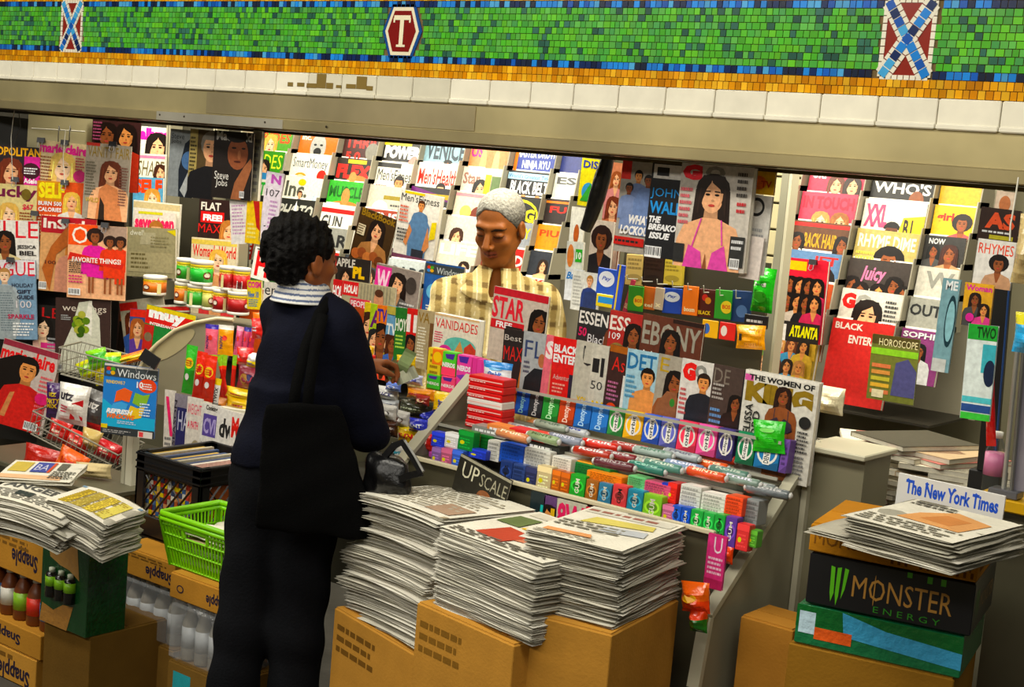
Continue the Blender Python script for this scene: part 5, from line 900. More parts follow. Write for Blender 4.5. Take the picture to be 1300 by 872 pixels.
# stack of black boxes etc. between curved tray edge and left of display (in front of the customer's hand)
NP = PL(520, 470, 3.36, 0)
for k, (x0, x1, yt, yb, c, ops, l) in enumerate([(540, 557, 440, 494, 'd8c030', [G(.2, .1, .8, .9, 6, '8c6c20')], 'tall yellow candy box left of the bright pink boxes'), (548, 562, 442, 462, 'e07828', [El(.5, .5, .4, .35, 'e8c020')], 'orange candy box with sunburst on the upper tier'),
   (560, 578, 445, 475, '5cc03c', [Rr(0, .0, 1, .35, 'e8486c'), ('poly', [(.2, .9), (.9, .95), (.8, .7), (.3, .72)], '4c2c8c'), TT('NERDS', 'f0ece8', .35, .55, .05, .95, b=.05)], 'green and red candy box with white word, upper tier'), (578, 597, 449, 488, 'd84898', [('poly', [(.1, .95), (.8, .97), (.7, .75), (.2, .76)], '4c2c8c'), TT('NERDS', 'f4e8f0', .48, .66, .05, .95, b=.05), ('poly', [(0, .3), (.6, .1), (1, .25), (.5, .38)], '7c3c9c')], 'magenta candy box with white word, upper tier'),
   (597, 603, 453, 492, 'cc3c8c', [Rr(.2, .1, .8, .3, '6c2c7c')], 'thin magenta box edge, nearest of three'), (603, 609, 455, 492, 'd04494', [Rr(.2, .1, .8, .3, '6c2c7c')], 'thin magenta box edge, middle of three'), (609, 614, 457, 490, 'c83c88', [Rr(.2, .1, .8, .3, '6c2c7c')], 'thin magenta box edge, last of three'),
   (541, 558, 474, 492, '48b43c', [('poly', [(.1, .9), (.8, .95), (.7, .7), (.2, .72)], '4c2c8c'), TT('NERDS', 'eee', .3, .5, .05, .95)], 'green candy box with white word, lower left'), (559, 577, 476, 496, 'e05078', [('poly', [(.1, .9), (.8, .95), (.7, .7), (.2, .72)], '4c2c8c'), TT('NERDS', 'eee', .3, .5, .05, .95)], 'pink-red candy box with white word, lower middle')]):
    a = NP.at(x0, yt, .001 * k); e = NP.at(x1, yt + (x1 - x0) * .18, .001 * k); d = NP.at(x0, yb, .001 * k)
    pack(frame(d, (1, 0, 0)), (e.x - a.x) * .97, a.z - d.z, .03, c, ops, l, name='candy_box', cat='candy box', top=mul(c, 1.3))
MGp = PL(470, 480, 3.3, 5)
for k, (tl, tr, bl, t_, bands, ops, l) in enumerate([((496, 463), (528, 468), (494, 482), .05, [(0, 1, '54506c')], [G(.05, .2, .95, .8, 2, 'b8b4c8')], 'slate-violet clear bag of sweets right of the customer\'s hand'), ((505, 450), (530, 453), (503, 464), .04, [(0, 1, 'e0c024')], [G(.1, .3, .9, .7, 1, '8c3020')], 'yellow candy bag above the violet one'), ((455, 436), (476, 440), (453, 452), .04, [(0, 1, 'e8b828')], [G(.1, .2, .9, .8, 2, 'a02c20')], 'yellow and red candy bag left of the banknote'),
   ((462, 448), (478, 451), (460, 464), .04, [(0, 1, 'c8281c')], [G(.1, .2, .9, .8, 2, 'f0d8d0')], 'red and white candy bag under the yellow one by the sleeve'), ((478, 488), (508, 494), (476, 504), .05, [(0, 1, 'd8d8d4')], [TT('SNACK', '2c2c6c', .3, .7, .05, .95, sl=.2)], 'white candy bag with dark blue word below the hand'), ((484, 504), (508, 508), (482, 522), .05, [(0, 1, 'b8bcc0')], [TT('LITE', '24345c', .4, .8, .1, .9, sl=.2)], 'silver candy bag with dark word, lowest by the sleeve'),
   ((518, 490), (554, 496), (516, 504), .05, [(0, 1, 'e09428')], [G(.1, .3, .9, .7, 1, '8c2c1c')], 'orange candy bar lying below the green boxes'), ((508, 504), (552, 512), (506, 524), .06, [(0, 1, '3a3c2c')], [G(.05, .2, .95, .6, 2, '98a080')], 'dark olive box of candy bars below the orange bar'), ((553, 496), (578, 500), (549, 534), .05, [(0, .4, '2c3868'), (.4, 1, 'e8c428')], [('tv', 'Butter', .3, .1, .75, .9, '1c3c9c')], 'yellow and blue candy bag leaning on the display edge'), ((510, 522), (540, 528), (508, 548), .06, [(0, 1, '4c4038')], [Rr(.1, .1, .4, .9, 'd8d4c8'), Rr(.6, .1, .9, .9, 'ece8e0')], 'brown and white box of bars under the olive box'),
   ((534, 518), (556, 522), (532, 534), .05, [(0, 1, '2430a0')], [], 'blue candy bag low beside the display edge'), ((508, 540), (544, 546), (506, 574), .06, [(0, .5, 'e0b024'), (.5, 1, 'ecc830')], [El(.3, .6, .15, .1, 'b03020'), El(.7, .4, .15, .1, '3c7c30')], 'yellow candy bag behind the handbag handle'), ((536, 578), (592, 586), (532, 606), .05, [(0, 1, 'd8341c')], [G(.5, .1, .95, .9, 2, 'f0e0d8')], 'flat red candy bag lying behind the tallest newspapers')]):
    pb(MGp, tl, tr, bl, t_, bands, ops, l, .0 + (.1 if k >= 11 else 0), seed=100 + k, name='candy_bag', cat='candy bag')
ML = PL(520, 560, 3.16, 0)
for k, (x0, y0, x1, y1, t_, c, c2, tx, l) in enumerate([(486, 512, 506, 532, .04, 'dcd8d0', '3c2c24', '', 'white and brown bar box beside the sleeve'), (506, 520, 522, 540, .04, 'c8c4bc', '5c3420', '', 'pale bar box right of the white and brown one'), (522, 530, 546, 546, .04, '2c34a4', 'd8dce8', 'MINT', 'navy candy bag with pale word low by the display end'), (488, 532, 508, 552, .04, '4c3024', 'd8c8b0', 'BAR', 'brown candy bag with cream word beside the handbag'),
  (508, 540, 536, 562, .04, 'ecc428', 'c02c20', 'FUN', 'bright yellow candy bag with red word above the handbag handle'), (536, 548, 552, 570, .04, 'b8281c', 'f0d8c8', '', 'red candy bag against the display end'), (500, 562, 522, 584, .04, 'e4e0d8', '3c9cb0', 'm', 'white candy bag with a blue letter behind the handbag'), (522, 562, 548, 586, .04, 'd8a47c', '8c4c2c', '', 'tan card tray behind the handbag handle'), (546, 572, 566, 592, .04, 'a84c98', 'ecd8ec', '', 'mauve candy bag above the red flat bag'),
  (478, 520, 488, 540, .03, 'e0a424', '6c2c1c', '', 'amber candy bag touching the sleeve'), (492, 484, 512, 494, .03, '6c84c8', 'eee', '', 'pale blue candy bag under the customer\'s hand'), (530, 500, 548, 512, .03, '8c2c24', 'e8c8a0', '', 'dark red candy bag right of the orange bar'), (512, 474, 540, 486, .04, 'b8bcd8', '4c4c8c', 'GUM', 'lilac candy bag with dark word below the violet one')]):
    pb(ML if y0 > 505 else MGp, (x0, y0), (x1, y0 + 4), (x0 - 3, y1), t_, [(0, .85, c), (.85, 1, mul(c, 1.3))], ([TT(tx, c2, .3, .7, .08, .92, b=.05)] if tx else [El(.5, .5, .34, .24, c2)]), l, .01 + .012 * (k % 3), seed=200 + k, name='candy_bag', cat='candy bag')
zz = onY(520, 556, 3.3).z
b = MB(); b.box(-3.1, XL_ - .034, 3.27, 3.5, zz - .3, zz, '5c5844', bev=.003); b.box(-3.05, XL_ - .034, 3.0, 3.27, zz - .4, zz - .1, '4c4836', bev=.003); tag(b.build('counter_shelf', 'painted_metal'), 'grey counter shelf of sweets in front of the customer', 'shelf')
# ---- upright covers behind the display
QP = PL(800, 440, 3.52, 0); g = 'covers in the upper row behind the candy display'
q = [((633, 364), (702, 378), (618, 432), 'c8b8a8', [Rr(0, .9, 1, 1, 'b02430'), TT('STAR', 'c82c3c', .58, .88, .0, .6, b=.03), Rr(.0, .44, .62, .56, 'b8242c'), TT('FREE', 'eee', .46, .54, .1, .4), P(.88, .62, .3, 'b', '17100e', '3a2018'), Rr(.3, .1, .6, .5, '2a2422')], 'red-topped weekly in front of the man\'s chest'),
 ((734, 389), (775, 397), (728, 438), '2a2a2a', [TT('ESSENCE', 'e4e0d8', .72, .95, .03, 1.35, b=.02), TT('50', 'c0285c', .5, .66, .05, .3), TT('Black', 'ddd', .42, .56, .35, .95, b=0), TT('Men', 'ddd', .28, .42, .35, .8, b=0), TT('Love', 'ddd', .12, .26, .1, .6, b=0), El(.95, .4, .12, .3, '6a3c28')], 'black magazine with white capitals in the upper row'),
 ((774, 393), (818, 401), (768, 442), 'a0302c', [TT('ESS', 'e8dcd0', .66, .92, .02, .6, b=.02), TT('109', 'eee', .5, .62, .02, .35, b=0), P(.72, .62, .34, 'b', '1c110d', 'd8c8a0'), El(.3, .2, .3, .25, '8c7440')], 'red magazine with smiling woman in the upper row'),
 ((815, 397), (892, 412), (808, 450), '5c3426', [Rr(.5, .93, 1, 1, '2a1814'), TT('EBONY', '9c9484', .5, .9, .02, .97, b=.02), P(.5, .6, .34, 'b', '17100e', '4a2a1c'), TT('Nia', 'f0e8dc', .12, .4, .03, .35, sl=.3, b=0), TT('Hair!', 'f0e8dc', .1, .24, .72, .98, sl=.3, b=0)], 'wide brown magazine with black-haired woman in the upper row')]
for k, (tl, tr, bl, bg, ops, l) in enumerate(q): MG(QP, tl, tr, (bl[0], bl[1] + 22), bg, ops, l, .01 * k, g, th=.008)
QF = PL(830, 480, 3.44, 0); g = 'covers in the lower row behind the candy display'
q = [((643, 417), (668, 421), '2a2422', [TT('Best', 'c8c0b4', .84, .92, .05, .9, b=0), TT('MAX', 'b82c24', .56, .76, .05, 1.0, b=0), G(.05, .2, .6, .5, 4, 'ddd'), ('poly', [(.8, 0), (1, .6), (1, 0)], 'b87838')], 'dark magazine with red title, first in the lower row'),
 ((667, 420), (695, 425), 'a8acac', [TT('FL', '3c4868', .64, .88, .1, .95, b=0), El(.9, .62, .16, .1, 'a86c48'), ('poly', [(.1, .0), (.2, .35), (.6, .5), (1, .5), (1, 0)], '1e2024'), G(.1, .4, .4, .6, 3, '556')], 'grey magazine with dark sleeve, second in the lower row'),
 ((693, 424), (706, 427), 'd8707c', [TT('S', 'f0e4e0', .66, .92, .05, .9, b=.05), Rr(.7, 0, 1, .6, 'c8906c')], 'narrow pink magazine with white letter, third in the lower row'),
 ((705, 427), (734, 432), 'c42420', [TT('BLACK', 'eee', .78, .9, .05, 1.1, b=.04), TT('ENTER', 'eee', .64, .76, .05, 1.1, b=.04), TT('Adventure', 'd8b8b0', .4, .47, .1, .9, b=0), G(.1, .2, .7, .36, 3, 'e8a090'), Rr(.8, 0, 1, .5, '2a2438'), El(.4, .08, .15, .06, 'd8a020')], 'bright red magazine with white capitals, fourth in the lower row'),
 ((732, 431), (756, 436), 'bcb8a8', [('t', 'U', .4, .66, .95, .94, '2a2a2a', -.0), Rr(.45, .7, .9, .9, 'bcb8a8'), TT('YOU', 'd0b020', .1, .22, .3, .9)], 'pale grey magazine with square black letter, fifth in the lower row'),
 ((753, 436), (774, 440), 'c8c4b4', [Rr(.1, .6, .5, .8, '222'), Rr(.6, .55, .8, .82, '222'), TT('50', '3a3a3a', .36, .48, .1, .8, b=0), TT('AM', 'd8b820', .06, .2, .1, .95, b=.05)], 'pale magazine with black blocks and yellow letters, sixth in the row'),
 ((773, 436), (799, 442), '3c2420', [Rr(0, .9, .9, 1, '9c5c20'), TT('As', 'c02c24', .64, .84, .2, .8, b=0), G(.1, .2, .7, .5, 5, 'b06c8c'), El(.4, .1, .25, .08, 'c8481c'), Rr(.8, 0, 1, .6, 'e0dcd4')], 'dark brown magazine with red letters, seventh in the lower row'),
 ((798, 442), (837, 449), 'a4c4d0', [TT('DET', '2c6c98', .72, .95, .03, .95, b=.02), P(.72, .62, .26, 'o', '17100e', None, 's'), G(.04, .3, .4, .65, 5, '5c94b4')], 'light blue magazine with bare-chested man in the lower row'),
 ((835, 448), (867, 455), 'a49c8c', [TT('E', 'b0942c', .76, .96, .1, .45, b=0), P(.75, .62, .3, 'b', '17100e', None), ('poly', [(.05, .0), (.15, .3), (.5, .5), (.9, .5), (.95, .0)], '8a5c40'), El(.75, .35, .1, .06, '3c7c34')], 'grey-gold magazine with woman showing her bare back in the lower row'),
 ((866, 454), (907, 462), 'dcd8d0', [('t', 'G', .04, .7, .46, .96, 'd02420', .09), ('t', 'Q', .42, .72, .78, .95, '8c8c84', .06), P(.72, .7, .24, 'o', '2a1a12', '22242c', 's'), G(.04, .2, .28, .6, 6, 'c05858'), Rr(0, 0, 1, .08, '2454b0')], 'white magazine with a big red G and man in a dark suit'),
 ((905, 461), (948, 470), '4a3a34', [TT('DE', '7c7064', .74, .95, .03, .5, b=0), P(.75, .5, .2, 'b', '17100e', '2a1c18'), G(.05, .5, .4, .75, 4, 'b0a8a0'), G(.05, .15, .4, .4, 3, '6c94c0'), Rr(.9, 0, 1, 1, '1c1a1c')], 'dim brown magazine left of the large gold-titled cover')]
for k, (tl, tr, bg, ops, l) in enumerate(q): MG(QF, tl, tr, (tl[0] - 9, tl[1] + 88), bg, ops, l, .004 * k, g, th=.004)
MG(QF, (945, 468), (1038, 486), (932, 596), 'dcd8cc', [Rr(0, .97, 1, 1, 'f0ece0'), Rr(0, .9, .12, .96, 'd060a0'), TT('THE WOMEN OF', '222', .91, .965, .06, .95, b=.04), TT('KING', '8c7424', .7, .9, .03, .95, b=.08), P(.55, .8, .16, 'b', '2a1610', None, 'l', '3c3040'), ('poly', [(.38, 0), (.4, .3), (.46, .46), (.66, .46), (.7, .3), (.74, 0)], '9a6038'), ('poly', [(.4, .5), (.5, .44), (.55, .47), (.62, .44), (.72, .5), (.7, .56), (.6, .6), (.55, .55), (.5, .6), (.41, .56)], '3c3040'), ('tv', 'MELISSA', .06, .3, .16, .68, '2a2a28'), ('tv', 'FORD', .17, .3, .27, .62, '2a2a28'), El(.88, .6, .08, .06, '222'), G(.8, .3, .96, .52, 6, '444'), G(.8, .05, .96, .28, 6, '777')], 'large white magazine with gold title and woman in dark bikini top', .055, th=.02)
pb(QF, (958, 532), (1000, 536), (955, 572), .03, [(0, 1, '34b828')], [El(.5, .8, .3, .1, '8ce078'), Rr(.1, .3, .9, .45, '1c7c1c')], 'bright green gum bag hanging in front of the bikini cover', .1, seed=120, name='gum_bag', cat='gum bag')
# ---- hanging covers and phone cards in the right half of the window
HG = PL(860, 270, 3.5, 0); g = 'sports and fashion covers hung at the right of the window'
MG(HG, (783, 203), (823, 207), (779, 318), 'a8a094', [Rr(.0, .8, .3, 1, 'c82c20'), P(.55, .84, .12, 'o', '17100e', '6c7ca0', 's'), P(.3, .7, .11, 'b', '17100e', '7c8cb0', 's'), P(.88, .8, .12, 'b', '17100e', '6c80a8', 's'), ('poly', [(.45, .2), (.5, .6), (.98, .6), (.98, .2)], '6c80a8'), ('poly', [(.1, .25), (.15, .55), (.5, .55), (.5, .25)], '7888ac'), TT('WHAT', 'f0ece8', .32, .42, .4, 1.1, b=.05, sl=.2), TT('LOCKOUT', 'f0ece8', .2, .3, .15, 1.2, b=.05, sl=.2), Rr(0, .08, .95, .17, 'b0241c'), G(.05, .1, .9, .15, 1, '222')], 'magazine with three players in blue and white slanted words', .0, g)
MG(HG, (820, 206), (864, 210), (817, 325), '1c1c20', [Rr(.05, .84, .9, .99, 'd8d4cc'), Rr(.15, .87, .5, .96, '1c1c20'), TT('JOHN', '2c8ccc', .62, .74, .03, .92, b=-.0), TT('WALL', '2c8ccc', .47, .6, .03, .95, b=.03), TT('THE', 'eee', .37, .44, .05, .4, sl=.2, b=.05), TT('BREAKOUT', 'eee', .29, .36, .05, 1.15, sl=.2, b=.05), TT('ISSUE', 'eee', .2, .27, .1, .7, sl=.2, b=.05), ('poly', [(.85, 1), (1, .9), (1, .3), (.9, .35)], 'b82c24'), ('bar', .02, .0, .5, .12)], 'black magazine with blue and white capitals, middle of the hanging three', .02, g)
MG(HG, (862, 206), (953, 213), (854, 336), 'c8c0b4', [('t', 'G', .02, .84, .3, .99, 'd02030', .09), ('t', 'Q', .34, .84, .62, .99, '8c8880', .06), P(.47, .7, .34, 'w', '241610', None, 'l'), ('poly', [(.14, .0), (.2, .22), (.38, .16), (.42, .0)], 'd050a0'), ('poly', [(.5, .0), (.54, .16), (.7, .24), (.78, .0)], 'd050a0'), ('poly', [(.24, .2), (.26, .2), (.36, .48), (.34, .48)], 'd050a0'), ('poly', [(.66, .24), (.68, .24), (.64, .48), (.62, .48)], 'd050a0'), ('poly', [(.42, .0), (.45, .15), (.48, .0)], '8a5434'), G(.02, .4, .2, .78, 6, 'c86870'), G(.8, .7, .98, .96, 4, '4a4440'), G(.82, .55, .98, .68, 2, 'b03038'), Rr(.78, .05, .98, .34, '30302e'), G(.8, .2, .96, .32, 2, 'ddd'), ('bar', .8, .03, .93, .13), Rr(0, .04, .15, .22, '2a2a2a')], 'large magazine with dark-haired woman in a pink bikini top', .04, g, th=.02)
MG(HG, (951, 216), (985, 219), (948, 245), 'e8b828', [El(.4, .5, .3, .3, 'e87c28'), TT('TV', 'c04818', .3, .6, .5, .9)], 'bright yellow cover at the upper edge beside the steel post', -.03)
MG(HG, (949, 246), (983, 250), (935, 345), 'dcd8d0', [El(.45, .85, .3, .12, '2a2a2a'), El(.45, .85, .22, .08, 'dcd8d0'), El(.1, .55, .1, .1, '2a2422'), G(.4, .3, .9, .6, 4, 'aaa')], 'white cover with black figure eight, right of the pink bikini', -.01)
MG(HG, (953, 300), (978, 304), (938, 352), 'e8dcd4', [], 'blank pale sheet hanging low beside the green pack', .01)
HR = PL(750, 270, 3.9, -10); g = 'strip of covers hanging beside the black sleeve'
for (tl, tr, bl, bg, ops, l, o_) in (((737, 200), (760, 203), (733, 260), 'e0d428', [El(.5, .3, .35, .2, '3c90c0'), ('poly', [(.1, .1), (.6, .5), (.9, .1)], '3c9c3c'), TT('DIS', '2c3c8c', .8, .96, .1, .9)], 'yellow-green cover at the top of the hanging strip', 0),
  ((727, 262), (744, 264), (722, 310), 'ecebe0', [El(.5, .3, .2, .25, 'b0602c')], 'white cover with small brown figure in the hanging strip', 0), ((722, 306), (743, 308), (718, 342), 'e0e4dc', [Rr(.55, .3, .95, .75, '3cb034'), TT('10', 'fff', .4, .65, .6, .9), El(.25, .5, .2, .4, 'd88848')], 'white cover with green number ten in the hanging strip', .02),
  ((718, 340), (740, 343), (716, 380), 'e4e8ec', [TT('Baby', '2c7cc0', .6, .9, sl=.3)], 'white cover with blue script in the hanging strip', .03), ((760, 205), (785, 208), (757, 345), 'b87858', [P(.5, .85, .12, 'w', '8c4c24', 'c88'), P(.5, .6, .16, 'w', '6c3018', 'a64'), Rr(0, 0, 1, .35, 'd0b8a8')], 'copper-toned cover behind the black sleeve', .0),
  ((752, 278), (780, 282), (745, 350), 'e0d0c0', [P(.5, .66, .36, 'b', '2c1610', '1e1a1e', 'a')], 'cover with smiling woman in a dark vest beside the black sleeve', .04), ((728, 343), (762, 348), (724, 392), 'e0e0d8', [G(.05, .1, .4, .9, 9, 'b0b0a8'), P(.65, .78, .26, 'w', 'a87838', '2c3c70', 's'), ('poly', [(.45, .0), (.5, .5), (.95, .55), (.95, 0)], '2c3860')], 'white cover with footballer in navy beside the phone cards', .06)):
    MG(HR, tl, tr, bl, bg, ops, l, o_, g, th=.006)
# the black sleeve (folded umbrella) hanging from the lintel
sp = PL(760, 240, 3.6, 0); b = MB(); p = [sp.at(*q_) for q_ in ((772, 200), (765, 225), (758, 250), (750, 275), (743, 292))]; o0 = p[0]
b.tube([q_ - o0 for q_ in p], [.02, .026, .026, .022, .018], '141414', 10); tag(b.build('folded_umbrella', 'leather'), 'black folded umbrella hanging from the lintel', 'umbrella'); bpy.data.objects['folded_umbrella'].location = o0
# phone cards on pegs
PC = PL(860, 370, 4.0, 0); g = 'phone cards on pegs'
cards = [(792, 797, 352, 395, 'b83c58', 'narrow crimson'), (798, 817, 362, 394, '3c8c2c', 'green with yellow disc'), (817, 832, 363, 392, 'c8702c', 'rust orange'), (831, 842, 364, 392, 'c8b8a0', 'beige'), (842, 866, 365, 397, '2448a0', 'royal blue with white oval'), (867, 886, 362, 399, 'e07c24', 'bright orange'), (887, 908, 366, 402, '4a1c14', 'black with red flowers'), (908, 929, 367, 404, '3c9434', 'leaf green with yellow disc'), (929, 954, 368, 408, '26406c', 'navy')]
for k, (x0, x1, yt, yb, c, n_) in enumerate(cards):
    M, w_, h_ = place(PC, (x0, yt), (x1, yt + 2), (x0 - 2, yb), .01 * (k % 2)); ops = [TT(['CALL', 'BOSS', 'tel', 'x', 'Pin', 'boom', 'BLACK', 'BOSS', 'NET'][k], 'f4e8c0', .12, .28, .15, .85)]
    if 'disc' in n_: ops = [El(.72, .42, .34, .22, 'e8d040'), TT('BOS', 'c83c20', .36, .5, .48, .95)]
    if 'oval' in n_: ops = [El(.5, .66, .42, .2, 'dce4ec'), TT('Pay', '2c4c9c', .6, .74, .25, .75, sl=.3)]
    if 'flowers' in n_: ops = [El(.4 + .2 * i, .7 - .1 * i, .18, .12, ['b82c20', 'd0902c'][i]) for i in range(2)] + [TT('BLACK', 'e8c830', .1, .24, .05, .8)]
    if n_ == 'navy': ops = [El(.55, .35, .28, .2, '5c7cac')]
    pack(M, w_, h_, .006, c, ops, f'{n_} phone card hanging, {ORD[k]} from the left', name='phone_card', cat='phone card', group=g)
for k, (tl, tr, bl, c, ops, l) in enumerate([((764, 340), (788, 344), (756, 372), '2c54b0', [El(.5, .6, .42, .3, 'e4e8f0'), TT('Pay', '5c6cb0', .5, .7, .25, .75, sl=.3)], 'blue card with white bubble beside the footballer'), ((758, 372), (782, 376), (756, 388), 'e8d028', [Rr(.1, .3, .9, .8, '2c8cc8')], 'yellow card with blue panel below the white bubble'), ((782, 335), (792, 337), (776, 392), '2c4cb0', [Rr(.3, 0, .5, 1, 'e0c828')], 'tall blue card edge with yellow stripe')]):
    M, w_, h_ = place(PL(770, 360, 3.8, 0), tl, tr, bl, .01 * k); pack(M, w_, h_, .006, c, ops, l, name='phone_card', cat='phone card')
for k, (tl, tr, bl, c, l) in enumerate([((795, 322), (818, 324), (793, 361), 'c0aa6c', 'tan hosiery packet left of the long-haired one'), ((818, 323), (846, 326), (814, 362), '2c1c14', 'packet showing long dark hair under the hanging covers'), ((843, 327), (866, 329), (841, 361), 'c4b04c', 'mustard packet right of the long-haired one')]):
    M, w_, h_ = place(PC, tl, tr, bl, -.03); pack(M, w_, h_, .02, c, [G(.1, .5, .9, .9, 3, mul(c, .5)), El(.5, .25, .4, .12, mul(c, .6))], l, name='hair_packet', cat='packet')
pb(PC, (958, 338), (986, 342), (952, 394), .05, [(0, 1, '2cb428')], [El(.5, .3, .4, .2, '58d048'), Rr(.1, .62, .8, .74, 'd8e0d0'), G(.15, .64, .75, .72, 1, '333')], 'bright green hanging packet beside the steel post', .02, seed=130, name='hanging_packet', cat='packet')
pb(PC, (938, 412), (976, 414), (934, 442), .04, [(0, 1, 'e8a41c')], [Rr(.05, .3, .2, .7, '222'), *[Rr(.3 + .1 * k, .05, .33 + .1 * k, .95, 'b8740c') for k in range(7)]], 'yellow-orange battery pack below the green packet', .04, seed=131, name='battery_pack', cat='battery pack')
M, w_, h_ = place(PC, (946, 398), (976, 402), (944, 414), .03); pack(M, w_, h_, .004, '1e1e1e', [G(.1, .3, .9, .7, 1, 'ccc')], 'black hang card above the battery pack', name='hang_card', cat='card')
for k, (x0, y0, c, l) in enumerate([(892, 405, 'e8b424', 'yellow and blue card low beside the navy one'), (914, 408, 'c82c24', 'red folded card left of the battery pack')]):
    M, w_, h_ = place(PC, (x0, y0), (x0 + 20, y0 + 3), (x0 - 2, y0 + 22), .02); pack(M, w_, h_, .004, c, [El(.3, .5, .2, .3, '3c68b0' if k == 0 else 'e8d8d0')], l, name='phone_card', cat='phone card')
t = thing('peg_panel', 'grey peg panel holding the phone cards', 'peg panel', PC.at(790, 350, -.06)); o0 = PC.at(790, 350, -.06); wd = (PC.at(975, 350, -.06) - o0).length
b = MB(); b.box(0, wd, .0, .01, -.28, .1, '3c3828'); b.build('panel', 'painted_metal', t)
for k in range(9):
    b = MB(); b.tube([(wd * (k + .4) / 9.4, 0, .0 - k * .002), (wd * (k + .4) / 9.4, -.09, .002 - k * .002), (wd * (k + .4) / 9.4, -.095, .012)], .002, 'c8c8bc', 6); b.build('peg', 'painted_metal', t)
# piles of papers on the ledge under the battery pack
g = 'magazines piled flat under the battery pack'
for k in range(9):
    p = onZ(930 + k * 2, 460 - k * 3.2, 1.2 + .011 * k); c = ['d8d4c4', '4c4c44', 'e4dcc4', '6c7c68', 'c8c0a8', '8c4c3c', 'dcd8cc', '3c4450', 'e8e4d8'][k]
    b = MB(); b.box(-.11, .11, -.14, .14, 0, .009, c, M=Matrix.Rotation(rnd.uniform(-.4, .3), 4, 'Z')); o = b.build('magazine', 'page_paper'); o.location = p + Vector((0, .25, 0)); tag(o, 'magazine lying in the flat pile under the battery pack', 'magazine', g)
p = onZ(940, 462, 1.19); b = MB(); b.box(-.5, .16, .02, .44, -.02, .0, '8c8870', bev=.003); b.box(-.5, .16, .4, .42, -.6, -.02, '5c5844'); o = b.build('ledge_shelf', 'painted_metal'); o.location = p + Vector((0, .0, 0)); tag(o, 'grey ledge behind the standing covers', 'shelf')
# ---- covers in front of the right rack
RK = PL(1030, 380, 4.5, 0)
MG(RK, (1003, 327), (1057, 333), (988, 430), 'c02438', [Rr(.1, .86, .5, .97, 'e0b420'), *[P(.18 + .21 * (k % 4), .68 - .2 * (k // 4), .17, 'bt'[k % 2], '17100e', ['2a2a30', 'c8b8a8', '1c1c20', 'b02c50'][k % 4]) for k in range(8)], Rr(0, 0, 1, .24, '2a2420'), TT('ATLANTA', 'e0d820', .06, .2, .3, .97, b=.05, sl=.2), Rr(0, 0, .22, .2, 'e8e0d8')], 'tilted red magazine with a group of women, hung beside the cream slats', .0, th=.014)
MG(RK, (1093, 423), (1152, 431), (1100, 505), '6c7038', [Rr(0, .86, 1, 1, '4c4424'), TT('HOROSCOPE', 'e0d8b0', .84, .95, .15, .97, b=.0), Rr(0, .7, 1, .8, '8cc03c'), ('poly', [(.5, .1), (.55, .6), (.8, .68), (1, .5), (1, .1)], '4c4c78'), *[Rr(.05, .1 + .1 * k, .45, .16 + .1 * k, ['c87850', 'd0a848', 'b8b048', 'c89050'][k % 4]) for k in range(5)], Rr(.1, .04, .35, .16, 'd8d0b0')], 'small astrology cover in front of the red one in the right rack', .02)
clipper(RK, 1032, 333, .02, 'black binder clip on the tilted red magazine', .014)
# =============== foreground: newspapers, cases, crate, basket ===============
def zrect(z, A, B, depth=None, Cp=None):
    """frame on the level z: A,B pixels of the near edge, Cp pixel of the corner behind A"""
    a = onZ(*A, z); b = onZ(*B, z); x = b - a; w_ = x.length
    M = frame(a, x)
    if Cp: c = onZ(*Cp, z); depth = abs((M.inverted() @ c).y)
    return M, w_, depth
def news_mesh(w_, d_, t_, seed, bend=None, ops=None, col=None):
    R = random.Random(seed); b = MB(); ns = 3; nx, ny = 10, 7
    for s in range(ns):
        z0 = t_ * s / ns; z1 = t_ * (s + .82) / ns; ox = R.uniform(-.006, .006); oy = R.uniform(-.004, .006); p1, p2, p3 = [R.uniform(0, 6) for _ in range(3)]
        c = col or R.choice(['cfcabb', 'c0bbab', 'd6d2c4', 'b4af9f', 'a9a595']); top = []; bot = []
        for j in range(ny + 1):
            for i in range(nx + 1):
                u, v = i / nx, j / ny; x = u * w_ + ox + (.003 * math.sin(9 * v + p1) if i in (0, nx) else 0); y = v * d_ + oy + (.003 * math.sin(8 * u + p2) if j in (0, ny) else 0)
                e = .0012 * math.sin(7 * u + p3) + .001 * math.sin(11 * v + p1)
                zz = bend(u, v) if bend else 0
                pinch = .35 if j == 0 else (0 if i not in (0, nx) else .15)
                top.append((x, y, zz + e + z1 - (z1 - z0) * pinch)); bot.append((x, y, zz + e + z0 + (z1 - z0) * pinch))
        n = len(top); q = nx + 1; fs = []
        for j in range(ny):
            for i in range(nx): a = j * q + i; fs.append((a, a + 1, a + q + 1, a + q)); fs.append((a + n + q, a + n + q + 1, a + n + 1, a + n))
        for i in range(nx): fs.append((i, i + n, i + n + 1, i + 1)); a = ny * q + i; fs.append((a + 1, a + n + 1, a + n, a))
        for j in range(ny): a = j * q; fs.append((a + q, a + q + n, a + n, a)); a = j * q + nx; fs.append((a, a + n, a + n + q, a + q))
        b.add(top + bot, fs, c, True)
    return b
def news_variants(w_, d_, t_, bend=None, n=4):
    out = []
    for k in range(n): o = news_mesh(w_, d_, t_, k * 7 + int(w_ * 1000), bend).build('newspaper', 'newsprint', link=False); out.append(o)
    return out
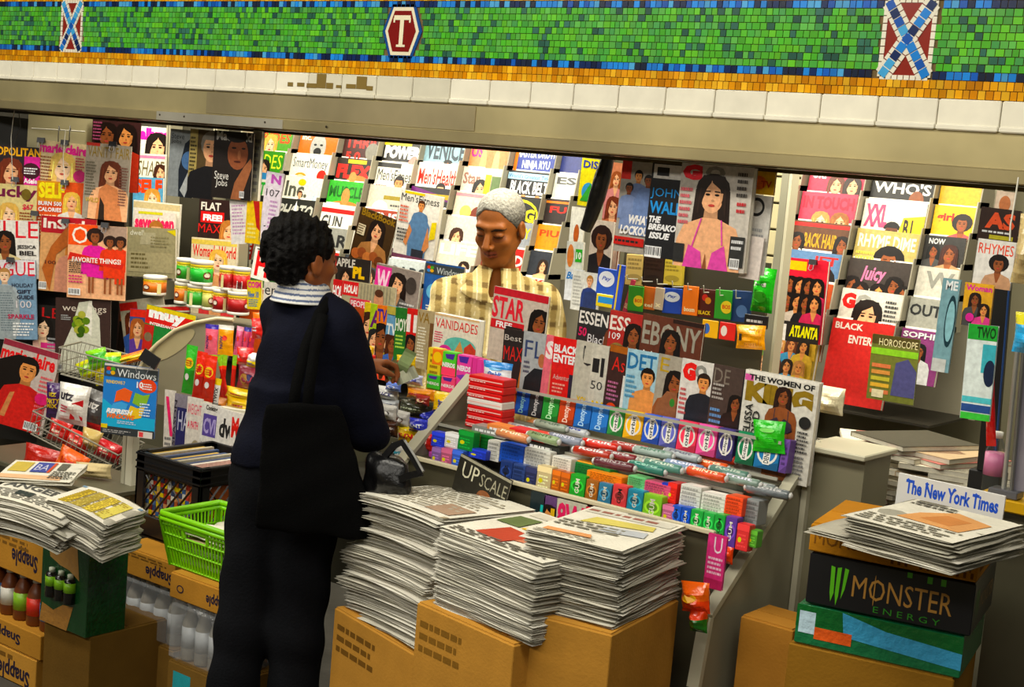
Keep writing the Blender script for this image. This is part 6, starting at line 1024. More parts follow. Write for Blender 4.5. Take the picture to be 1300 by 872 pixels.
def front_page(w_, d_, bend, ops, t, z):
    b = MB(); NXX = 12
    def f(u, v, e): return (u * w_, v * d_, z + e + (bend(u, v) if bend else 0))
    vs = [f(i / NXX, j / NXX, .0008) for j in range(NXX + 1) for i in range(NXX + 1)]
    b.add(vs, [(j * 13 + i, j * 13 + i + 1, j * 13 + i + 14, j * 13 + i + 13) for j in range(NXX) for i in range(NXX)], 'e6e1d0', True)
    for i, layer in enumerate(art_polys(ops, d_ / w_)):
        for poly, col in layer:
            q = clip(poly)
            if len(q) < 3: continue
            ar = sum(q[k - 1][0] * q[k][1] - q[k][0] * q[k - 1][1] for k in range(len(q))); idx = tuple(range(len(q)))
            b.add([f(p[0], p[1], .0022 + .0003 * i) for p in q], [idx if ar > 0 else idx[::-1]], col)
    return b.build('front_page', 'newsprint', t)
def stack(M, w_, d_, n, t_, label, group, toplabel, ops, jit=.01, bend=None, rot=.03, seed=1, drift=None):
    """n folded newspapers, each its own object, top one printed; M = frame of the TOP near-left corner"""
    R = random.Random(seed); va = news_variants(w_, d_, t_, bend)
    for k in range(n):
        src = va[R.randrange(4)]; dz = -(k + 1) * t_; dx, dy = (drift(k / n) if drift else (0, 0))
        Mx = M @ Matrix.Translation((dx + R.uniform(-jit, jit), dy + R.uniform(-jit, jit), dz)) @ Matrix.Rotation(R.uniform(-rot, rot), 4, 'Z')
        if k == 0:
            t = thing('newspaper', toplabel, 'newspaper', Mx, group); o = src.copy(); o.name = 'folded_sheets'; C.objects.link(o); o.parent = t
            front_page(w_, d_, bend, ops, t, t_)
        else:
            o = src.copy(); C.objects.link(o); o.matrix_world = Mx; tag(o, label, 'newspaper', group)
    return M.translation.z - n * t_
def carton(M, w_, h_, d_, label, ops=(), col='b08440', name='cardboard_box', cat='box', side=(), flap=True, m='cardboard'):
    """box whose frame sits at the lower near-left corner"""
    t = thing(name, label, cat, M); b = MB(); b.box(0, w_, 0, d_, 0, h_, col, bev=.003); b.build('carton', m, t)
    b = MB(); art(b, list(ops), w_, h_, y=-.0003)
    if b.v: b.build('printing', m, t)
    b = MB()
    if side: Ms = Matrix.Translation((w_ + .0003, 0, 0)) @ Matrix.Rotation(PI / 2, 4, 'Z'); art(b, list(side), d_, h_, M=Ms)
    if b.v: b.build('side_printing', m, t)
    if flap:
        b = MB(); b.box(.004, w_ - .004, .004, d_ / 2 - .002, h_, h_ + .003, mul(col, 1.1)); b.build('flap', m, t)
        b = MB(); b.box(.004, w_ - .004, d_ / 2 + .002, d_ - .004, h_, h_ + .003, mul(col, 1.05)); b.build('flap', m, t)
    return t
def fbox(Y, tl, tr, bl, d_, label, ops=(), **k):
    M, w_, h_ = place(PL(tl[0], tl[1], Y, 0), tl, tr, bl)
    M = frame(M.translation, (1, 0, 0)); return M, w_, h_, carton(M, w_, h_, d_, label, ops, **k)
# ---- tallest heap, beside the bag
def dr(p): return (-.03 * math.sin(p * 3), .01 * math.sin(p * 7))
M, w1, d1 = zrect(.985, (452, 610), (560, 658), Cp=(540, 596))
zb = stack(M, w1 * 1.02, .29, 34, .0105, 'folded newspaper inside the tallest heap, beside the black bag', 'newspapers in the tallest heap', 'uppermost newspaper of the tallest heap beside the black bag', [Rr(0, .0, 1, .06, 'a89c84'), G(.05, .1, .95, .9, 12, 'b0a894'), Rr(.7, .1, .95, .4, 'a8907c')], .014, seed=3, drift=dr, bend=lambda u, v: -.03 * (1 - u) ** 2)
Mb = M.copy(); Mb.translation.z = zb - .0; org = M @ Vector((-.05, -.02, 0)); ang = math.atan2(M[1][0], M[0][0])
def under(M, w_, d_, ztop, label, ops=(), x0=-.03, y0=-.02, h_=.26, grow=.03, **k):
    o = M @ Vector((x0, y0, 0)); o.z = ztop - h_ - .003; Mx = Matrix.Translation(o) @ Matrix.Rotation(math.atan2(M[1][0], M[0][0]), 4, 'Z')
    return carton(Mx, w_ + grow, h_, d_ + grow, label, ops, **k)
zt = M.translation.z
under(M, w1, .2, zb - .0, 'cardboard box under the tallest newspaper heap', [G(.05, .6, .5, .9, 3, '6a4c1c')], h_=.3)
# ---- middle heap
M2, w2, d2 = zrect(1.0, (556, 668), (682, 716), Cp=(640, 648))
zb2 = stack(M2, w2, .33, 18, .0105, 'folded newspaper inside the middle heap, between two others', 'newspapers in the middle heap', 'top newspaper of the middle heap, with yellow and pink pictures', [Rr(.05, .84, .95, .96, 'd8d0bc'), ('poly', [(.3, .5), (.75, .5), (.7, .82), (.35, .75)], 'dcb83c'), ('poly', [(.45, .2), (.95, .3), (.9, .6), (.5, .5)], 'c88468'), ('poly', [(.2, .15), (.5, .1), (.55, .4), (.25, .45)], 'b0503c'), ('poly', [(.05, .5), (.28, .5), (.25, .78), (.05, .75)], '6c7850'), G(.05, .02, .95, .14, 3, '6c685c'), G(.6, .62, .95, .82, 4, 'c06858')], .006, seed=5)
under(M2, w2 - .03, .2, zb2, 'cardboard box under the middle newspaper heap', [G(.05, .6, .5, .9, 3, '7a5a24')], h_=.3)
# ---- right heap
M3, w3, d3 = zrect(1.055, (668, 672), (792, 700), Cp=(752, 655))
def dr3(p): return (.0, .0) if p < .35 else (-.008, .012)
zb3 = stack(M3, w3, .33, 19, .0095, 'folded newspaper inside the right heap, next to the end panel', 'newspapers in the right heap', 'top newspaper of the right heap, pale blue and yellow print', [Rr(.04, .8, .96, .95, 'd8d4c4'), G(.05, .82, .9, .93, 1, '9a6c60'), ('poly', [(.2, .5), (.9, .62), (.85, .75), (.25, .7)], 'd4c878'), ('poly', [(.5, .35), (.95, .4), (.9, .55), (.5, .5)], 'c0c4c8'), G(.05, .3, .9, .5, 3, '8c8878'), ('poly', [(.1, .1), (.6, .12), (.55, .2), (.1, .18)], 'd8a070'), G(.05, .02, .9, .1, 2, '908c7c')], .007, seed=8, drift=dr3)
under(M3, w3, .33, zb3, 'cardboard box under the right newspaper heap', [], h_=.3)
# ---- left heaps
bl_ = lambda u, v: -.045 * u * u
M4, w4, d4 = zrect(.79, (50, 634), (128, 648), Cp=(95, 602))
zb4 = stack(M4, w4, .21, 10, .011, 'drooping newspaper in the heap beside the black crate', 'newspapers beside the black crate', 'top newspaper beside the black crate, printed in yellow columns', [*[('poly', [(.15 + .2 * k, .1), (.3 + .2 * k, .1), (.3 + .2 * k, .85), (.15 + .2 * k, .85)], ['e0c850', 'c8b868', 'e4d060', 'd8cc70'][k]) for k in range(4)], G(.15, .1, .9, .85, 14, 'a89448'), Rr(.0, .9, 1, .97, '7c94a8')], .012, bend=bl_, seed=11)
M5, w5, d5 = zrect(.80, (-26, 630), (76, 642), Cp=(4, 596))
zb5 = stack(M5, w5, .22, 9, .011, 'newspaper in the heap at the left edge', 'newspapers at the left edge', 'curling newspaper on the left-edge heap with large grey letters', [TT('ANGER D', '5c5c58', .6, .85), G(.05, .1, .9, .5, 6, '77746a'), Rr(.3, .3, .5, .5, '3c4440')], .02, bend=bl_, seed=13, rot=.07)
M6, w6, d6 = zrect(.80, (-8, 612), (88, 618), Cp=(0, 578))
t = thing('newspaper', 'pale broadsheet lying flat at the left edge with a blue masthead block', 'newspaper', M6)
news_mesh(w6, .26, .012, 77, col='dcd8c8').build('folded_sheets', 'newsprint', t)
front_page(w6, .26, None, [Rr(.0, .05, .85, .25, 'dcb894'), Rr(.05, .4, .3, .9, 'c8b460'), Rr(.35, .4, .58, .92, '4c5490'), TT('BA', 'c8c8dc', .5, .8, .38, .56, b=0), Rr(.58, .4, .62, .92, 'c05c40'), Rr(.68, .55, .8, .9, '6a685c'), G(.66, .1, .98, .5, 5, '55534a')], t, .012)
z_ = onY(90, 600, 3.22).z; x0_ = onY(20, 600, 3.3).x; x1_ = onY(150, 600, 3.2).x
b = MB(); b.box(x0_ - .1, x1_, 3.14, 3.42, z_ - .03, z_ - .01, '5c5844', bev=.003); tag(b.build('snack_shelf', 'painted_metal'), 'grey shelf of crisp bags behind the left newspapers', 'shelf')
for xx in (x0_ - .08, x1_ - .03):
    o = MB().box(xx, xx + .02, 3.38, 3.4, 0, z_ - .03, '5c5844').build('leg', 'painted_metal', bpy.data.objects['snack_shelf'])
# ---- cases at the lower left
def snap(x0, y0, x1, y1): return [('tr', 'Snapple', x0, y0, x1, y1, '2c2438', .03)]
DB = 'b5863c'
Ma, wa, ha, ta = fbox(2.78, (-40, 655), (60, 684), (-44, 702), .3, 'cardboard drink tray with upside-down lettering under the left-edge newspapers', snap(.6, .2, .92, .75) + [G(.1, .62, .95, .9, 2, '7a5a28')], col=DB)
def bottles(M, w_, d_, n, m_, cap, body, lab, where, h_=.16):
    g_ = f'bottles {where}'
    for i in range(n):
        for j in range(m_):
            p = M @ Vector(((i + .5) * w_ / n, (j + .5) * d_ / m_, 0)); t = thing('drink_bottle', f'{lab} bottle {where}', 'bottle', Matrix.Translation(p), g_); r = w_ / n * .42
            b = MB(); b.lathe([(r * .9, 0), (r, .005), (r, h_ * .6), (r * .8, h_ * .72), (r * .4, h_ * .86), (r * .4, h_ * .9)], (0, 0, 0), body, 12); b.build('bottle_body', 'plastic', t)
            b = MB(); b.lathe([(r * 1.02, h_ * .22), (r * 1.02, h_ * .58)], (0, 0, 0), ['d8d4c8', '8cb83c', 'c83828', '3c78b0'][(i + (2 if 'mixed' in where or True else 0)) % 4] if lab == 'small' else cap, 12); b.build('wrap_label', 'plastic', t)
            b = MB(); b.lathe([(r * .46, h_ * .88), (r * .48, h_), (r * .3, h_ * 1.005)], (0, 0, 0), cap, 12); b.build('cap', 'plastic', t)
z0 = Ma.translation.z
Mq = Matrix.Translation((Ma.translation.x, 2.79, z0 - .175)); bottles(Mq, wa, .28, 6, 3, 'd8d4c8', '6a3c20', 'small', 'in the wrapped tray at the left edge', .165)
M_, w_, h_, t_ = fbox(2.775, (-40, 702), (58, 736), (-43, 738), .3, 'low cardboard tray with dark lettering holding small bottles at the left edge', snap(.2, .2, .6, .9), col=DB, flap=False) if False else (None,) * 4
Mq2 = Matrix.Translation((Ma.translation.x, 2.78, z0 - .26)); carton(Mq2, wa, .085, .3, 'low cardboard tray under the small wrapped bottles at the left edge', snap(.35, .25, .75, .8), col=DB, flap=False)
carton(Matrix.Translation((Ma.translation.x, 2.78, z0 - .40)), wa * .96, .135, .3, 'lowest cardboard drink tray at the left edge', snap(.5, .2, .92, .75) + [G(.1, .7, .9, .92, 1, '7a5a28')], col='c29348')
carton(Matrix.Translation((Ma.translation.x, 2.78, 0)), wa * .96, z0 - .402, .3, 'tall cardboard case standing on the floor at the left edge', [], col='8c6a30')
# green wrapped soda pack
Mg, wg, hg, tg = fbox(2.72, (60, 680), (119, 700), (50, 786), .15, 'dark green wrapped soda pack with torn cardboard front, left of the crate', [('poly', [(.1, 1), (.75, 1), (.82, .62), (.6, .7), (.4, .72), (.18, .78)], 'b08850'), ('poly', [(.0, .0), (.05, .22), (.3, .18), (.5, .28), (.72, .3), (.6, 0)], 'a87c40')], col='14401f', m='foil', flap=False)
g0 = Mg.translation
for i in range(3):
    p = g0 + Vector((wg * (.27 + .2 * i), -.0, hg * .34)); t = thing('soda_bottle', f'dark soda bottle with lime label, {ORD[i]} in the green pack', 'bottle', Matrix.Translation(p + Vector((0, -.006, 0))), 'dark soda bottles in the green pack'); r = wg * .085
    b = MB(); b.lathe([(r, 0), (r, hg * .22), (r * .85, hg * .28)], (0, 0, 0), '16120e', 14); b.build('bottle_body', 'foil', t)
    b = MB(); b.lathe([(r * 1.02, hg * .13), (r * 1.02, hg * .24)], (0, 0, 0), '8cc030', 14); b.build('wrap_label', 'plastic', t)
    b = MB(); b.lathe([(r * .5, hg * .28), (r * .5, hg * .33)], (0, 0, 0), 'd8e0c8', 12); b.build('cap', 'plastic', t)
carton(Matrix.Translation((g0.x, 2.74, 0)), wg * 1.0, g0.z, .3, 'cardboard case on the floor under the green soda pack', [], col='6c5226')
# trays under crate and basket
Mb_, wb, hb, tb = fbox(3.0, (147, 690), (222, 716), (146, 722), .36, 'cardboard drink tray with upside-down lettering under the black crate', snap(.52, .15, .97, .7) + [El(.12, .4, .05, .14, '2c2438'), El(.12, .4, .035, .1, DB), G(.1, .72, .9, .92, 2, '7a5a28')], col=DB)
Mc_, wc, hc, tc_ = fbox(2.86, (217, 726), (292, 752), (215, 757), .34, 'cardboard drink tray with upside-down lettering under the green basket', snap(.62, .2, .98, .75) + [El(.18, .45, .06, .16, '2c2438'), El(.18, .45, .042, .11, DB)], col=DB)
for (M_, w_, hh, l) in ((Mb_, wb, .2, 'in the shrink-wrapped case under the crate tray'), (Mc_, wc, .2, 'in the shrink-wrapped case under the basket tray')):
    p = M_.translation; bottles(Matrix.Translation((p.x + .01, p.y + .01, p.z - hh)), w_ - .02, .28, 4, 3, 'c8ccd0', '9a9488', 'clear', l, .185)
    b = MB(); b.box(p.x, p.x + w_, p.y, p.y + .3, p.z - hh - .004, p.z - .002, 'c8ccd0', bev=.02)
    tag(b.build('shrink_wrap', 'shrink_wrap'), 'crinkled clear wrap around bottles ' + ('under the black crate tray' if 'crate' in l else 'under the green basket tray'), 'plastic wrap')
    carton(Matrix.Translation((p.x, p.y + .01, 0)), w_, p.z - hh - .006, .3, 'cardboard case on the floor ' + ('below the bottles under the black crate' if 'crate' in l else 'below the bottles under the green basket'), [Rr(.1, .6, .4, .9, '3ca0a8')] if 'basket' in l else [], col='7c6030')
# ---- black milk crate full of magazines
CR = onY(165, 692, 3.12); wC = onY(256, 592, 3.12).x - onY(174, 571, 3.12).x; hC = onY(174, 571, 3.12).z - CR.z; zc = Mb_.translation.z + hb + .006
Mk = Matrix.Translation((onY(174, 571, 3.12).x, 3.12, zc)); hC = onY(174, 571, 3.12).z - zc
t = thing('milk_crate', 'black plastic lattice crate full of magazines behind the lime basket', 'crate', Mk)
def wall(b, w_, h_, M, c):
    r = .012
    for (x0, x1, z0, z1) in ((0, w_, h_ * .76, h_), (0, w_, 0, h_ * .26), (0, w_ * .13, 0, h_), (w_ * .87, w_, 0, h_)): b.box(x0, x1, 0, r, z0, z1, c, M=M, bev=.003)
    for z_ in (.8, .88, .97): b.box(0, w_, -.004, 0, h_ * z_ - .003, h_ * z_ + .003, c, M=M)
    x0, x1, z0, z1 = w_ * .13, w_ * .87, h_ * .26, h_ * .76
    for s_ in (-1, 1):
        for k in range(-5, 7):
            xa = x0 + (x1 - x0) * k / 6.0; za, zb_ = z0, z1; xb = xa + (z1 - z0) * .9
            # clip the diagonal to the window
            pa, pb_ = (xa, za), (xb, zb_)
            t0 = max(0, (x0 - xa) / (xb - xa)); t1 = min(1, (x1 - xa) / (xb - xa))
            if t1 <= t0: continue
            q0 = (xa + (xb - xa) * t0, za + (zb_ - za) * t0); q1 = (xa + (xb - xa) * t1, za + (zb_ - za) * t1)
            if s_ < 0: q0 = (x0 + x1 - q0[0], q0[1]); q1 = (x0 + x1 - q1[0], q1[1])
            if s_ > 0: b.tube([M @ Vector((q0[0], .006, q0[1])), M @ Vector((q1[0], .006, q1[1]))], .0045, c, 4, smooth=False)
            elif k % 3 == 0: b.tube([M @ Vector((q0[0], .008, q0[1])), M @ Vector((q1[0], .008, q1[1]))], .003, c, 4, smooth=False)
for k, (o_, a_, L_) in enumerate((((0, 0, 0), 0, wC), ((wC, 0, 0), PI / 2, .33), ((wC, .33, 0), PI, wC), ((0, .33, 0), -PI / 2, .33))):
    b = MB(); wall(b, L_, hC, Matrix.Translation(o_) @ Matrix.Rotation(a_, 4, 'Z'), '121214'); b.build('lattice_wall', 'plastic', t)
b = MB(); b.box(0, wC, 0, .33, 0, .008, '121214'); b.build('crate_floor', 'plastic', t)
R = random.Random(4)
for k in range(16):
    c = R.choice(['b8683c', 'd8d4cc', '7c2c24', 'c8a858', '3c4c6c', 'e0dcd0', '8c5c8c', 'c44c3c', 'b0a890'])
    x = .016 + k * (wC - .034) / 16; M_ = Mk @ Matrix.Translation((x, .02, .012)) @ Matrix.Rotation(0, 4, 'Z')
    b = MB(); b.box(0, (wC - .034) / 16 - .003, 0, .26 + R.uniform(-.01, .02), 0, hC * (.84 + .1 * R.random()), c)
    for j in range(6): b.box(-.0003, .0004 + (wC - .034) / 16 - .003, -.0006, .001, hC * (.1 + .12 * j), hC * (.1 + .12 * j) + .015, R.choice(['d8a070', 'eee8d8', 'e8d020', 'b0402c', '4c6c9c']))
    o = b.build('magazine', 'glossy_print'); o.matrix_world = M_; tag(o, 'magazine standing on edge inside the black crate', 'magazine', 'magazines inside the black crate')
M_ = Mk @ Matrix.Translation((.01, -.0, 0))
# ---- lime basket
bx0 = onY(203, 650, 2.87); bx1 = onY(300, 674, 2.87); zbk = Mc_.translation.z + hc + .006
t = thing('plastic_basket', 'lime green slatted shopping basket beside the customer\'s hip', 'basket', Matrix.Translation((bx0.x, 2.87, zbk))); W = bx1.x - bx0.x; H = bx0.z - zbk; Dp = .24; c = '86c81c'; tp = .03
def P3(s, q, z):   # s along width 0..1, q along depth 0..1, z 0..1 height; tapered walls
    k = tp * (1 - z); return Vector((k + s * (W - 2 * k), k + q * (Dp - 2 * k), z * H))
b = MB(); rim = [P3(s, q, 1) for s, q in ((0.03, 0), (.97, 0), (1, .03), (1, .97), (.97, 1), (.03, 1), (0, .97), (0, .03))]
b.tube(rim, .009, c, 8, closed=True); b.tube([p - Vector((0, 0, .016)) for p in rim], .008, c, 8, closed=True); b.build('rim', 'plastic', t)
sides = [((0, 0), (1, 0)), ((1, 0), (1, 1)), ((1, 1), (0, 1)), ((0, 1), (0, 0))]
for si, (a, e) in enumerate(sides):
    b = MB(); n = 22 if si % 2 == 0 else 16
    for k in range(n + 1):
        f = k / n; s = a[0] + (e[0] - a[0]) * f; q = a[1] + (e[1] - a[1]) * f
        hole = si == 0 and .3 < f < .62
        lo, hi = P3(s, q, 0), P3(s, q, .62 if hole else .95); b.tube([lo, hi], .0034 if 0 < k < n else .007, c, 5, smooth=False)
    for z_ in (.02, .35, .62) + ((.8,) if si == 0 else ()):
        b.tube([P3(*a, z_), P3(*e, z_)], .004, c, 5, smooth=False)
    if si == 0: b.tube([P3(.3, 0, .64), P3(.3, 0, .86), P3(.62, 0, .86), P3(.62, 0, .64)], .006, c, 6)
    b.build('slatted_side', 'plastic', t)
b = MB(); b.box(tp, W - tp, tp, Dp - tp, 0, .006, c); b.build('basket_floor', 'plastic', t)
for k in range(5):
    b = news_mesh(W - .1, Dp - .09, .012, 60 + k, col=['e4dfd0', 'c8b48c', 'd8d4c8', 'b0a080', 'ece6d6'][k]); o = b.build('paper_bag', 'newsprint'); o.location = (bx0.x + .05, 2.92, zbk + .01 + k * .022); tag(o, 'folded paper lying inside the lime green basket', 'paper', 'papers inside the lime basket')
b = MB(); R = random.Random(9); vs = [(0, 0, 0)] + [((.085 + .012 * R.random()) * math.cos(2 * PI * k / 20), (.06 + .01 * R.random()) * math.sin(2 * PI * k / 20), -.012 + .012 * math.sin(k * 1.7)) for k in range(20)]
b.add(vs + [(v[0], v[1], v[2] - .01) for v in vs], [(0, k, k % 20 + 1) for k in range(1, 21)] + [(21, 21 + k % 20 + 1, 21 + k) for k in range(1, 21)] + [(k, k + 21, k % 20 + 22, k % 20 + 1) for k in range(1, 21)], 'ece6d2', True)
o = b.build('crumpled_paper', 'page_paper'); o.location = (bx0.x + W * .55, 2.87 + Dp * .5, zbk + H * .86); tag(o, 'crumpled white sheet on top inside the lime basket', 'paper')
# ---- right: cases, big newspapers, title sign
zt = onY(1244, 704, 3.0).z
Mr, wr, _ = zrect(zt, (1030, 664), (1244, 704), depth=.3)
def at_z(M, z, dx=0, dy=0): Mx = M @ Matrix.Translation((dx, dy, 0)); Mx.translation.z = z; return Mx
hr = .062; z1 = zt - hr
carton(at_z(Mr, z1), wr, hr, .3, 'shallow brown cardboard tray under the big newspapers at the right', [TT('MONSTER ENERGY 24', '7a5220', .3, .8, .03, .97, b=0), ('t', 'III III IIII', .5, .1, .98, .3, '6a4418', .0)], col='b07c28', side=[G(.1, .2, .8, .8, 2, '7a5220')])
hm = .115; z2 = z1 - hm - .004
t = carton(at_z(Mr, z2, .004, .006), wr - .004, hm, .29, 'black energy drink case with green claw mark and tan capitals', [('poly', [(.14, .82), (.165, .8), (.17, .3), (.155, .12), (.145, .3)], '6cc030'), ('poly', [(.18, .8), (.205, .82), (.2, .25), (.188, .06), (.178, .3)], '6cc030'), ('poly', [(.225, .82), (.25, .8), (.235, .4), (.215, .2), (.22, .45)], '6cc030'),
   ('t', 'MONSTER', .28, .3, .88, .72, 'b88c4c', -.0, 0), El(.415, .5, .004, .3, 'b88c4c'), ('t', 'E N E R G Y', .42, .08, .82, .2, '3c8c30', .0), Rr(.6, .88, .63, .98, '5cae2c'), Rr(.72, .84, .75, .97, '5cae2c'), Rr(.8, .84, .83, .97, '5cae2c')], col='17171a', side=[('poly', [(.1, .8), (.14, .8), (.13, .2)], '4c8c28'), ('poly', [(.18, .8), (.22, .8), (.2, .2)], '4c8c28'), TT('MONSTER', '8c6c3c', .35, .65, .3, .9, b=0)], name='drink_case', cat='drink case', flap=False, m='plastic')
hs = .09; z3 = z2 - hs - .004
carton(at_z(Mr, z3, -.01, .0), wr, hs, .29, 'green and blue wrapped drink case under the black one', [Rr(.0, .45, 1, 1, '10602c'), ('poly', [(.28, 1), (.55, .75), (1, .6), (1, .2), (.3, .4)], '4ca4cc'), Rr(.02, .3, .12, .85, 'c8e0ec'), Rr(.12, .2, .35, .5, 'd8642c')], col='1c6c44', name='drink_case', cat='drink case', flap=False, m='foil')
carton(at_z(Mr, 0, -.02, .0), wr, z3 - .004, .3, 'large cardboard case on the floor under the drink cases at the right', [], col='8c6828')
p = onZ(1000, 790, z3 - .03); carton(Matrix.Translation((p.x - .1, p.y - .05, 0)), .14, p.z, .14, 'small cardboard box low between the end panel and the drink cases', [], col='b0803c')
Mn, wn, dn = zrect(zt + .062, (1072, 654), (1212, 690), Cp=(1140, 634))
stack(Mn, wn * 1.0, .31, 6, .0105, 'big newspaper in the pile on the shallow tray at the right', 'big newspapers at the right', 'top big newspaper with an orange picture, before the title sign', [('poly', [(.25, .35), (.85, .3), (.9, .7), (.5, .85), (.3, .6)], 'd8a470'), ('poly', [(.4, .45), (.7, .4), (.75, .65), (.5, .7)], 'c88c58'), G(.05, .05, .95, .28, 4, '8c8878'), G(.05, .8, .5, .95, 2, '77746a')], .012, seed=21)
Mn2 = at_z(Mn, zt + .004 + .0); Mn2 = Mn2 @ Matrix.Translation((-.085, .0, 0))
o = news_mesh(.3, .3, .011, 91).build('newspaper', 'newsprint'); o.matrix_world = Mn2 @ Matrix.Rotation(.06, 4, 'Z'); tag(o, 'lowest newspaper sticking out left toward the end panel', 'newspaper')
SG = PL(1200, 620, 3.37, 0); M, w_, h_ = place(SG, (1137, 599), (1272, 629), (1136, 640)); t = thing('title_sign', 'white sign with a newspaper title in blue old-style letters', 'sign', M)
b = MB(); b.box(0, w_, 0, .006, 0, h_, 'dcdcd8', bev=.001); b.build('board', 'plastic', t)
b = MB(); art(b, [('t', 'The New York Times', .08, .42, .95, .86, '2454b8', .035), *[('poly', [(.08 + x, .84), (.1 + x, .9), (.12 + x, .84), (.1 + x, .78)], '2454b8') for x in (.0, .18, .44, .64)], Rr(.08, .1, .3, .16, '2454b8')], w_, h_); b.build('lettering', 'plastic', t)
b = MB(); b.box(0, w_, .006, .03, -.004, .01, 'b8b8b0'); b.build('foot', 'plastic', t)
# ---- piles on the counter behind
g = 'flat piles of magazines behind the title sign'; R = random.Random(17)
va = []
for k, c in enumerate(['8c8474', 'c8c2ae', '6a6456', 'd8d0b8', 'b09c80', 'a86c64', '4c483c', 'e0dac8']):
    b = MB(); b.box(-.105, .105, -.14, .14, 0, .012, 'cfc9b6'); b.box(-.106, .106, -.141, .141, .012, .0135, c); b.box(-.106, .106, -.141, .141, -.0005, .0005, mul(c, .8)); b.box(-.1065, -.104, -.141, .141, 0, .013, c); va.append(b.build('magazine', 'page_paper', link=False))
zbase = .862
for (px, py, n, l) in ((1100, 628, 22, 'in the leftmost flat pile behind the title sign'), (1140, 622, 24, 'in the second flat pile behind the title sign'), (1184, 634, 23, 'in the third flat pile behind the title sign'), (1226, 634, 21, 'in the rightmost flat pile behind the title sign')):
    q = onY(px, py, 3.78); x = q.x
    for k in range(n):
        o = va[R.randrange(8)].copy(); C.objects.link(o); o.location = (x + R.uniform(-.012, .012) + (.02 * math.sin(k * .5)), 3.88 + R.uniform(-.02, .02), zbase + k * .0142); o.rotation_euler = (0, 0, R.uniform(-.15, .15) + (0 if k < n - 3 else R.uniform(-.7, .7)))
        tag(o, f'magazine lying {l}', 'magazine', g)
q = onZ(1055, 528, 1.15)
b = MB(); b.box(q.x - .18, q.x + .03, 3.75, 4.08, 1.1, 1.12, '9c967e', bev=.003); b.box(q.x - .17, q.x + .02, 3.77, 3.79, .87, 1.1, '7c7660'); tag(b.build('side_shelf', 'painted_metal'), 'grey shelf left of the flat magazine piles', 'shelf')
for k, (dx, c) in enumerate(((0, 'e8d890'), (.03, 'd8a048'), (-.02, 'e8e4d4'), (.02, '9cb0a0'))):
    b = MB(); b.box(-.1, .1, -.12, .12, 0, .008, c, M=Matrix.Rotation(.2 * k - .3, 4, 'Z')); o = b.build('booklet', 'page_paper'); o.location = (q.x - .09 + dx, 3.92, 1.122 + .0095 * (3 - k)); tag(o, ['pale yellow booklet on top of the side shelf', 'amber booklet second on the side shelf', 'cream booklet third on the side shelf', 'grey-green booklet lowest on the side shelf'][k], 'booklet')
pb(PL(1055, 500, 4.1, 0), (1040, 488), (1074, 494), (1036, 522), .1, [(0, 1, 'dcd4b8')], [], 'cream plastic bag slumped on the side shelf', 0, seed=141, name='plastic_bag', cat='bag')
# ---- right end: hung covers, black board, bottle, frame
RG = PL(1240, 380, 3.3, 0); g = 'covers hung by the black board at the right'
MG(RG, (1268, 242), (1292, 245), (1262, 268), 'd8c4b0', [El(.5, .4, .3, .4, 'b87850')], 'top pale cover above the dark title cover at the right', -.02, g)
MG(RG, (1246, 262), (1296, 268), (1240, 305), '2c1a14', [TT('AS', 'c0502c', .4, .88, .15, .9, b=.05), Rr(.3, .1, .9, .22, 'a8a030'), G(.1, .25, .9, .36, 1, 'ccc')], 'dark cover with two large rust letters', .0, g)
MG(RG, (1240, 302), (1288, 308), (1234, 362), 'e4e0d8', [TT('RHYMES', 'd8481c', .7, .92, .04, .96, b=.0), P(.62, .5, .3, 'b', '17100e', 'c09878', 'a')], 'white cover with orange title and a tall round hairdo', .02, g)
MG(RG, (1226, 358), (1262, 362), (1220, 412), 'd8a838', [TT('Woman', 'd02c90', .82, .96), P(.4, .62, .26, 'b', '221410', '444'), P(.75, .4, .24, 'o', '221410', 'c48'), El(.3, .2, .15, .1, 'c82c8c')], 'gold cover with pink script and small figures', .04, g)
MG(RG, (1225, 410), (1262, 414), (1219, 530), 'dce8e4', [Rr(0, .84, 1, 1, '2c9c3c'), TT('TWO', '123c18', .86, .98, .3, .95), Rr(.55, .5, 1, .8, '48a8b4'), El(.85, .5, .2, .14, '16243c'), Rr(0, .18, 1, .24, '5cbcc4'), Rr(0, .08, 1, .16, '2c4c84'), Rr(0, 0, 1, .07, '48b848')], 'tall white cover with green bands and a blue figure', .045, g)
MG(RG, (1206, 354), (1228, 357), (1182, 470), '7ca0a8', [TT('ME', 'e8ecec', .88, .98, .2, .9), El(.7, .55, .3, .28, '16343c'), El(.7, .55, .24, .22, '8cb8c0'), Rr(0, .0, .8, .14, 'c8ccc8')], 'tilted teal cover with a dark ring', .0, g)
hook_line(RG, [(1293, 225), (1288, 258), (1283, 285), (1282, 306)], .05, 'white string holding the covers at the right end', 'e0dccc', .002)
BD = PL(1262, 460, 3.56, 0); t = thing('display_board', 'tall narrow black board near the right edge', 'board', BD.at(1240, 596)); o0 = BD.at(1240, 596)
b = MB(); vs = [BD.at(*q_) - o0 for q_ in ((1240, 596), (1262, 600), (1284, 332), (1265, 330))]; bk = [v + Vector((0, .02, 0)) for v in vs]
b.add(vs + bk, [(0, 1, 2, 3), (7, 6, 5, 4), (0, 4, 5, 1), (1, 5, 6, 2), (2, 6, 7, 3), (3, 7, 4, 0)], '0c0c0e'); b.build('board', 'plastic', t)
b = MB(); b.tube([BD.at(1262, 600, .002) - o0, BD.at(1284, 332, .002) - o0], .003, '24406c', 6); b.build('edge_strip', 'plastic', t)
b = MB(); b.box(-.02, .06, .0, .06, -.13, .0, '101012', bev=.004); b.build('base_box', 'plastic', t)
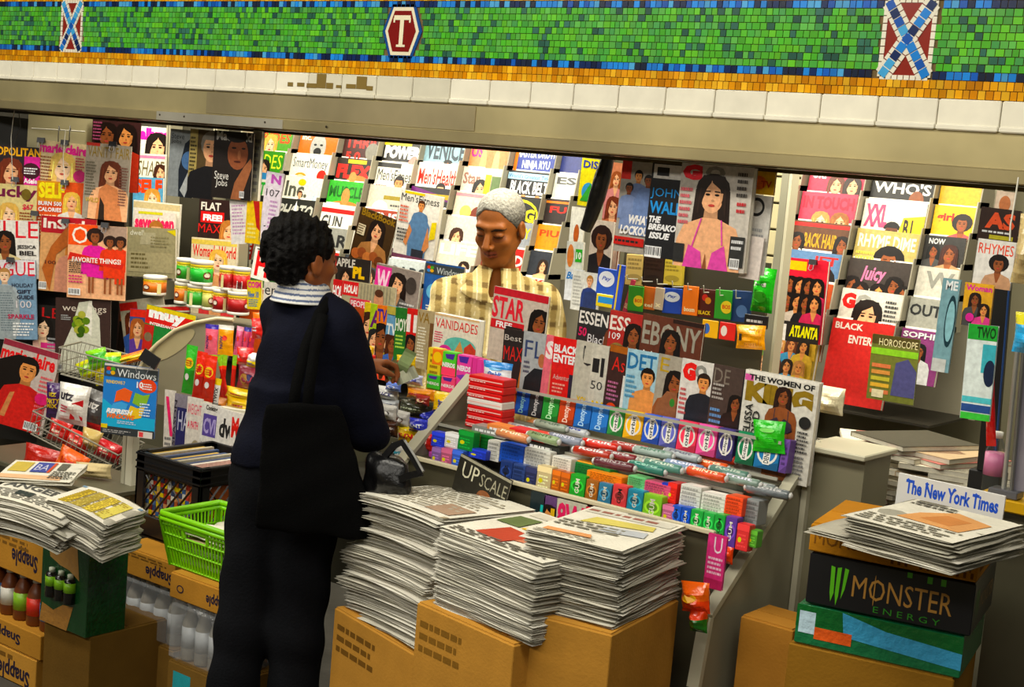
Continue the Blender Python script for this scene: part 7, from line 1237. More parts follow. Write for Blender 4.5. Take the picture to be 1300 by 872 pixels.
FRp = PL(1288, 520, 3.45, 0); t = thing('metal_frame', 'silver upright frame with a grey pane at the right edge', 'frame', FRp.at(1274, 620)); o0 = FRp.at(1274, 620)
for (p0, p1, r, c) in (((1274, 620), (1292, 440), .006, 'c8c8c0'), ((1284, 622), (1300, 440), .005, '8c8c88'), ((1290, 440), (1340, 446), .006, 'c8c8c0')):
    b = MB(); b.tube([FRp.at(*p0) - o0, FRp.at(*p1) - o0], r, c, 8); b.build('frame_bar', 'steel', t)
b = MB(); vs = [FRp.at(*q_, -.01) - o0 for q_ in ((1285, 622), (1345, 630), (1355, 446), (1301, 442))]; b.add(vs + [v + Vector((0, .006, 0)) for v in vs], [(0, 1, 2, 3), (7, 6, 5, 4), (0, 4, 5, 1), (1, 5, 6, 2), (2, 6, 7, 3), (3, 7, 4, 0)], '8c8894'); b.build('grey_pane', 'plastic', t)
b = MB(); b.box(-.03, .04, -.02, .03, -.02, .0, '5c5c60', bev=.003); b.build('foot', 'plastic', t)
BT = PL(1262, 580, 3.46, 0); q0 = BT.at(1258, 626); hh = (BT.at(1268, 548) - q0).length; t = thing('water_bottle', 'clear bottle with a pink label beside the black board', 'bottle', q0)
b = MB(); b.lathe([(.02, 0), (.024, .01), (.024, hh * .7), (.012, hh * .9), (.01, hh * .92)], (0, 0, 0), 'c8d4cc', 16); b.build('bottle_body', 'clear_plastic', t)
b = MB(); b.lathe([(.0247, hh * .3), (.0247, hh * .66)], (0, 0, 0), 'b87494', 16); b.build('wrap_label', 'plastic', t)
b = MB(); b.lathe([(.0115, hh * .9), (.012, hh), (.006, hh * 1.005)], (0, 0, 0), 'e0e0d8', 12); b.build('cap', 'plastic', t)
b = MB(); q1 = BT.at(1285, 628); b.box(q0.x - .03, q1.x + .14, 3.42, 3.56, q0.z - .03, q0.z - .001, 'c8a024', bev=.003); b.box(q0.x + .03, q1.x + .14, 3.44, 3.56, 0, q0.z - .03, '4c4838'); tag(b.build('corner_shelf', 'plastic'), 'yellow-edged shelf under the clear bottle at the right', 'shelf')
RC = PL(1270, 500, 3.42, 0)
pb(RC, (1277, 455), (1290, 455), (1252, 566), .02, [(0, 1, 'b81c1c')], [], 'red plastic strip hanging beside the silver frame', 0, seed=150, name='plastic_strip', cat='plastic strip')
pb(PL(1295, 320, 3.1, 0), (1289, 270), (1330, 275), (1282, 358), .08, [(0, 1, 'c8b484')], [], 'yellowish clear bag hanging at the right edge', 0, seed=151, name='hanging_bag', cat='bag')
pb(PL(1295, 420, 3.1, 0), (1286, 395), (1330, 400), (1284, 446), .06, [(0, .7, '38a8dc'), (.7, 1, 'd8d040')], [], 'sky blue and yellow bag at the right edge', 0, seed=152, name='hanging_bag', cat='bag')
# =============== people: bodies as one continuous surface each ===============
def smin(a, b, k):
    h = np.clip(.5 + .5 * (b - a) / k, 0, 1); return b * (1 - h) + a * h - k * h * (1 - h)
def smax(a, b, k): return -smin(-a, -b, k)
def cap(P, a, b, r0, r1=None):
    r1 = r0 if r1 is None else r1; a = np.array(a, float); b = np.array(b, float); d = b - a
    t = np.clip(((P - a) @ d) / d.dot(d), 0, 1); return np.linalg.norm(P - a - t[..., None] * d, axis=-1) - (r0 + (r1 - r0) * t)
def elp(P, c, r, R=None):
    q = P - np.array(c, float)
    if R is not None: q = q @ R
    r = np.array(r, float); k0 = np.linalg.norm(q / r, axis=-1); k1 = np.linalg.norm(q / (r * r), axis=-1); return k0 * (k0 - 1) / np.maximum(k1, 1e-6)
def rotm(yaw=0, pitch=0, roll=0): return np.array(Matrix.Rotation(yaw, 3, 'Z') @ Matrix.Rotation(pitch, 3, 'X') @ Matrix.Rotation(roll, 3, 'Y'))
def surfnet(fn, lo, hi, res):
    lo = np.array(lo, float); hi = np.array(hi, float); n = np.ceil((hi - lo) / res).astype(int) + 1
    ax = [lo[i] + res * np.arange(n[i]) for i in range(3)]
    V = np.empty(n, np.float32)
    for i in range(0, n[0], 16):
        g_ = np.stack(np.meshgrid(ax[0][i:i + 16], ax[1], ax[2], indexing='ij'), -1); V[i:i + 16] = fn(g_)
    I = V < 0; cs = (slice(0, -1), slice(1, None)); acc = np.zeros(tuple(n - 1) + (3,), np.float32); cnt = np.zeros(tuple(n - 1), np.float32)
    for axis in range(3):
        o = [i for i in range(3) if i != axis]
        for a in (0, 1):
            for b in (0, 1):
                s0 = [None] * 3; s1 = [None] * 3; s0[axis] = cs[0]; s1[axis] = cs[1]; s0[o[0]] = s1[o[0]] = cs[a]; s0[o[1]] = s1[o[1]] = cs[b]
                v0 = V[tuple(s0)]; v1 = V[tuple(s1)]; m = (v0 < 0) != (v1 < 0); t = np.where(m, v0 / np.where(m, v0 - v1, 1), 0)
                p = np.zeros(v0.shape + (3,), np.float32); p[..., axis] = t; p[..., o[0]] = a; p[..., o[1]] = b
                acc += p * m[..., None]; cnt += m
    act = cnt > 0; idx = -np.ones(act.shape, int); idx[act] = np.arange(act.sum())
    base = np.stack(np.nonzero(act), -1); verts = lo + (base + acc[act] / cnt[act][:, None]) * res
    faces = []
    for axis in range(3):
        o = [(axis + 1) % 3, (axis + 2) % 3]; s0 = [slice(1, -1)] * 3; s1 = [slice(1, -1)] * 3; s0[axis] = slice(0, -1); s1[axis] = slice(1, None)
        a = I[tuple(s0)]; b = I[tuple(s1)]; e = np.stack(np.nonzero(a != b), -1)
        if not len(e): continue
        fl = a[tuple(e.T)]; off = np.array([1, 1, 1]); off[axis] = 0; c = e + off
        def g2(da, db): q = c.copy(); q[:, o[0]] -= da; q[:, o[1]] -= db; return idx[tuple(q.T)]
        q = np.stack([g2(1, 1), g2(0, 1), g2(0, 0), g2(1, 0)], -1); q[~fl] = q[~fl][:, ::-1]; faces.append(q[(q >= 0).all(1)])
    return verts, np.concatenate(faces)
def sdf_obj(name, fn, lo, hi, res, m, parent, col, colf=None, smooth_iter=0):
    v, f = surfnet(fn, lo, hi, res); me = bpy.data.meshes.new(name); me.from_pydata(v.tolist(), [], f.tolist()); me.materials.append(MATS[m])
    cc = np.ones((len(v), 4), np.float32); cc[:, :3] = lin(col)
    if colf is not None: colf(v, cc)
    a = me.color_attributes.new('Col', 'FLOAT_COLOR', 'POINT'); a.data.foreach_set('color', cc.ravel())
    me.polygons.foreach_set('use_smooth', np.ones(len(f), bool)); me.update()
    o = bpy.data.objects.new(name, me); C.objects.link(o); o.parent = parent; return o
def head_sdf(P, fem=False, down=True):
    """canonical head, facing -y, centred between the ears; about 0.235 m tall"""
    X = np.abs(P[..., 0]); Q = np.stack([X, P[..., 1], P[..., 2]], -1)
    d = elp(P, (0, .018, .038), (.074, .094, .083)); d = smin(d, elp(P, (0, -.028, -.03), (.058, .062, .082)), .03)
    d = smin(d, cap(Q, (.0, -.066, -.098), (.018, -.06, -.094), .018 if not fem else .015), .022); d = smin(d, cap(Q, (.055, .01, -.04), (.03, -.045, -.088), .016), .02)
    d = smin(d, cap(Q, (.0, -.082, .03), (.04, -.068, .03), .011), .014)
    d = smin(d, elp(Q, (.038, -.058, -.022), (.022, .018, .018)), .018)
    d = smax(d, -elp(Q, (.031, -.1, .008), (.019, .02, .013)), .012); d = smin(d, elp(Q, (.031, -.074, .006), (.016, .0135, .0115)), .003)
    d = smin(d, cap(P, (0, -.084, .02), (0, -.112, -.026), .0075, .012), .009); d = smin(d, elp(Q, (.013, -.098, -.031), (.0085, .011, .0075)), .006)
    d = smin(d, cap(Q, (0, -.09, -.053), (.019, -.08, -.056), .006, .003), .006); d = smin(d, cap(Q, (0, -.089, -.065), (.016, -.08, -.063), .0075, .004), .006)
    d = smax(d, -cap(Q, (0, -.1, -.0588), (.022, -.088, -.0595), .0028), .003)
    d = smin(d, elp(Q, (.077, .012, -.004), (.009, .021, .032)), .006); d = smax(d, -elp(Q, (.086, .005, .0), (.006, .011, .017)), .006)
    return d
def xf(P, o, R): return (P - np.array(o)) @ R      # world -> local when R has local axes as columns
def hand_sdf(P, pose='rest', flip=1):
    """canonical right hand: wrist at 0, fingers toward -z, palm facing -y, thumb to +x*flip"""
    d = elp(P, (0, 0, -.045), (.04, .016, .052)); d = smin(d, cap(P, (0, 0, .03), (0, 0, -.02), .027, .026), .018)
    L = [(.030, .078), (.011, .086), (-.010, .080), (-.029, .064)]
    for k, (x, l) in enumerate(L):
        x *= flip; a = (x, 0, -.082); cu = .45 if pose == 'rest' else 1.1
        b = (x * 1.08, -math.sin(cu * .5) * l * .45, -.082 - math.cos(cu * .5) * l * .45); c = (x * 1.05, b[1] - math.sin(cu * 1.3) * l * .32, b[2] - math.cos(cu * 1.3) * l * .32); e = (x, c[1] - math.sin(cu * 1.9) * l * .23, c[2] - math.cos(cu * 1.9) * l * .23)
        for p, q, r0, r1 in ((a, b, .0095, .0088), (b, c, .0088, .008), (c, e, .008, .0068)): d = smin(d, cap(P, p, q, r0, r1), .004)
    t0 = (.022 * flip, -.006, -.022); t1 = (.05 * flip, -.024, -.05); t2 = (.052 * flip, -.04, -.078)
    d = smin(d, cap(P, t0, t1, .0135, .0105), .008); return smin(d, cap(P, t1, t2, .0105, .008), .004)
# ---------- customer: seen from behind, buying at the counter ----------
hw = onY(385, 322, 2.80); fx = hw.x; fy = hw.y
cu = thing('person', 'woman from behind in a navy jacket with striped collar, carrying a black tote', 'person', Matrix.Translation((fx, fy, 0)) @ Matrix.Rotation(PI / 4, 4, 'Z'))
HR_ = rotm(PI + math.radians(-50)); HO = np.array((.0, .0, 1.553))     # head facing away and right
hand_o = np.array((.268, .20, 1.275)); 
def V3(*a): return np.array(a, float)
Ls, Rs = V3(-.045, .12, 1.385), V3(.12, -.07, 1.385)
Rel, Rwr = V3(.212, .0, 1.09), V3(.178, .13, 1.25)
Lel, Lwr = V3(-.035, .26, 1.12), V3(.0, .40, 1.1)
hipL, hipR = V3(-.065, .03, .92), V3(.055, -.02, .92); knL, knR = V3(-.098, .0, .50), V3(.052, -.03, .5); anL, anR = V3(-.14, -.02, .09), V3(.055, -.04, .09)
hR = np.stack([V3(.1, -.25, .96), V3(-.2, .93, .3), V3(-.97, -.25, .0)], -1); 
_q = V3(.7, .66, .12); _q /= np.linalg.norm(_q)           # direction of the fingers
_z = -_q; _y = np.cross(_z, V3(.0, -1, .35)); _y = V3(.1, .35, .93); _y -= _z * _y.dot(_z); _y /= np.linalg.norm(_y); _x = np.cross(_y, _z); hR = np.stack([_x, _y, _z], -1)
def body_w(P):
    d = head_sdf(xf(P, HO, HR_), True); d = smin(d, cap(P, (.0, .0, 1.51), (.03, .02, 1.40), .046, .056), .02)
    d = smin(d, elp(P, (.03, .025, 1.27), (.125, .105, .2), ), .05); d = smin(d, elp(P, (.01, .02, .98), (.15, .125, .17)), .06)
    for s, e, w_ in ((Ls, Lel, Lwr), (Rs, Rel, Rwr)): d = smin(d, cap(P, s, e, .05, .038), .03); d = smin(d, cap(P, e, w_, .038, .027), .015)
    for h_, k, a in ((hipL, knL, anL), (hipR, knR, anR)):
        d = smin(d, cap(P, h_, k, .085, .055), .04); d = smin(d, cap(P, k, a, .055, .036), .02); d = smin(d, cap(P, a + V3(0, -.02, -.04), a + V3(.09, .12, -.05), .035, .03), .02)
    d = smin(d, hand_sdf(xf(P, Rwr + V3(.0, .0, .0), hR), 'hold', 1), .012)
    LR = np.stack([V3(.7, -.7, 0), V3(0, 0, 1), V3(-.7, -.7, 0)], -1); d = smin(d, hand_sdf(xf(P, Lwr, LR), 'rest', -1), .012)
    return d
def colw(v, c):
    q = xf(v, HO, HR_); m = (np.abs(q[:, 0]) < .022) & (q[:, 2] < -.048) & (q[:, 2] > -.073) & (q[:, 1] < -.078); c[m, :3] = lin('8c3a30')
    for s in (-1, 1):
        m = (((q[:, 0] - s * .031) / .015) ** 2 + ((q[:, 2] - .004) / .005) ** 2 < 1) & (q[:, 1] < -.06); c[m, :3] = lin('20120c')
sdf_obj('body', body_w, (-.32, -.25, .0), (.48, .58, 1.72), .0065, 'skin', cu, '8a5430', colw)
def hair_w(P):
    q = xf(P, HO, HR_); n = .006 * np.sin(q[..., 0] * 150 + 2 * np.sin(q[..., 2] * 80)) * np.sin(q[..., 1] * 140 + 1) * np.sin(q[..., 2] * 160) + .004 * np.sin(q[..., 0] * 61 + q[..., 2] * 70) + .003 * np.sin(q[..., 1] * 210 + q[..., 0] * 170)
    d = elp(q, (0, .022, .044), (.086, .106, .089)); d = smin(d, elp(q, (0, .058, -.01), (.062, .055, .058)), .03) + n
    cut = q[..., 1] + .045 + .5 * np.maximum(0, .02 - q[..., 2]) * 0; d = smax(d, -(q[..., 1] + .062 - .0 * q[..., 2] + np.clip(-q[..., 2] + .04, 0, .2) * -.75), .01)
    return smax(d, -elp(q * V3(1, 1, 1), (.0, -.02, -.05), (.2, .04, .05)), .01)
sdf_obj('curly_hair', hair_w, (-.16, -.16, 1.42), (.16, .16, 1.74), .0045, 'hair', cu, '0b0908')
def fold(P, s=1.): return .0035 * s * np.sin(P[..., 2] * 38 + 9 * P[..., 0] + 3 * np.sin(P[..., 1] * 17)) + .002 * s * np.sin(P[..., 0] * 60 + P[..., 2] * 25)
def jacket(P):
    d = elp(P, (.035, .025, 1.29), (.135, .125, .16)); d = smin(d, cap(P, (.02, .04, 1.25), (.0, .03, 1.05), .108, .118), .06); d = smin(d, elp(P, (-.055, .03, 1.015), (.095, .1, .075)), .04)
    fl = np.clip((1.12 - P[..., 2]) / .16, 0, 1); dd = np.sqrt(((P[..., 0] + .0) / (.125 + .035 * fl)) ** 2 + ((P[..., 1] - .02) / (.12 + .02 * fl)) ** 2) - 1; d = smin(d, np.maximum(dd * .12, np.maximum(.985 - P[..., 2], P[..., 2] - 1.2)), .04)
    d = smin(d, cap(P, Ls + V3(.02, -.03, .018), Rs + V3(-.03, .02, .018), .056, .056), .045)
    d = smin(d, cap(P, Rs, Rel, .062, .055), .03); d = smin(d, cap(P, Rel, Rel + (Rwr - Rel) * .7, .055, .043), .02)
    d = smin(d, cap(P, Ls, Lel, .066, .056), .03); d = smin(d, cap(P, Lel, Lel + (Lwr - Lel) * .85, .056, .044), .02)
    d = d + fold(P); d = np.maximum(d, .98 - P[..., 2] + .03 * P[..., 0])
    d = smin(d, cap(P, (.0, .035, 1.405), (.045, .0, 1.405), .074), .03)
    return np.maximum(d, P[..., 2] - 1.475)
sdf_obj('jacket', jacket, (-.3, -.24, .94), (.4, .52, 1.5), .0065, 'dark_cloth', cu, '0c0e1c')
def collar(P):
    r = np.sqrt((P[..., 0] - .008) ** 2 + (P[..., 1] - .008) ** 2); z = P[..., 2]; rr = .056 + np.clip(1.50 - z, 0, .06) * .5
    return np.maximum(np.abs(r - rr) - .006, np.maximum(1.44 - z, z - 1.505 + .12 * P[..., 1] * 1.0))
def colc(v, c):
    st = (np.sin((v[:, 2] + .22 * (np.sqrt((v[:, 0] - .008) ** 2 + (v[:, 1] - .008) ** 2))) * 480) > .35); c[st, :3] = lin('5c6884')
sdf_obj('shirt_collar', collar, (-.16, -.16, 1.43), (.17, .17, 1.54), .003, 'page_paper', cu, 'e4e2dc', colc)
def trousers(P):
    d = elp(P, (.0, .02, .96), (.155, .13, .16))
    for h_, k, a in ((hipL, knL, anL), (hipR, knR, anR)): d = smin(d, cap(P, h_, k, .098, .074), .03); d = smin(d, cap(P, k, a + V3(0, 0, .01), .074, .07), .03)
    d = d + fold(P, .8); return np.maximum(d, np.maximum(P[..., 2] - 1.04, .07 - P[..., 2]))
sdf_obj('trousers', trousers, (-.3, -.22, .05), (.28, .26, 1.06), .008, 'dark_cloth', cu, '0d0e12')
for nm, a in (('shoe', anL), ('shoe', anR)):
    sdf_obj(nm, lambda P, a=a: np.maximum(smin(cap(P, a + V3(0, -.02, -.05), a + V3(.1, .13, -.062), .045, .038), cap(P, a, a + V3(0, -.02, -.05), .045, .045), .03), -P[..., 2] + .002), a + V3(-.1, -.12, -.1), a + V3(.2, .22, .06), .007, 'leather', cu, '0c0b0b')
b = MB(); wq = Rwr + hR @ V3(0, 0, .008); ax_ = [Vector(hR[:, 0]), Vector(hR[:, 1])]
b.tube([Vector(wq) + ax_[0] * .031 * math.cos(t_) + ax_[1] * .029 * math.sin(t_) for t_ in [2 * PI * k / 20 for k in range(20)]], .0055, 'd8a83c', 8, closed=True); b.build('gold_bracelet', 'gold', cu)
Mcu = cu.matrix_world.copy()
# banknote held in the right hand
tip = Rwr + hR @ V3(.02, -.05, -.115); note = thing('banknote', 'folded green banknote held in the woman\'s right hand', 'banknote', Matrix.Translation(Mcu @ Vector(tip)) @ Matrix.Rotation(.6, 4, 'Z'))
b = MB(); N = 10
for s_, (an, ln, c) in enumerate(((1.15, .10, '8c9c70'), (1.9, .06, 'a8b088'), (.5, .07, 'c8ccb0'))):
    vs = []
    for k in range(N + 1):
        u = k / N * ln; x = math.cos(an) * u; z = math.sin(an) * u - .01; y = .006 * math.sin(k * .9 + s_)
        vs += [(x - .018 * math.sin(an), y, z + .018 * math.cos(an)), (x + .018 * math.sin(an), y + .004, z - .018 * math.cos(an))]
    b.add(vs, [(2 * k, 2 * k + 1, 2 * k + 3, 2 * k + 2) for k in range(N)], c); b.add([(v[0], v[1] + .0008, v[2]) for v in vs], [(2 * k + 2, 2 * k + 3, 2 * k + 1, 2 * k) for k in range(N)], mul(c, .8))
b.build('note_paper', 'page_paper', note)
# black tote on the right shoulder
tt = thing('tote_bag', 'large limp black tote hanging from the woman\'s right shoulder', 'bag', Mcu @ Matrix.Translation((.085, -.17, .815)))
def tote(P):
    z = P[..., 2]; h_ = .375; f = np.clip(z / h_, 0, 1); w0 = .168 - .07 * f; cxx = .008 - .065 * f * 1 + .0; t_ = .045 * (1 - f) * np.sin(np.clip(f * 3 + .5, 0, PI)) + .014
    bot = .0 + (P[..., 0]) * -.09; d = np.maximum(np.abs(P[..., 0] - cxx) - w0, np.abs(P[..., 1] - .02 * np.sin(P[..., 0] * 9)) - t_)
    d = smax(d, np.maximum(bot - z + .025, z - h_), .02) + .003 * np.sin(P[..., 0] * 50 + z * 22) * (1 - f * .5) + .0015 * np.sin(z * 60 - P[..., 0] * 30); return d
sdf_obj('bag_body', tote, (-.24, -.1, -.03), (.24, .1, .41), .0055, 'canvas', tt, '060606')
b = MB(); Wst = .0145; inv = Vector((.085, -.17, .815)); path = [Vector(p) - inv for p in ((.0, -.17, 1.14), (.008, -.175, 1.24), (.025, -.155, 1.34), (.055, -.12, 1.425), (.08, -.06, 1.458), (.09, -.0, 1.455), (.09, .06, 1.40), (.12, .1, 1.3), (.09, .12, 1.2))]
b2 = [Vector(p) - inv for p in ((.04, -.175, 1.14), (.042, -.18, 1.24), (.05, -.16, 1.34), (.065, -.126, 1.425))]
for pth in (path, b2):
    b = MB(); vs = []
    for k, p in enumerate(pth):
        t_ = (pth[min(k + 1, len(pth) - 1)] - pth[max(k - 1, 0)]).normalized(); nrm = Vector((p.x + inv.x - .03, p.y + inv.y - .02, .0 if k < 3 else .1)).normalized(); sd = t_.cross(nrm).normalized() * Wst
        for q_ in (sd + nrm * .002, -sd + nrm * .002, -sd - nrm * .002, sd - nrm * .002): vs.append(p + q_)
    fs = [(4 * k + i, 4 * k + (i + 1) % 4, 4 * k + 4 + (i + 1) % 4, 4 * k + 4 + i) for k in range(len(pth) - 1) for i in range(4)] + [(3, 2, 1, 0), tuple(range(4 * len(pth) - 4, 4 * len(pth)))]
    b.add(vs, fs, '0a0a0a', True); b.build('strap', 'canvas', tt)
# shiny black handbag on her forearm side
HB = PL(500, 580, 2.86, 0); q = HB.at(500, 640); hb_ = thing('handbag', 'shiny black handbag with a stiff loop handle behind the tote', 'bag', q)
sdf_obj('bag_body', lambda P: smax(elp(P, (-.03, .0, .07), (.075, .045, .085)), P[..., 2] - .13, .02) + .004 * np.sin(P[..., 2] * 70 + P[..., 0] * 40) + .003 * np.sin(P[..., 0] * 90), (-.14, -.07, -.04), (.08, .07, .17), .005, 'leather', hb_, '0b0b0c')
def strip(pix, off, wd, th_, name, col, m='leather'):
    pts = [HB.at(x, y, off) - q for x, y in pix]; b = MB(); vs = []
    for k, p in enumerate(pts):
        t_ = (pts[min(k + 1, len(pts) - 1)] - pts[max(k - 1, 0)]).normalized(); sd = t_.cross(Vector((0, -1, 0))).normalized() * wd; nn = Vector((0, th_, 0))
        vs += [p + sd - nn, p - sd - nn, p - sd + nn, p + sd + nn]
    b.add(vs, [(4 * k + i, 4 * k + (i + 1) % 4, 4 * k + 4 + (i + 1) % 4, 4 * k + 4 + i) for k in range(len(pts) - 1) for i in range(4)] + [(3, 2, 1, 0), tuple(range(4 * len(pts) - 4, 4 * len(pts)))], col); return b.build(name, m, hb_)
strip([(470, 632), (486, 626), (500, 612), (518, 604), (536, 600)], .02, .009, .003, 'handle', '101011'); strip([(536, 600), (524, 580), (511, 561), (500, 566), (488, 580)], .02, .009, .004, 'handle', '161618'); strip([(537, 598), (526, 578), (514, 559)], .028, .002, .002, 'piping', '9c9c98')
# ---------- the man inside the stand ----------
mw = onY(634, 290, 3.93); yw = math.atan2(mw.x, mw.y)   # he faces the passer-by
mn = thing('person', 'grey-haired man in a plaid shirt looking down inside the stand', 'person', Matrix.Translation((mw.x, mw.y, 0)) @ Matrix.Rotation(-yw, 4, 'Z'))
mz = mw.z + .0
MO = np.array((0, 0, mz)); MRo = rotm(math.radians(-24), math.radians(20), math.radians(0)); sx_ = 1.04
Tz = mz - .248
def body_m(P):
    d = head_sdf(xf(P, MO, MRo) / sx_) * sx_; d = smin(d, cap(P, (.005, .03, mz - .06), (.01, .05, mz - .22), .056, .064), .02)
    d = smin(d, elp(P, (.01, .06, Tz - .2), (.17, .11, .26)), .05)
    for s in (-1, 1):
        a, e, w_ = V3(.01 + .165 * s, .06, Tz), V3(.01 + .22 * s, .04, Tz - .3), V3(.01 + .15 * s, -.12, Tz - .44); d = smin(d, cap(P, a, e, .052, .04), .04); d = smin(d, cap(P, e, w_, .04, .028), .02)
        HRm = np.stack([V3(s * 1., 0, 0), V3(0, -.35, -.94) * 1., V3(0, .94, -.35)], -1) if s > 0 else np.stack([V3(-1., 0, 0), V3(0, -.35, -.94) * -1, V3(0, .94, -.35) * 1], -1)
        d = smin(d, hand_sdf(xf(P, w_, np.stack([V3(1, 0, 0), V3(0, .35, -.94) * -1 * -1, V3(0, .94, .35)], -1)), 'rest', -s), .012)
    for s in (-1, 1): d = smin(d, cap(P, (.09 * s, .06, Tz - .46), (.1 * s, .06, .52), .09, .06), .05); d = smin(d, cap(P, (.1 * s, .06, .52), (.1 * s, .08, .08), .06, .04), .03); d = smin(d, cap(P, (.1 * s, .08, .05), (.1 * s, -.06, .04), .04, .035), .02)
    return d
def colm(v, c):
    q = xf(v, MO, MRo) / sx_
    m = (np.abs(q[:, 0]) < .025) & (q[:, 2] < -.047) & (q[:, 2] > -.072) & (q[:, 1] < -.074); c[m, :3] = lin('8a4a34')
    m = (np.abs(q[:, 0]) < .024) & (np.abs(q[:, 2] + .059) < .0022) & (q[:, 1] < -.07); c[m, :3] = lin('4a2218')
    for s in (-1, 1):
        X = (q[:, 0] - s * .032); m = (((X) / .021) ** 2 + ((q[:, 2] - .027 + 9 * X * X) / .0048) ** 2 < 1) & (q[:, 1] < -.05); c[m, :3] = lin('2c221c')
        m = ((X / .0155) ** 2 + ((q[:, 2] - .002 - 3 * X * X) / .003) ** 2 < 1) & (q[:, 1] < -.06); c[m, :3] = lin('1c100c')
        m = ((X / .02) ** 2 + ((q[:, 2] + .004) / .013) ** 2 < 1) & (q[:, 1] < -.055) & (c[:, 0] > .1); c[m, :3] = lin('7c4a28')
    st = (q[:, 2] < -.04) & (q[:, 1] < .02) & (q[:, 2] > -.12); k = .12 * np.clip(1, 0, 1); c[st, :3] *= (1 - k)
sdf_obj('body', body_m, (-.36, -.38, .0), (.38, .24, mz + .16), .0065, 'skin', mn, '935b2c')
# finer head over the same form, joined to the body surface at the neck
bm_ = [o for o in mn.children if o.name.startswith('body')][0]
vb, fb = surfnet(lambda P: np.maximum(body_m(P), mz - .19 - P[..., 2]), (-.13, -.18, mz - .2), (.13, .16, mz + .15), .0032)
me = bm_.data; v0 = np.empty(len(me.vertices) * 3); me.vertices.foreach_get('co', v0); v0 = v0.reshape(-1, 3)
keep = [tuple(p.vertices) for p in me.polygons if v0[list(p.vertices)][:, 2].max() < mz - .178]
vs = np.concatenate([v0, vb]); fs = keep + [tuple(int(i) + len(v0) for i in f) for f in fb]
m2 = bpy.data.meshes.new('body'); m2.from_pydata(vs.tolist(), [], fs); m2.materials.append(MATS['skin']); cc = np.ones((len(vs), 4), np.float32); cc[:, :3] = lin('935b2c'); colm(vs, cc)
a = m2.color_attributes.new('Col', 'FLOAT_COLOR', 'POINT'); a.data.foreach_set('color', cc.ravel()); m2.polygons.foreach_set('use_smooth', np.ones(len(fs), bool)); m2.update(); bm_.data = m2
def hair_m(P):
    q = xf(P, MO, MRo) / sx_; X = np.abs(q[..., 0]); n = .0007 * np.sin(q[..., 0] * 310 + q[..., 1] * 160) * np.sin(q[..., 1] * 270 - q[..., 2] * 190) - .0012
    d = elp(q, (0, .02, .041), (.0775, .0965, .0855)) + n
    line = q[..., 1] + .066 + .004 * np.sin(q[..., 0] * 130 + 1) - .62 * np.clip(.09 - q[..., 2], 0, .5) + .35 * np.clip(X - .03, 0, .1) * 0; d = smax(d, -line, .006)
    d = smax(d, -(q[..., 2] + .035), .01); d = smax(d, -elp(np.stack([X, q[..., 1], q[..., 2]], -1), (.08, .012, -.006), (.02, .026, .034)), .004); return smax(d, -elp(q, (0, -.075, .02), (.056, .045, .066)), .01)
def colh(v, c):
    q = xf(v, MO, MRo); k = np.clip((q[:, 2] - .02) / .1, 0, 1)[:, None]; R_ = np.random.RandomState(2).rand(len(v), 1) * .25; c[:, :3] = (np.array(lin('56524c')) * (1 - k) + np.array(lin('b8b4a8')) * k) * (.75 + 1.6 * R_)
sdf_obj('short_hair', hair_m, (-.14, -.15, mz - .12), (.14, .17, mz + .17), .0035, 'hair', mn, '8c8880', colh)
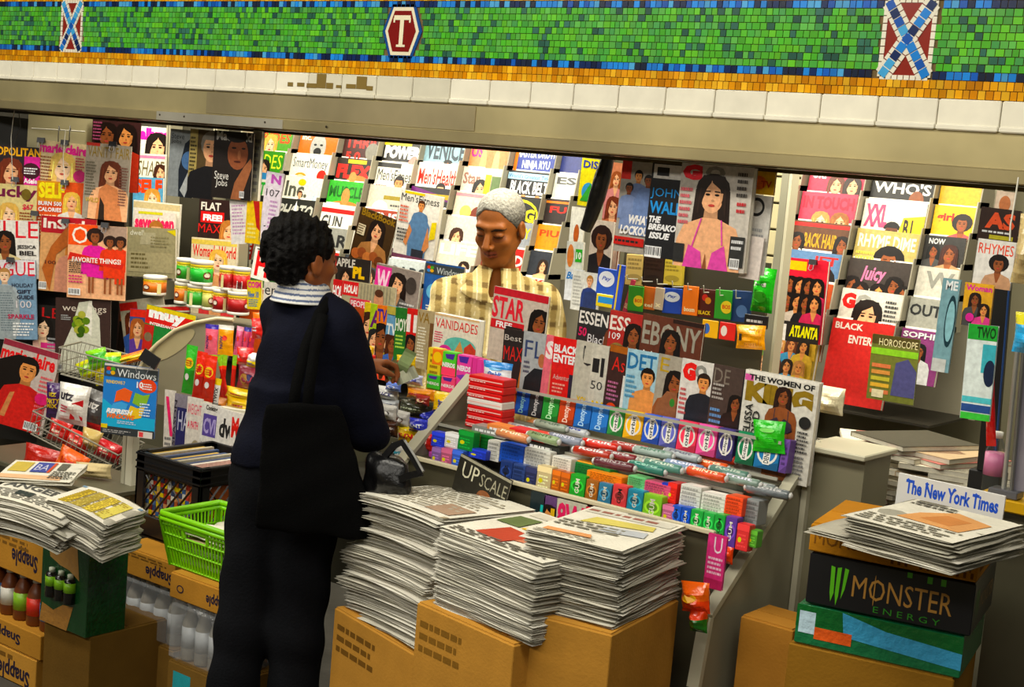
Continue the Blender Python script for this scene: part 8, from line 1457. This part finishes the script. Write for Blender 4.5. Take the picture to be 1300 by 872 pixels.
def shirt(P):
    d = elp(P, (.01, .06, Tz - .16), (.18, .13, .26)); d = smin(d, cap(P, (-.125, .06, Tz + .0), (.155, .06, Tz + .0), .066), .06); d = smin(d, cap(P, (-.06, .05, Tz + .05), (.08, .05, Tz + .05), .045), .05)
    for s in (-1, 1): d = smin(d, cap(P, (.01 + .165 * s, .06, Tz - .01), (.01 + .225 * s, .04, Tz - .3), .068, .06), .04); d = smin(d, cap(P, (.01 + .225 * s, .04, Tz - .3), (.01 + .17 * s, -.05, Tz - .38), .06, .05), .03)
    d = smin(d, np.maximum(np.sqrt((P[..., 0] / .19) ** 2 + ((P[..., 1] - .06) / .13) ** 2) * .15 - .15, np.maximum(Tz - .55 - P[..., 2], P[..., 2] - Tz + .2)), .04) + fold(P, 1.2)
    neck = cap(P, (.0, -.03, mz - .1), (.005, .02, Tz + .02), .05, .05); d = smax(d, -neck, .01); d = smax(d, -cap(P, (.0, -.09, Tz + .1), (.0, -.1, Tz - .02), .04, .012), .008)
    return smax(d, P[..., 2] - Tz - .085, .01)
def colp(v, c):
    x = v[:, 0] + .1 * v[:, 1]; z = v[:, 2]; A = lin('c9b888'); B_ = lin('a08c5c'); D_ = lin('6c5a3a')
    sxx = np.mod(x, .05) / .05; szz = np.mod(z, .06) / .06; c[:, :3] = A
    m = (sxx < .42); c[m, :3] = B_; m2_ = (szz < .3); c[m2_, :3] *= .85; c[m & m2_, :3] = D_; c[(sxx > .66) & (sxx < .72), :3] = lin('f0e4c0')
sdf_obj('plaid_shirt', shirt, (-.36, -.16, Tz - .58), (.38, .24, Tz + .12), .006, 'newsprint', mn, 'd8c89c', colp)
def colr(P):
    r = np.sqrt((P[..., 0] - .008) ** 2 + (P[..., 1] - .035) ** 2); z = P[..., 2] - Tz; rr = .066 + np.clip(.11 - z, 0, .08) * .8; d = np.maximum(np.abs(r - rr) - .005, np.maximum(.03 - z - .35 * np.clip(-P[..., 1], 0, .2), z - .115))
    return smax(d, -cap(P, (.0, -.06, Tz + .12), (.0, -.12, Tz - .02), .035, .01), .004)
sdf_obj('shirt_collar', colr, (-.17, -.18, Tz - .05), (.19, .2, Tz + .13), .0035, 'newsprint', mn, 'd8c89c', colp)
def dk(P): 
    d = 9 * np.ones(P.shape[:-1])
    for s in (-1, 1): d = smin(d, cap(P, (.09 * s, .06, Tz - .5), (.1 * s, .06, .5), .105, .08), .04); d = smin(d, cap(P, (.1 * s, .06, .5), (.1 * s, .08, .1), .08, .07), .02)
    return np.maximum(d, .07 - P[..., 2])
sdf_obj('trousers', dk, (-.3, -.15, .04), (.3, .26, Tz - .38), .009, 'dark_cloth', mn, '1c1c22')
